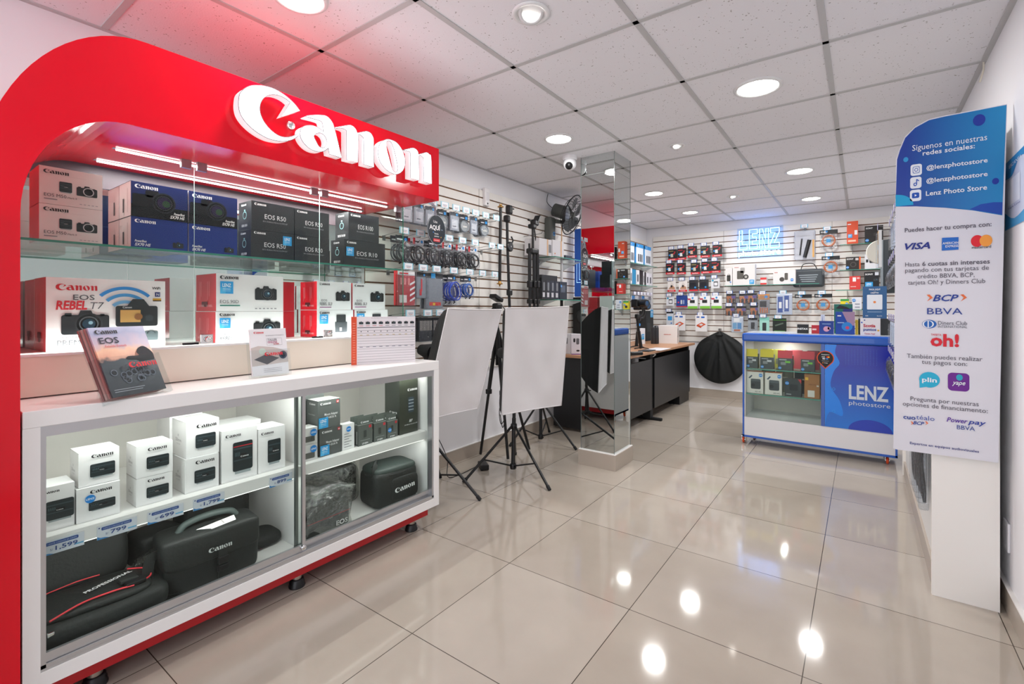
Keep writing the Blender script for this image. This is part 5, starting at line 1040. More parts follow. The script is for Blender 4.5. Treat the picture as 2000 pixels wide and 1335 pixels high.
wbox('white phone stabiliser box with tan stripe, left on the upper shelf', -2.36, ya(1055), ya(1079), 1.69, .15, .16, 'd6d2d4', lambda f, W, H: (f.rect(W*.62, 0, W*.1, H, C('d8a878')), f.rrect(W*.76, H*.2, W*.2, H*.5, .005, C('77787c'), 2)))
wbox('white phone stabiliser box with tan stripe, right on the upper shelf', -2.36, ya(1081), ya(1103), 1.69, .16, .16, 'd9d5d7', lambda f, W, H: (f.rect(W*.7, 0, W*.1, H, C('d8a878')), f.disc(W*.2, H*.2, W*.04, C('c9762c'), 2)))
wbox('small black device at the end of the upper wall shelf', -2.36, ya(1106), ya(1119), 1.69, .035, .1, '2a2c30')
def d_mic(f, W, H): f.rrect(W*.3, H*.45, W*.4, H*.45, W*.1, C('8a8e94', .25), 2); f.rect(W*.2, H*.1, W*.5, H*.25, C('d4d4da'), 2); f.rect(W*.1, H*.3, W*.2, H*.02, C('c8ccd0'), 2)
for i, u in enumerate((1060, 1068.5, 1077, 1085.5)):
    wbox(f'slim dark microphone box, {ORD[i]} from the left on the lower wall shelf', -2.36, ya(u), ya(u+8.2), 1.291, .17, .12, ('232529', '2a2d35', '2b3340', '252c3a')[i], d_mic, group='dark microphone boxes')
wbox('wide dark blue printed box right of the slim microphone boxes', -2.36, ya(1094.5), ya(1109), 1.291, .17, .12, '28303e', lambda f, W, H: (f.rrect(W*.15, H*.4, W*.6, H*.4, .01, C('5a6476'), 2), lenzdot(f, W*.2, H*.75, W*.1)))
wbox('long black box lying on the slim microphone boxes', -2.37, ya(1062), ya(1092), 1.462, .05, .1, '1c1d20')
t = thing('illuminated_panel', 'tall blue panel with white line letters standing before the mirror column', 'panel', (-2.36, 4.56, .76))
g = G(); g.rbox(-2.53, -2.33, 4.52, 4.6, 1.33, 2.06, mat('panel_blue', '0f58c0', .3), .006); part(g, 'blue_board', t)
g = G(); f = onY(g, 4.52, -2.5, 1.35); 
for q in ((0, .13, .004, .22), (.03, .16, .004, .19), (0, .13, .07, .004), (.03, .16, .05, .004), (.08, .1, .05, .004), (.08, .1, .004, .04)): f.rect(*q, mat('panel_line', 'a8d4ff', .4, emit=1.2), 2)
part(g, 'white_lines', t)
g = G(); g.rbox(-2.55, -2.33, 4.52, 4.68, .757, 1.325, MATTE, .01); g.lathe([(.07, 0), (.075, -.01), (.05, -.004)], (-2.43, 4.52, 1.12), (0, 1, 0), C('26282b'), 24); g.obj('speaker', label='tall black speaker cabinet on the desk under the blue panel', cat='speaker')
# far left shelves seen past the column
XF2 = XW+.2
lshelf('top glass shelf on the left wall beyond the column', 5.55, 6.6, ox(1250, 515.5, XF2)[2], .22)
lshelf('second glass shelf on the left wall beyond the column', 5.55, 6.6, ox(1250, 556, XF2)[2], .22)
zt_ = ox(1250, 515.5, XF2)[2]; yb_ = lambda u: ox(u, 500, XF2)[1]
def d_ph(f, W, H): f.rect(0, H*.82, W, H*.18, C('2a8cd0')); f.rect(0, 0, W*.12, H, C('2a8cd0')); [f.rrect(W*(.35+.2*i), H*.12, W*.12, H*.38, W*.02, C('2b2e36'), 2) for i in range(3)]; f.text('LENZ', W*.3, H*.88, H*.05, WT)
for i, (a, b) in enumerate(((1229, 1239), (1240.5, 1256.5), (1257.5, 1271.5))):
    wbox(f"white and bright blue phone stabiliser box, {ORD[i]} from the column on the far top shelf", XF2, yb_(a), yb_(b), zt_, .26, .14, 'dde3ea', d_ph, '2a86c8', group='blue and white boxes')
zt_ = ox(1250, 556, XF2)[2]
for i, (a, b, c, h) in enumerate(((1231, 1234.5, 'e4e2e6', .2), (1235, 1242, '2a86b4', .19), (1242.5, 1249, 'dcdce0', .19), (1250, 1256, '1e2024', .19), (1256.4, 1258.4, 'd8d8dc', .18), (1258.8, 1261.8, '1e2024', .18), (1262.2, 1267.4, 'e0dfe6', .17), (1267.8, 1273, 'dedde4', .17))):
    wbox(f'{["slim white", "teal blue", "white watch", "black", "thin pale", "narrow black", "white gimbal", "white gimbal"][i]} box, {ORD[i]} from the column on the far second shelf', XF2, yb_(a), yb_(b), zt_, h, .12, c, (lambda f, W, H: f.rrect(W*.3, H*.2, W*.4, H*.5, W*.1, C('4a4c54'), 2)) if c[0] in 'de' else None, group='boxes on the far second shelf')
zh = ox(1250, 577, XF2)[2]; gz = min(GZ, key=lambda q: abs(q-zh))
def d_sm(c):
    return lambda f, w, h: (f.rect(0, h*.7, w, h*.3, C(c)), f.rrect(w*.3, h*.15, w*.4, h*.45, w*.05, C('5a5e66'), 2))
for i, u in enumerate((1239.5, 1246.5, 1252.5, 1258.5, 1265, 1271.5)):
    y = yb_(u); place('hookL2', hook(.2, '6a5aa8'), (XW, y, gz), pi/2, f'wire hook with violet price tag, {ORD[i]} from the column on the far left wall', 'display hook', 'wire hooks with violet tags')
    place('sm%d' % (i % 3), flat('accessory_pack', .09, .17, .012, 'd9dce4', d_sm(('2f86cc', 'e4e2e8', '8a8494')[i % 3]), True), (XW+.17, y, gz-.005), pi/2, f"small hanging pack with {('blue', 'white', 'mauve')[i % 3]} header, {ORD[i]} from the column under the far shelves", 'accessory pack', 'small packs under the far shelves')

# ================================================================ DESK
t = thing('desk', 'wood topped desk with black panels along the left wall', 'desk', (-2.15, 5.3, 0))
DX = -1.80
g = G(); g.rbox(XW+.002, DX, 4.06, 6.47, .722, .75, WOOD, .003); part(g, 'desk_top', t)
g = G(); g.box(XW+.05, DX-.03, 4.09, 4.115, .03, .722, DARKWOOD); part(g, 'end_panel', t)
for a, b in ((4.12, 4.98), (5.06, 6.36)): g = G(); g.box(DX-.055, DX-.037, a, b, .12, .66, DARKWOOD); part(g, 'modesty_panel', t)
g = G(); g.box(DX-.14, DX-.056, 4.98, 5.06, .02, .722, MATTE); g.rbox(DX-.3, DX+.06, 5.0, 5.04, 0, .03, MATTE, .008); part(g, 'leg', t)
g = G(); g.box(XW+.05, DX-.06, 6.33, 6.4, .0, .722, DARKWOOD); g.box(DX-.2, DX-.058, 6.0, 6.33, .0, .12, DARKWOOD); part(g, 'leg', t)
g = G(); g.tube(smooth3([(DX-.2, 4.8, .69), (DX-.1, 5.0, .66), (DX-.04, 5.1, .70), (DX-.08, 4.95, .72)]), .006, C('e0dedd'), 6); g.obj('cable', label='loose white cable hanging under the desk edge', cat='cable')
DZ = .75
def at(u, v): return oz(u, v, DZ)
def dbox(lb, a, b, h, d, col, draw=None, sdraw=None, rot=0):
    """front-left and front-right bottom corners on the desk as seen; d goes away"""
    A = Vector(at(*a)); B = Vector(at(*b)); U = (B-A); w = U.length; U.normalize(); Nn = U.cross(Vector((0, 0, 1))).normalized(); g = G()
    P = lambda x, y, z: A+U*x-Nn*y+Vector((0, 0, z))
    vs = [P(x, y, z) for x in (0, w) for y in (0, d) for z in (0, h)]; g.add(vs, [(0,1,3,2),(4,6,7,5),(0,4,5,1),(2,3,7,6),(0,2,6,4),(1,5,7,3)], C(col))
    if draw: draw(F(g, A, U, (0, 0, 1), Nn), w, h)
    if sdraw: sdraw(F(g, B, -Nn, (0, 0, 1), U), d, h)
    return g.obj('product_box', label=lb, cat='box')
dbox('large white stabiliser box with folded gimbal picture on the desk', (1285, 670), (1323, 671), .23, .33, 'e9e4e2', lambda f, W, H: (f.rect(W*.3, H*.5, W*.35, H*.02, C('c86a60')), f.text('RONIN RS', W*.5, H*.48, H*.06, C('c86a60'), 'C')), lambda f, W, H: (f.rrect(W*.15, H*.35, W*.2, H*.5, .01, C('55585a'), 2), f.rect(W*.12, H*.05, W*.05, H*.4, C('2a2c2e'), 2), f.text('RS 3', W*.6, H*.45, H*.1, C('b8505a'))))
dbox('black upright printed box behind the gimbals on the desk', (1262, 666), (1276, 664), .42, .1, '24272a', lambda f, W, H: (lenz(f, W*.55, H*.78, W*.4), f.rrect(W*.1, H*.3, W*.5, H*.3, .01, C('3a3e42'), 2)))
dbox('small white pouch box with blue sticker among the gimbals', (1251, 672), (1260, 671), .2, .05, 'e4e6ea', lambda f, W, H: lenz(f, W*.2, H*.3, W*.55))
for i, (u, c) in enumerate(((1276, '24262a'), (1282, '2a2c30'))):
    p = Vector(at(u, 671)); g = G(); g.lathe([(.03, 0), (.032, .01), (.03, .2), (.024, .23), (.0001, .235)], p, (0, 0, 1), C(c, .3), 18); g.obj('bottle', label=f"black cylinder can {('left', 'right')[i]} of two beside the white gimbal box", cat='can')
def gimbal(lb, a, s=1.0, lean=.0, blue=False):
    p = Vector(at(*a)); t = thing('camera_gimbal', lb, 'gimbal', p)
    g = G(); top = p+Vector((-.05*lean, -.12*lean, .3*s)); g.tube([p+Vector((0, 0, .01)), p+(top-p)*.55], .02, BT, 12); g.tube([p+(top-p)*.55, top], .014, BT, 10); part(g, 'grip', t)
    g = G()
    for k in range(3): q = 2*pi*k/3; g.tube([p+Vector((0, 0, .02)), p+Vector((.09*cos(q), .09*sin(q), .006))], .006, BT, 6)
    part(g, 'mini_tripod', t)
    if blue: g = G(); m_ = p+(top-p)*.8; g.lathe([(.024, -.015), (.024, .015)], m_, (top-p), C('2a8ad8', .3), 14); part(g, 'blue_ring', t)
    g = G(); g.tube(smooth3([top, top+Vector((.02, .08, .02)), top+Vector((.03, .1, .1)), top+Vector((0, .02, .13))]), .012, BT, 8); g.rbox(top.x-.02, top.x+.02, top.y-.02, top.y+.02, top.z-.02, top.z+.03, BT, .008); part(g, 'arm', t)
    if s > .9: g = G(); c = top+Vector((0, 0, .15)); g.rbox(c.x-.04, c.x+.04, c.y-.08, c.y+.08, c.z-.045, c.z+.045, BT, .012); g.lathe([(.045, 0), (.045, .08), (.04, .1)], c+Vector((.035, 0, 0)), (1, -.3, 0), C('202428', .25), 20); g.lathe([(.03, 0), (.0001, .005)], c+Vector((.13, -.03, 0)), (1, -.3, 0), C('2c4c70', .15), 16); part(g, 'camera', t)
gimbal('black gimbal with mounted camera near the column on the desk', (1252, 681), 1.2, .5)
gimbal('black gimbal grip with blue ring leaning beside the column', (1243, 678), 1.1, -.3, True)
gimbal('small black phone gimbal standing left of the white box', (1280, 662), .8)
g = G(); p = Vector(at(1246, 694)); g.tube([p+Vector((-.05, -.06, .02)), p+Vector((.02, .05, .02))], .02, BT, 10); g.obj('lens_tube', label='short black tube lying at the near edge of the desk', cat='tube')
g = G(); p = Vector(at(1285, 682)); g.box(p.x-.1, p.x+.08, p.y-.15, p.y+.2, DZ, DZ+.003, C('d9dadf')); g.obj('paper_sheet', label='loose white papers flat on the desk before the gimbals', cat='paper')
g = G(); p = Vector(at(1262, 686)); g.rbox(p.x-.07, p.x+.05, p.y-.05, p.y+.15, DZ, DZ+.01, C('26282b'), .003); g.obj('tablet', label='flat black tablet lying near the desk front edge', cat='tablet')
dbox('white and violet box on the desk just left of the mirror column', (1116, 692), (1135, 692), .2, .1, 'e6e2ea', lambda f, W, H: (f.rect(0, 0, W, H*.04, C('7a4aa0')), f.rrect(W*.2, H*.6, W*.2, H*.2, .01, K0, 2), f.rrect(W*.5, H*.15, W*.35, H*.08, .01, K0, 2), f.rrect(W*.5, H*.5, W*.3, H*.3, .01, C('6a6a70'), 2)))
dbox('plain white box on the desk edge behind the right softbox', (1103, 690), (1114, 691), .2, .1, 'dfdee4', lambda f, W, H: f.rect(W*.2, H*.5, W*.3, H*.3, C('6a6a70'), 2))
# round collapsible backdrop bag
c = Vector(oy(1405.5, 700, YB-.06)); R = .335
t = thing('round_backdrop_bag', 'big round black bag hanging from a hook on the back wall', 'bag', (c.x, c.y, c.z-R))
g = G(); rows = []
for j in range(15):
    r = R*j/14; row = []
    for i in range(72):
        a = 2*pi*i/72; z = sin(a)*r; x = cos(a)*r; ph = atan2(x, R*1.12-z); fold = (.009*sin(ph*17+1)+.005*sin(ph*38))*min(1, (R-r)/(R*.12)+.25)
        if z > R*.6: q_ = (z-R*.6)/(R*.4); x *= 1-q_**3*.45; z += q_**4*.03
        row.append(Vector((c.x+x, c.y-.035*cos(j/14*pi/2)**.5-fold, c.z+z)))
    rows.append(row)
g.grid(rows, mat('black_bag_cloth', '0e1213', .65), True, True); bk = [[Vector((p.x, c.y+.02, p.z)) for p in rows[-1]], [Vector((c.x, c.y+.025, c.z)) for p in rows[-1]]]; g.grid([rows[-1]]+bk, mat('black_bag_cloth'), True, True); part(g, 'bag_body', t)
g = G(); g.lathe([(.05, 0), (.025, .03), (.02, .05)], (c.x, c.y, c.z+R-.02), (0, 0, 1), mat('black_bag_cloth'), 12); g.torus((c.x, c.y, c.z+R+.04), .018, .003, (0, 1, 0), CHROME, 14, 5); g.box(c.x-.015, c.x+.015, c.y-.005, YB-.018, c.z+R+.04, c.z+R+.07, WIRE); part(g, 'hanging_hook', t)

# ================================================================ SOFTBOXES AND STANDS
def stand(name, lb, p, legtop, ptop, feet, hub=.04, lean=(0, 0)):
    p = Vector((p[0], p[1], 0)); t = thing(name, lb, 'light stand', p); P = lambda z: p+Vector((lean[0]*z, lean[1]*z, z))
    g = G(); g.tube([P(hub-.01), P(legtop+.06)], .015, BT, 10); g.tube([P(legtop+.05), P((legtop+ptop)/2)], .0125, BT, 10); g.tube([P((legtop+ptop)/2), P(ptop)], .010, BT, 10); part(g, 'centre_column', t)
    for z in (legtop, hub, (legtop+ptop)/2): g = G(); g.lathe([(.021, -.02), (.024, -.01), (.024, .012), (.02, .02)], P(z), (0, 0, 1), BT, 14); g.tube([P(z), P(z)+Vector((.04, -.02, 0))], .006, BT, 6); part(g, 'collar', t)
    for f in feet:
        f = Vector((f[0], f[1], .012)); top = P(legtop)+(f-p).normalized()*.02; top.z = legtop; m = top.lerp(f, .62)
        g = G(); g.tube([top, f], .0095, BT, 8); g.lathe([(.0115, -.012), (.0125, .02)], f, (top-f).normalized(), MATTE, 8); part(g, 'leg', t)
        g = G(); g.tube([P(hub), Vector((m.x, m.y, m.z))], .006, BT, 6); part(g, 'brace', t)
    return t
def softbox(lb, TL, TR, BR, BL, depth=.36, seed=0):
    c4 = [Vector(v) for v in (BL, BR, TR, TL)]; c = sum(c4, Vector())/4; U = (c4[1]-c4[0]).normalized(); V = (c4[3]-c4[0]); n = U.cross(V).normalized(); V = V.normalized()
    t = thing('softbox', lb, 'softbox', (c.x, c.y, min(v.z for v in c4)))
    g = G(); rows = []
    for j in range(19):
        b = j/18; row = []
        for i in range(15):
            a = i/14; q = c4[0].lerp(c4[1], a).lerp(c4[3].lerp(c4[2], a), b); e = min(a, 1-a, b, 1-b)
            w = noise.noise(Vector((a*3+seed, b*2.2, a*b*3)))*.016*min(1, e*6)+.006*sin((a*1.6+b)*9+seed)*min(1, e*5)
            pin = .004*(4*a*(1-a)-0)*(-1 if b < .5 else 1)*(1-min(1, 6*min(b, 1-b)))
            row.append(q+n*(w-.01*min(1, e*5))-V*pin)
        rows.append(row)
    g.grid(rows, CLOTH, True)
    # hem
    g.tube([rows[0][i] for i in range(15)]+[rows[j][14] for j in range(19)]+[rows[18][14-i] for i in range(15)]+[rows[18-j][0] for j in range(19)], .004, CLOTH, 5, closed=True); part(g, 'front_diffuser', t)
    g = G(); bc = c-n*depth; K = 8
    ring0 = []
    for k in range(4):
        for i in range(6): ring0.append(c4[k].lerp(c4[(k+1) % 4], i/6))
    R_ = []
    for j in range(K+1):
        s_ = j/K; sc = 1-.86*s_**1.25; row = []
        for q, p_ in enumerate(ring0):
            d = p_-c; corner = 1-abs((q % 6)-3)/3; sag = 1-.07*corner*sin(pi*s_)
            row.append(c-n*(depth*s_**.85)+d*sc*sag)
        R_.append(row)
    g.grid(R_, mat('softbox_black', '17191b', .6), False, True); g.add(R_[-1], [tuple(range(len(ring0)))[::-1]], MATTE); part(g, 'black_shell', t)
    g = G(); g.lathe([(.05, 0), (.055, .03), (.04, .1), (.035, .13)], bc, -n, MATTE, 16); g.rbox(bc.x-.02-n.x*.06, bc.x+.02-n.x*.06, bc.y-.02-n.y*.06, bc.y+.02-n.y*.06, bc.z-.1-n.z*.06, bc.z+.02-n.z*.06, BT, .006); part(g, 'lamp_holder', t)
    return t, bc, n
RV = Vector((_c, _s, 0)); FV = Vector((-_s, _c, 0))
def dl(depth, lat, z): v = FV*depth+RV*lat; return (v.x, v.y, z)
tB, bB, nB = softbox('right softbox with white front tilted over a black stand', rd(988, 601, 3.15), rd(1111, 598, 3.46), rd(1096, 791, 3.46), rd(980, 810, 3.15), .31, 3)
cB = (bB.x-nB.x*.06, bB.y-nB.y*.06)
stand('light_stand', 'black light stand under the right softbox with feet spread in front', (-2.10, 2.83), .33, .9, ((-2.238, 2.453), (-1.689, 2.676), (-2.32, 3.16)), .04, (-.02, .06))
tA, bA, nA = softbox('left softbox with creased white front beside the case', rd(875, 602, 2.76), rd(980, 604, 3.09), rd(933, 797, 3.03), rd(826, 822, 2.71), .30, 9)
stand('light_stand', 'black light stand of the left softbox partly hidden by the case', (-2.31, 2.13), .36, .95, ((-1.955, 2.28), (-2.46, 1.92), (-2.44, 2.42)), .13, (0, .12))
stand('light_stand', 'farther black light stand between softbox and mirror column', (-2.36, 3.6), .36, 1.1, ((-1.985, 3.57), (-2.5, 3.33), (-2.47, 3.92)), .05)
# standing photo tripod with pan head
def photo_tripod():
    p = Vector((-2.42, 3.09, 0)); D = 3.9; hz = rd(972, 600, D*.985).z
    top = Vector(ox(971, 640, -2.40)); t = thing('tripod', 'standing black tripod with pan head between the two softboxes', 'tripod', (p.x, p.y, 0))
    g = G(); g.tube([top-Vector((0, 0, .3)), top+Vector((0, 0, .13))], .014, BT, 10); part(g, 'centre_column', t)
    g = G(); h = top+Vector((0, 0, .15)); g.rbox(h.x-.03, h.x+.03, h.y-.035, h.y+.035, h.z-.02, h.z+.05, BT, .014); mx = Matrix.Translation(h+Vector((0, -.01, .09))) @ Matrix.Rotation(-.35, 4, 'X'); g.rbox(-.035, .035, -.055, .055, -.018, .018, BT, .008, mx=mx); g.tube([h+Vector((0, -.06, .0)), h+Vector((0, .05, 0))], .012, BT, 8); part(g, 'pan_head', t)
    g = G(); g.tube([h+Vector((.01, .04, .04)), h+Vector((.03, .1, -.03))], .005, WIRE, 6); g.tube([h+Vector((.03, .1, -.03)), h+Vector((.04, .135, -.1))], .011, BT, 8); part(g, 'pan_handle', t)
    for f in ((-2.55, 2.99), (-2.29, 3.02), (-2.30, 3.33)):
        f = Vector((*f, .01)); m = top.lerp(f, .5); g = G(); g.tube([top, m], .016, BT, 8); g.tube([m, f], .0115, BT, 8); g.rbox(m.x-.02, m.x+.02, m.y-.02, m.y+.02, m.z-.02, m.z+.02, BT, .006); part(g, 'leg', t)
photo_tripod()
p = Vector(oz(944, 914)); g = G(); mx = Matrix.Translation(p+Vector((0, 0, .021))) @ Matrix.Rotation(.9, 4, 'Z'); g.rbox(-.032, .032, -.06, .06, -.02, .02, BLACK, .006, mx=mx); g.obj('power_adapter', label='black power adapter brick on the floor beside the stand leg', cat='power adapter')
a = Vector((XL+.014, 2.35, .33)); g = G(); g.tube(smooth3([a, a+Vector((.05, .1, -.03)), Vector((-2.45, 2.5, .12)), Vector((-2.38, 2.45, .008)), p+Vector((-.05, -.02, .01))]), .003, BLACK, 6); g.obj('cable', label='thin black cord running from the wall to the floor adapter', cat='cord')
g = G(); q = Vector((-2.10, 2.84, .42)); g.tube(smooth3([q+Vector((-.03, -.05, .2)), q+Vector((-.07, -.08, .05)), q+Vector((-.05, -.09, -.06)), q+Vector((-.02, -.08, -.02)), q+Vector((-.05, -.07, -.09)), q+Vector((-.08, -.06, .0))]), .003, BLACK, 6); g.obj('cable', label='bundled black cord hanging at the right softbox stand', cat='cord')
# ================================================================ NEON SIGN
def neon():
    YN = YB-.06; X0 = oy(1444, 500, YN)[0]; X1 = oy(1524, 500, YN)[0]; zT = oy(1450, 450, YN)[2]-.0; zB = oy(1446, 487, YN)[2]
    t = thing('neon_sign', 'glowing blue and white LENZ photostore neon sign on the back wall', 'neon sign', ((X0+X1)/2, YN, zB-.1))
    g = G(); g.box(X0-.03, X1+.03, YN+.02, YN+.025, zB-.12, zT+.03, clear('sign_acrylic', 'eef6ff', .02)); 
    for x in (X0, X1): g.lathe([(.006, 0), (.006, .021)], (x, YN+.02, zT+.01), (0, 1, 0), CHROME, 8)
    part(g, 'backing', t)
    W_ = X1-X0; H = zT-zB; lw = W_/4.15
    shp = {'L': [(0, 0), (.82, 0), (.82, .24), (.3, .24), (.3, 1), (0, 1)], 'E': [(0, 0), (.82, 0), (.82, .22), (.3, .22), (.3, .4), (.72, .4), (.72, .6), (.3, .6), (.3, .78), (.82, .78), (.82, 1), (0, 1)],
           'N': [(0, 0), (.26, 0), (.26, .6), (.6, 0), (.88, 0), (.88, 1), (.62, 1), (.62, .42), (.28, 1), (0, 1)], 'Z': [(0, 0), (.9, 0), (.9, .24), (.4, .24), (.9, .78), (.9, 1), (.04, 1), (.04, .76), (.5, .76), (0, .2)]}
    for i, ch in enumerate('LENZ'):
        g = G(); pts = [(X0+lw*1.05*i+a*lw, YN, zB+b*H) for a, b in shp[ch]]; g.tube(pts, .0045, NEONB, 6, closed=True); part(g, 'neon_letter', t)
    g = G()
    for wd, x, w in (('photo', X0-.01, W_*.5), ('store', X0+W_*.51, W_*.5)):
        vs, fs, a, b = glyphs(wd, .012 if wd == 'store' else 0); sx = w/(b-a); g.add([(x+(p[0]-a)*sx, YN-.002, zB-.085+p[1]*sx*.95) for p in vs], fs, NEONW); g.add([(x+(p[0]-a)*sx, YN+.004, zB-.085+p[1]*sx*.95) for p in vs], [f[::-1] for f in fs], NEONW)
    part(g, 'neon_word', t)
neon()
# ================================================================ BACK WALL PACKS
YW = YB-.018
def hz(z): return min(GZB, key=lambda q: abs(q-z))
def bpack(u, v, key, b, lb, cat, group=None, wpx=None, off=.09, tagk='n', dz=0, hk=None, yw=0):
    """u,v = pixel of the top centre of the pack"""
    p = oy(u, v, YW-off); z = hz(p[2]+.02)
    o = place(key, b, (p[0], YW-off-.012, p[2]+dz), 0, lb, cat, group)
    if tagk:
        place('hookB'+tagk, hook(off+.03, '2f5db0' if tagk == 'n' else '5fb4dc'), (p[0]+(hk or -.015), YW, p[2]-.01), 0, ' '.join(('tagged hook of '+lb).split()[:16]), 'display hook', 'wire hooks on the back slatwall')
    return o
def d_sd(k):
    def d(f, w, h):
        f.rect(0, 0, w, h*.17, C('d81e2c')); f.text('SanDisk', w*.5, h*.05, h*.075, WT, 'C', w=w*.66, bold=.02); f.rrect(w*.28, h*.3, w*.3, h*.3, w*.03, C(('c9c3b2', 'e4e4e2', 'd9a48c')[k], .3), 2); f.rrect(w*.56, h*.4, w*.2, h*.24, w*.02, C('2a2c30', .3), 3); f.rect(w*.56, h*.55, w*.2, h*.09, RD, 4)
        f.rect(w*.1, h*.8, w*.5, h*.08, C('8a7a4c' if k == 0 else 'b0262e'), 2); f.disc(w*(.2 if k else .18), h*.48, w*.1, C('2a8fd8'), 4); f.rect(w*.68, h*.66, w*.16, h*.14, C('a8202c'), 3)
    return d
rows = [(482.5, [1314.5, 1333, 1353, 1378, 1401.5], 483), (523, [1309.8, 1331.8, 1358.7, 1379.6, 1398.5], 512.5)]
sdk = [flat('memory_card_pack', .122, .155, .01, '17181b', d_sd(i)) for i in range(3)]
vt = [[486.5, 484.5, 480, 479.5, 477.5], [513.5, 513, 512.5, 510.5, 509]]
for r, us in enumerate(([1314.5, 1332.5, 1353, 1378, 1401.5], [1309.8, 1331.8, 1358.7, 1379.6, 1398.5])):
    for i, u in enumerate(us):
        bpack(u, vt[r][i], 'sd%d' % ((i+r) % 3), sdk[(i+r) % 3], f"black and red memory card pack, {ORD[i]} from left in {('top', 'second')[r]} row", 'memory card', 'memory card packs on the back wall', dz=-.005)
def d_hand(f, w, h): f.rect(0, 0, w, h*.18, C('d81e2c')); f.text('SanDisk', w*.5, h*.05, h*.075, WT, 'C', w=w*.6, bold=.02); f.poly([(w*.1, h*.25), (w*.5, h*.62), (w*.9, h*.4), (w*.9, h*.22)], C('b98a6c'), 1); f.poly([(w*.3, h*.5), (w*.5, h*.9), (w*.8, h*.6)], C('d8cfc8'), 2); f.rrect(w*.4, h*.4, w*.2, h*.2, .004, C('2a2c30'), 3)
def d_ssd(f, w, h): f.rect(0, 0, w, h*.12, C('d81e2c')); f.rect(w*.1, h*.3, w*.7, h*.45, C('202228', .3), 2); f.disc(w*.7, h*.32, w*.1, C('2a8fd8'), 4)
def d_wht(f, w, h): f.rrect(w*.3, h*.2, w*.5, h*.5, w*.05, C('4a4c50'), 1); f.rrect(w*.36, h*.28, w*.38, h*.3, w*.04, C('e4e4e8'), 2); f.disc(w*.2, h*.8, w*.12, C('2a9ac0'), 2)
def d_adt(f, w, h): f.rect(0, 0, w, h*.2, C('7dc242')); f.rrect(w*.22, h*.45, w*.5, h*.24, .003, C('1e1f22'), 2); f.rect(0, h*.7, w*.3, h*.12, C('c8284c'), 2); f.disc(w*.5, h*.85, w*.1, C('2a8fd8'), 3)
def d_ssb(f, w, h): f.rect(0, 0, w, h*.08, C('c82434')); f.rrect(w*.4, h*.25, w*.15, h*.35, .004, C('c9ccd4'), 2); f.rrect(w*.62, h*.25, w*.12, h*.35, .004, C('8fa4c8'), 2); f.disc(w*.2, h*.4, w*.08, C('c43a5c'), 2)
for i, (u, v, k, b, lb) in enumerate(((1312.7, 547.5, 'hand', flat('memory_card_pack', .115, .155, .01, 'e4dfdb', d_hand), 'pale memory card pack with hand picture, first in third row'), (1334.8, 547, 'hand', None, 'pale memory card pack with hand picture, second in third row'),
        (1355.5, 546, 'ssd', flat('memory_card_pack', .12, .15, .014, '2a2b2f', d_ssd), 'dark square drive pack, third in third row'), (1375.6, 545, 'ssd', None, 'dark square drive pack, fourth in third row'), (1398, 543, 'wht', flat('accessory_pack', .11, .13, .01, 'dcdde2', d_wht), 'small white adapter pack, last in third row'),
        (1310, 578, 'wht', None, 'small white adapter pack, first in fourth row'), (1332.5, 576, 'ssb', flat('accessory_pack', .15, .16, .012, '1f3f8c', d_ssb), 'dark blue pack with red edge, second in fourth row'),
        (1354.5, 577.5, 'adt', flat('drive_pack', .13, .17, .03, 'eceef0', d_adt), 'white and green drive pack, third in fourth row'), (1378.5, 577, 'adt', None, 'white and green drive pack, fourth in fourth row'), (1401, 576.5, 'adt', None, 'white and green drive pack, fifth in fourth row'))):
    bpack(u, v, k, b, lb, 'accessory pack', 'packs on the back wall', dz=-.005)
def d_hdd(f, w, h): f.rect(w*.1, h*.84, w*.25, h*.08, C('3a5a9c')); f.rect(w*.5, h*.82, w*.3, h*.1, C('2a6ac8')); f.poly([(w*.1, h*.38), (w*.5, h*.26), (w*.92, h*.44), (w*.55, h*.56)], C('d2552c'), 1); f.poly([(w*.1, h*.38), (w*.5, h*.26), (w*.5, h*.2), (w*.1, h*.32)], C('b2401c'), 1); f.poly([(w*.3, h*.4), (w*.5, h*.34), (w*.7, h*.43), (w*.52, h*.49)], C('d9d9dc'), 2)
def d_smw(f, w, h): f.rect(0, h*.86, w, h*.14, C('1e2026')); f.rect(w*.2, h*.35, w*.6, h*.3, C('3a9ad8'), 2); f.disc(w*.7, h*.14, w*.1, C('2a7ac8'), 2)
bpack(1309.5, 608, 'smw', flat('accessory_pack', .1, .19, .01, 'd6dae2', d_smw), 'small pale pack with blue square and dark header near the desk', 'accessory pack')
bpack(1329, 614, 'hdd', flat('drive_pack', .15, .22, .03, 'ebe9ea', d_hdd), 'white pack with orange portable drive, left one over the desk box', 'drive pack')
bpack(1371, 615, 'hdd', None, 'white pack with orange portable drive, right one', 'drive pack')
def d_bat(f, w, h): f.rect(0, h*.8, w, h*.2, C('24262a')); f.rect(w*.05, h*.45, w*.9, h*.32, C('c8773c')); f.rect(w*.55, h*.5, w*.4, h*.3, C('5a4a8c'), 2); [f.rrect(w*(.12+.2*i), h*.05, w*.12, h*.5, w*.05, C('2f2c2e' if i % 2 else 'b4683c', .3), 2) for i in range(4)]
batk = flat('battery_blister', .115, .125, .014, '3a3230', d_bat, True)
for i, (u, v) in enumerate(((1428.5, 573), (1453.5, 573), (1469.5, 572), (1427, 597), (1448.5, 597), (1475, 596))):
    bpack(u, v, 'bat', batk, f"black and orange battery blister, {ORD[i % 3]} from left in {('upper', 'lower')[i//3]} battery row", 'battery pack', 'battery blisters on the back wall', dz=-.005)
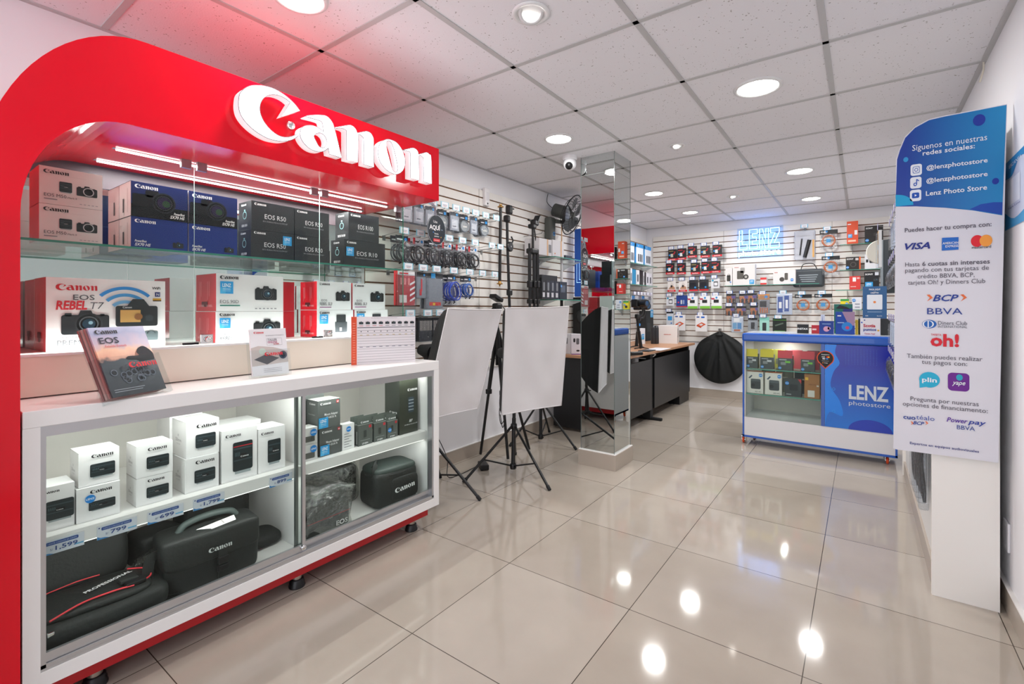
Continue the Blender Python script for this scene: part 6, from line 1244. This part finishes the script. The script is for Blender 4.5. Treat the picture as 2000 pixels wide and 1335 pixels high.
def d_bt(f, w, h): f.rect(0, h*.72, w, h*.28, C('c8884c')); f.disc(w*.7, h*.86, w*.15, C('4a8ac8'), 2); f.rrect(w*.15, h*.35, w*.6, h*.3, .004, C('2a2b2e'), 2); [f.rect(w*(.15+.2*i), h*.05, w*.1, h*.26, C('c06a34'), 2) for i in range(4)]
bpack(1492.5, 574, 'bt', flat('battery_charger_pack', .13, .25, .02, '8f8e92', d_bt, True), 'tall blister with battery charger and batteries under the neon', 'battery charger')
def d_bl(f, w, h): f.rect(w*.08, h*.1, w*.32, h*.75, C('2a55a8')); f.rect(w*.5, h*.15, w*.3, h*.75, C('2a55a8')); f.rrect(w*.15, h*.3, w*.18, h*.3, .004, WT, 2); f.rect(w*.58, h*.3, w*.15, h*.4, WT, 2)
bpack(1532.5, 573, 'bl', flat('cleaning_kit_pack', .17, .26, .02, 'd0d6e4', d_bl, True), 'white and blue cleaning kit pack between batteries and orange cables', 'cleaning kit', tagk='c')
def d_w3(f, w, h): f.rect(w*.2, h*.65, w*.5, h*.25, WT, 2); f.rect(w*.1, h*.2, w*.35, h*.4, C('7ab8e0')); f.rect(w*.5, h*.2, w*.35, h*.4, C('5aa0d8')); f.rect(w*.2, h*.05, w*.55, h*.12, C('d8784c'))
bpack(1441, 618, 'w3', flat('accessory_pack', .14, .2, .012, 'd8e0ec', d_w3, True), 'white and light blue pack just left of the counter top', 'accessory pack')
def d_k(c1, c2): return lambda f, w, h: (f.rect(0, h*.8, w, h*.2, C(c1)), f.rrect(w*.3, h*.15, w*.4, h*.5, .006, C(c2), 2))
bpack(1471, 620, 'k1', flat('accessory_pack', .11, .17, .012, 'a9adb0', d_k('1f2226', '33363a'), True), 'clear pack with black header above the counter left end', 'accessory pack')
bpack(1493.5, 619, 'k2', flat('accessory_pack', .11, .2, .012, '9fd4c8', d_k('7cc4b4', '2f3438')), 'mint green pack above the counter', 'accessory pack')
bpack(1523, 621, 'k3', flat('accessory_pack', .15, .17, .012, '16211a', lambda f, w, h: (f.rect(0, h*.85, w, h*.02, C('6ac04c')), f.rect(w*.1, h*.05, w*.8, h*.03, C('6ac04c')), f.poly([(w*.2, h*.4), (w*.8, h*.6), (w*.75, h*.68), (w*.15, h*.5)], C('5a6a5c'), 2))), 'black pack with green lines above the counter', 'accessory pack', tagk='c')
# orange cables
def orange():
    t = proto('cable_pack'); g = G(); g.box(-.09, .09, -.004, -.001, -.045, 0, C('16171a')); f = onY(g, -.004, -.09, -.045); f.text('TETHER', .01, .014, .016, WT, w=.05, bold=.03); f.disc(.07, .026, .012, C('2a8fd8'), 2); f.rrect(.075-.03, .008, .03, .03, .005, C('c9ccd4'), 1); g.obj('header_card', t, origin=(0, 0, 0))
    g = G(); m = mat('orange_cable', 'd2703a', .4)
    for i in range(5): g.torus((.002*(i % 2), -.014-.006*(i % 3), -.13), .066-.005*(i//2), .0045, (0, 1, 0), m, 30, 6, .03)
    g.obj('cable_coil', t, origin=(0, 0, 0))
    g = G(); f = onY(g, -.034, -.022, -.152); f.rect(0, 0, .044, .044, C('2e9ad8')); g.obj('sticker', t, origin=(0, 0, 0))
    g = G(); g.rbox(-.088, .088, -.036, -.004, -.225, -.045, PLASTIC, .006); g.obj('clear_bag', t, origin=(0, 0, 0)); return t
for u, v, w in ((1618.6, 449, 'top, beside the clear bag of grips'), (1622.5, 500, 'second from the top'), (1569, 574.5, 'lower left'), (1608, 573.5, 'lower right')):
    bpack(u, v, 'orange', orange, f'coiled orange tether cable pack, {w}', 'cable pack', 'orange tether cable packs', tagk='c')
# plastic bag with black grips
p = oy(1572, 450, YW-.06); t = thing('accessory_bag', 'large clear bag with black microphone and grip right of the neon', 'bag', (p[0], p[1], p[2]-.36))
g = G(); g.rbox(p[0]-.11, p[0]+.11, p[1]-.02, p[1]+.03, p[2]-.36, p[2]-.0, clear('milky_bag', 'eef2fa', .08, .15, (30, .6), white=.35), .012); part(g, 'clear_bag', t)
g = G(); g.tube([(p[0]+.0, p[1]-.022, p[2]-.33), (p[0]+.05, p[1]-.022, p[2]-.12)], .022, BT, 10); g.tube([(p[0]-.05, p[1]-.022, p[2]-.3), (p[0]-.03, p[1]-.022, p[2]-.1)], .008, BT, 8); part(g, 'grip', t)
g = G(); g.box(p[0]+.08, p[0]+.1, p[1]-.022, p[1]-.02, p[2]-.33, p[2]-.12, C('d8a45c')); part(g, 'wooden_stick', t)
place('hookBc', None, (p[0], YW, p[2]+.02), 0, 'hook with tag holding the large clear bag right of the neon', 'display hook', 'wire hooks on the back slatwall')
# hard case
p = oy(1579, 525, YW-.07); t = thing('hard_case', 'grey hard carrying case with wire handle hanging on the back wall', 'case', (p[0], p[1], p[2]-.22))
g = G(); g.rbox(p[0]-.165, p[0]+.165, p[1]-.03, p[1]+.05, p[2]-.22, p[2]-.0, C('3a4146', .45), .03, 4); f = onY(g, p[1]-.03, p[0], p[2]-.11); [f.rect(-.1+.01*i, .03-.025*i, .2-.02*i, .008, C('a9b4ba'), 1) for i in range(4)]; part(g, 'shell', t)
g = G(); g.tube(smooth3([(p[0]-.08, p[1], p[2]-.01), (p[0]-.05, p[1], p[2]+.06), (p[0]+.05, p[1], p[2]+.06), (p[0]+.09, p[1], p[2]-.01)]), .005, BT, 6); part(g, 'handle', t)
# ---- shelves on the back wall
def bshelf(lb, u0, u1, v, d=.2):
    a = oy(u0, v, YW-d); b = oy(u1, v, YW-d); z = a[2]; x1 = min(b[0], XR-.01); g = G(); g.box(a[0], x1, YW-d, YW, z-.007, z, GLASS, side=GEDGE)
    for x in (a[0]+(x1-a[0])*.25, a[0]+(x1-a[0])*.8): g.prism([(x, YW, z-.007), (x, YW-d*.8, z-.007), (x, YW-d*.3, z-.05), (x, YW, z-.1)], (.005, 0, 0), clear('bracket_clear', white=.35))
    g.obj('glass_wall_shelf', label=lb, cat='shelf'); return z
def bbox_(lb, u0, u1, z, h, col, draw=None, d=.1, Y=None, side=None, nm='product_box', cat='box', group=None):
    Y = Y or YW-.18; a = oy(u0, 500, Y)[0]; b = oy(u1, 500, Y)[0]; g = G(); g.box(a, b, Y, Y+d, z, z+h, C(col), front=C(side or col))
    if draw: draw(onY(g, Y, a, z), b-a, h)
    return g.obj(nm, label=lb, cat=cat, group=group)
z = bshelf('glass shelf under the camera accessory boxes below the neon', 1415, 1600, 557.5)
def d_gb(f, W, H): f.rrect(W*.2, H*.3, W*.3, H*.4, .01, C('5a5650'), 2); f.disc(W*.6, H*.4, H*.12, C('3c3a38'), 2); f.disc(W*.6, H*.4, H*.06, C('b4b0aa'), 3); f.rrect(W*.35, H*.6, W*.2, H*.25, .01, C('a9a7a4'), 2); lenz(f, W*.76, H*.05, H*.2); f.rect(W*.08, H*.85, W*.2, H*.03, C('c88880'), 2)
def d_g1(f, W, H): f.rrect(W*.2, H*.25, W*.55, H*.35, .01, C('33332f'), 2); f.ring(W*.5, H*.6, W*.15, W*.2, C('33332f'), 2); lenzdot(f, W*.75, H*.2, W*.12)
bbox_('white box with folded gimbal picture at the shelf left end', 1417, 1430, z, .225, 'e4e1df', d_g1)
bbox_('largest white box with camera ring picture on the shelf', 1431, 1474.5, z, .265, 'e6e3e1', d_gb, side='d4d4d6')
bbox_('small red and white carton between the two white boxes', 1485, 1497, z, .09, 'e6dedc', lambda f, W, H: (f.rect(0, H*.7, W, H*.3, C('d83a3a')), f.rect(0, 0, W, H*.25, C('d83a3a'))))
bbox_('wide white box with small gimbal picture left of the hard case', 1510, 1553.5, z, .17, 'e4e1e0', lambda f, W, H: (f.disc(W*.4, H*.35, H*.16, C('45423e'), 2), f.rrect(W*.52, H*.3, W*.15, H*.5, .01, C('5a5650'), 2), lenzdot(f, W*.85, H*.3, H*.1), f.rect(W*.06, H*.82, W*.15, H*.05, C('c88880'), 2)))
def d_sony(bg): return lambda f, W, H: (f.text('SONY', W*.06, H*.82, H*.09, WT, bold=.02), cam_icon(f, W*.68, H*.5, W*.4, dark='34302e'), lenzdot(f, W*.13, H*.15, H*.09))
z = bshelf('top glass shelf at the right of the back wall', 1640, 1740, 477.5)
bbox_('orange carton with blue sticker, left on the top right shelf', 1654, 1676, z, .26, 'd9502c', lambda f, W, H: (lenz(f, W*.1, H*.28, W*.38), f.rect(W*.68, H*.4, W*.26, H*.2, C('e9e4e4'), 2), f.rect(W*.08, H*.85, W*.3, H*.04, WT, 2), f.rect(W*.1, H*.1, W*.7, H*.08, C('f0c0a8'), 2)))
bbox_('black camera box on the top right shelf beside the orange carton', 1689, 1725, z, .19, '1c1917', d_sony(0))
z = bshelf('middle glass shelf at the right of the back wall', 1640, 1740, 527)
bbox_('black box with orange end on the middle right shelf', 1652, 1681, z, .145, '241d1a', lambda f, W, H: (f.text('SONY', W*.06, H*.78, H*.12, WT, bold=.02), f.rect(W*.9, 0, W*.1, H, C('e0602c')), f.ring(W*.5, H*.4, H*.14, H*.2, C('4a4542'), 2), f.rect(W*.65, H*.72, W*.2, H*.18, C('c9c4c2'), 2), lenzdot(f, W*.12, H*.18, H*.1)))
bbox_('white action camera box on the middle right shelf', 1689, 1719, z, .165, 'e4e4e8', lambda f, W, H: (f.rrect(W*.3, H*.4, W*.4, H*.3, .01, C('26282c'), 2), f.disc(W*.55, H*.55, H*.14, C('3a3d42'), 3), f.rect(W*.08, H*.45, W*.15, H*.2, C('26282c'), 2)))
z = bshelf('bottom glass shelf at the right of the back wall', 1632, 1722, 566)
bbox_('red carton with white label on the bottom right shelf', 1659, 1680.5, z, .155, 'd63a34', lambda f, W, H: (f.rect(W*.3, H*.6, W*.3, H*.3, WT, 2), f.rect(W*.68, H*.78, W*.25, H*.12, C('e8b4b4'), 2), f.rect(W*.1, H*.2, W*.5, H*.05, C('f0c4c0'), 2)))
bbox_('black camera box with blue sticker on the bottom right shelf', 1688, 1717, z, .195, '15171b', lambda f, W, H: (f.text('SONY', W*.06, H*.82, H*.1, WT, bold=.02), lenz(f, W*.06, H*.06, H*.36), cam_icon(f, W*.8, H*.55, W*.35, dark='33363a'), f.rect(W*.72, H*.8, W*.25, H*.18, C('d9dde4'), 5)))
z = bshelf('short low shelf with yellow carton above the counter', 1630, 1690, 604)
bbox_('small yellow carton above the counter', 1641.5, 1658, z, .12, 'e8d42c', lambda f, W, H: (f.rect(0, H*.8, W, H*.2, C('3a9a4c')), f.rrect(W*.2, H*.15, W*.5, H*.3, .01, C('24262a'), 2), lenzdot(f, W*.75, H*.55, H*.12)))
bbox_('small white carton right of the yellow one', 1664, 1683, z, .14, 'dfe1e8', lambda f, W, H: (lenzdot(f, W*.2, H*.75, H*.12), f.rect(W*.3, H*.4, W*.5, H*.08, C('8a8e9c'), 2), f.rect(W*.3, H*.15, W*.5, H*.08, C('8a8e9c'), 2)))

# ================================================================ ON THE BLUE COUNTER
CT = .991
def cpos(u, Y): return oy(u, 600, Y)[0]
def cbox(lb, u0, u1, Y, h, col, draw=None, d=.02, z=CT, nm='product_box', cat='box', lean=0):
    a, b = cpos(u0, Y), cpos(u1, Y); g = G(); mx = Matrix.Translation((0, Y, z)) @ Matrix.Rotation(-lean, 4, 'X') if lean else None
    if lean:
        g.box(a, b, 0, d, 0, h, C(col), mx=mx); R3 = mx.to_3x3(); f = F(g, mx @ Vector((a, 0, 0)), (1, 0, 0), R3 @ Vector((0, 0, 1)), R3 @ Vector((0, -1, 0)))
    else: g.box(a, b, Y, Y+d, z, z+h, C(col)); f = onY(g, Y, a, z)
    if draw: draw(f, b-a, h)
    return g.obj(nm, label=lb, cat=cat)
cbox('small black device with white lettering on the counter left', 1557, 1578.5, 4.75, .075, '17191c', lambda f, W, H: f.text('INSTAX', W*.5, H*.4, H*.22, WT, 'C', bold=.02), d=.06)
cbox('small red device beside the navy card on the counter', 1585, 1601, 4.76, .07, 'b82430', lambda f, W, H: f.rect(W*.1, H*.4, W*.5, H*.2, C('e8c4c4'), 2), d=.06)
cbox('navy card with pink piggy bank on the counter', 1600, 1628.5, 4.66, .11, '1c3f94', lambda f, W, H: (f.disc(W*.5, H*.4, H*.2, C('e0a4bc'), 2), f.disc(W*.68, H*.45, H*.1, C('e0a4bc'), 2), f.rect(W*.2, H*.75, W*.6, H*.05, C('8fb4e0'), 2)), d=.004, nm='card_stand', cat='card')
cbox('large navy promotional card with pink diagonal on the counter', 1632, 1669.5, 4.68, .185, '1c4aa8', lambda f, W, H: (f.poly([(W*.35, H), (W, H), (W, H*.4), (W*.7, H*.4)], C('a98aa8'), 1), f.disc(W*.6, H*.35, H*.2, C('2f8ad8'), 2), f.disc(W*.62, H*.3, H*.07, C('d8486c'), 3), f.rect(W*.1, H*.8, W*.2, H*.05, WT, 2), f.rect(W*.1, H*.5, W*.35, H*.04, C('a9c4e8'), 2)), d=.004, nm='card_stand', cat='card', lean=-.12, z=CT+.002)
cbox('green and violet box behind the navy promotional card', 1629, 1665, 4.86, .25, '1c6a5c', lambda f, W, H: (f.rect(W*.5, H*.75, W*.5, H*.1, C('2a2a7c'), 2), f.poly([(W*.1, H*.85), (W*.3, H*.97), (W*.7, H*.9), (W*.9, H*.82), (W*.5, H*.84)], C('1a1a20'), 3)), d=.08)
cbox('thin yellow and black boxes between the cards on the counter', 1670.5, 1676, 4.75, .12, 'd8b83c', None, d=.06)
cbox('white card stand with dark pen cups left of navy card', 1603, 1611, 4.82, .16, 'c9d2e4', lambda f, W, H: f.poly([(W*.2, 0), (W*.6, 0), (W*.4, H)], C('3a5aa0'), 2), d=.01, nm='card_stand', cat='card')
cbox('white Scotia puntos card on the counter front', 1680, 1719.5, 4.628, .142, 'ece9ee', lambda f, W, H: (f.text('Scotia', W*.16, H*.5, H*.17, C('c8243c'), w=W*.6, bold=.03), f.text('puntos', W*.16, H*.3, H*.15, C('2f4a9c'), w=W*.64, bold=.03), f.text('Canjea Aquí', W*.22, H*.1, H*.08, C('c8243c'), w=W*.52, bold=.01), f.disc(W*.08, H*.75, H*.04, C('3a6ad0'), 2), f.disc(W*.22, H*.88, H*.035, C('3a4a9c'), 2), f.disc(W*.9, H*.32, H*.05, C('e8b43c'), 2)), d=.004, nm='card_stand', cat='card', z=.987)
def d_cr(f, W, H): f.text('PAGA AQUÍ', W*.5, H*.88, H*.05, WT, 'C', w=W*.46, bold=.02); f.text('CON', W*.5, H*.84, H*.02, WT, 'C'); f.text('CRIPTO', W*.5, H*.775, H*.045, WT, 'C', w=W*.34, bold=.02); f.rrect(W*.18, H*.28, W*.64, H*.46, .006, C('e9ecf2'), 1); f.disc(W*.5, H*.51, H*.035, C('e8843c'), 2); f.rect(W*.2, H*.2, W*.6, H*.015, C('a9c0d8'), 2); f.text('DIA', W*.12, H*.07, H*.03, WT, bold=.02); f.text('Buenbit', W*.6, H*.07, H*.03, WT)
g = G(); a, b = cpos(1685, 4.8), cpos(1732, 4.8); g.rbox(a-.03, b+.06, 4.81, 4.9, CT, CT+.13, C('232629', .4), .004); g.obj('register_box', label='dark box on the counter carrying the blue crypto sign', cat='box')
cbox('blue Paga aqui con cripto sign standing on the dark box', 1685, 1732, 4.82, .262, '2f5f90', d_cr, d=.004, nm='sign_stand', cat='sign', z=CT+.131)
t = thing('monitor', 'black monitor seen from behind on the counter right end', 'monitor', (cpos(1732, 4.95), 4.95, CT))
a = cpos(1721, 4.95); mx = Matrix.Translation((a, 5.04, 0)) @ Matrix.Rotation(-.75, 4, 'Z')
g = G(); g.rbox(0, .34, 0, .02, 1.33, 1.78, C('2b3236', .35), .006, mx=mx); g.rbox(.0, .025, -.004, .0, 1.33, 1.78, C('7f878c', .3), .001, mx=mx); g.rbox(.08, .3, -.02, 0, 1.38, 1.7, C('1c2225', .4), .01, mx=mx); part(g, 'screen_housing', t)
g = G(); g.tube([mx @ Vector((.17, .02, CT+.01)), mx @ Vector((.17, .02, 1.4))], .02, BT, 10); g.lathe([(.1, 0), (.1, .01), (.02, .015)], mx @ Vector((.17, .03, CT+.001)), (0, 0, 1), BT, 20); part(g, 'stand', t)
g = G(); p = oy(1720, 492, 5.9); g.lathe([(.115, 0), (.12, .01), (.115, .025)], p, (.1, -1, 0), C('d9d5c8', .5), 32); g.tube([(p[0], p[1]+.02, p[2]), (p[0], YW, p[2])], .01, BT, 8); g.obj('ring_light', label='round cream light disc behind the monitor top', cat='light')
# inside the counter
def ibox(lb, u0, u1, z, h, col, draw=None, Y=4.66, d=.07, top=None, group=None, nm='product_box', cat='box', head=None):
    a, b = oy(u0, 700, Y)[0], oy(u1, 700, Y)[0]; g = G(); g.box(a, b, Y, Y+d, z, z+h, C(col), top=C(top or col))
    if head: g.box(a, b, Y+.002, Y+.004, z+h, z+h+head[1], C(head[0]))
    if draw: draw(onY(g, Y, a, z), b-a, h)
    return g.obj(nm, label=lb, cat=cat, group=group)
def d_yb(hc): return lambda f, W, H: (f.rect(0, H*.82, W, H*.18, C(hc)), f.rrect(W*.2, H*.35, W*.35, H*.2, .004, C('8a8e90'), 2), f.rect(W*.5, H*.5, W*.35, H*.13, C('7ac84c' if hc != 'e0cc2c' else 'c9ccd0'), 2), lenzdot(f, W*.15, H*.14, H*.1), f.rect(W*.1, H*.68, W*.5, H*.06, C('b4b8ba'), 2))
z = .673
for i, (a, b, c) in enumerate(((1457, 1480, 'e0cc2c'), (1484, 1511, 'e0cc2c'), (1518, 1548, 'd8404c'), (1563, 1591, 'd8404c'))):
    ibox(f"dark battery charger box with {'yellow' if i < 2 else 'red'} header, {ORD[i]} from left at the counter front", a+1, b, z, .125, '4a4f50', d_yb(c), head=(c, .045), Y=4.66, group='charger boxes on the counter top shelf')
for i, (a, b, c) in enumerate(((1487, 1508, 'd8c83c'), (1511, 1533, 'b8b44c'), (1537, 1566, 'c04a50'), (1576, 1600, 'a83a44'))):
    ibox(f"box with {'yellow' if i < 2 else 'red'} header set back, {ORD[i]} from left on the counter top shelf", a, b, z, .16, c, lambda f, W, H: f.rect(W*.2, H*.2, W*.3, H*.3, C('7a7c60'), 2), Y=4.82, group='charger boxes on the counter top shelf')
z = .451
def d_cube(f, W, H): f.rrect(W*.25, H*.2, W*.6, H*.42, .012, C('2b3033', .3), 2); f.rrect(W*.25, H*.55, W*.6, H*.12, .01, C('4a5054', .3), 3); f.disc(W*.4, H*.38, H*.08, C('16191b'), 4); f.text('AD-AC', W*.5, H*.05, H*.07, GR, w=W*.4); lenzdot(f, W*.85, H*.85, H*.08); f.poly([(W*.1, H*.7), (W*.3, H*.85), (W*.35, H*.8), (W*.2, H*.68)], C('4a5a6a'), 2)
ibox('white box with black cube lamp, left in the counter', 1458.5, 1490.5, z, .19, 'e6e2dc', d_cube, top='d8703c')
ibox('white box with black cube lamp, second in the counter', 1494, 1527, z, .19, 'e6e2dc', d_cube, top='d8703c')
ibox('black box with red corner in the counter middle shelf', 1532.5, 1565, z, .15, '3a3f41', lambda f, W, H: (f.rrect(W*.3, H*.35, W*.5, H*.35, .01, C('22272a'), 2), lenzdot(f, W*.15, H*.75, H*.1), f.poly([(W*.8, H), (W, H), (W, H*.75)], C('c83a3a'), 2), f.rect(W*.1, H*.1, W*.3, H*.05, C('a9adb0'), 2)))
ibox('tan cardboard box with white label in the counter', 1571, 1601, z, .2, 'a8713f', lambda f, W, H: (f.rect(W*.22, H*.05, W*.45, H*.28, C('e0dcd4'), 2), f.rect(W*.06, H*.75, W*.2, H*.12, C('e8b43c'), 2), f.text('NIKON', W*.3, H*.55, H*.06, C('6a4426'), w=W*.45), f.rect(W*.8, H*.5, W*.15, H*.06, C('d9cfc0'), 2)))
for i, (a, b, h, c) in enumerate(((1488, 1512, .19, '6a6e64'), (1516, 1548, .21, '6f6f62'), (1552, 1583, .2, '2c3133'), (1586, 1603, .2, '9a8a70'))):
    ibox(f"{['olive grey', 'taller olive grey', 'black framed white', 'brown'][i]} box set back on the counter middle shelf, {ORD[i]} from left", a, b, z, h, c, lambda f, W, H: f.rect(W*.2, H*.6, W*.5, H*.06, C('a9a698'), 2), Y=4.86, top='e4e2da')

# ================================================================ RIGHT FIXTURE HOOKS
def rhook(y, z, lb, key, b, n=1, L=.1, cat='accessory pack'):
    place('hookR%d' % (L*100), hook(L, '9a8fd0'), (.2555, y, z), -pi/2, ' '.join(('violet tagged hook of '+lb).split()[:16]), 'display hook', 'wire hooks on the white stand')
    for k in range(n): place('R'+key, b, (.2555-L+.02+.03*k, y+.002*k, z-.004), -pi/2+random.uniform(-.1, .1), lb, cat, 'packs hanging on the white stand')
def d_moo(f, w, h): f.rect(0, h*.62, w, h*.38, C('eeb02c')); f.text('mood', w*.2, h*.7, h*.1, C('5a4420'), w=w*.5, bold=.02); f.rect(w*.1, h*.5, w*.8, h*.12, C('b9c4c4'), 2); f.rrect(w*.1, h*.05, w*.8, h*.42, w*.2, C('2a8fc8'), 1); f.rrect(w*.2, h*.1, w*.6, h*.38, w*.15, C('eeb02c'), 2); f.rect(w*.4, h*.25, w*.2, h*.12, C('2a2a7c'), 3)
moo = flat('accessory_pack', .12, .26, .02, 'e8eaea', d_moo, True); clr = flat('accessory_pack', .09, .15, .012, 'c9d4e8', d_grey, True); bag = cable('c9ccd6', '33363c', .04, 3, .08, .09, .16, dot=False)
rhook(4.25, 1.76, 'yellow and blue pack at the stand far upper corner', 'moo', moo, 1, .16)
for i in range(6): rhook(4.1-.2*i, 1.76, f'small pale pack, {ORD[i]} from the far end of stand top row', 'clr', clr, 1, .1)
for i in range(6): rhook(4.2-.2*i, 1.5, f'silvery cable pack, {ORD[i]} from the far end of stand second row', 'bag', bag, 1, .1)
for i in range(6): rhook(4.2-.2*i, 1.12, f'small clear pack, {ORD[i]} from the far end of stand third row', 'clr', clr, 1, .1)
for i in range(6): rhook(4.2-.2*i, .9, f'silvery cable pack, {ORD[i]} from the far end of stand fourth row', 'bag', bag, 1, .1)
def longbag():
    t = proto('cable_pack'); g = G()
    for k in range(5): g.tube(smooth3([(-.03+.015*k, -.02-.006*(k % 3), -.02), (-.035+.018*k, -.03, -.12), (-.02+.01*k, -.02-.008*(k % 2), -.24), (-.03+.016*k, -.02, -.3)], 4), .0055, mat('dark_cable', '26272b', .3), 6)
    g.obj('cable_coil', t, origin=(0, 0, 0)); g = G(); g.rbox(-.055, .055, -.042, -.004, -.33, 0, PLASTIC, .01); g.obj('clear_bag', t, origin=(0, 0, 0)); return t
for i, (y, z) in enumerate(((2.75, .66), (2.84, .66), (2.94, .65), (3.06, .64), (3.2, .63))):
    rhook(y, z, f'long black cable in clear bag, {ORD[i]} from the camera low on the stand', 'long', longbag, 1, .03)
g = G(); p = ox(1921, 112, XR-.01); g.tube(smooth3([(p[0], p[1], CEIL-.004), (p[0], p[1]+.005, CEIL-.04), (p[0]-.01, p[1]+.02, CEIL-.09)]), .004, C('e4dccb'), 6); g.obj('cable', label='short cream cord hanging from the ceiling edge above the tall banner', cat='cable')
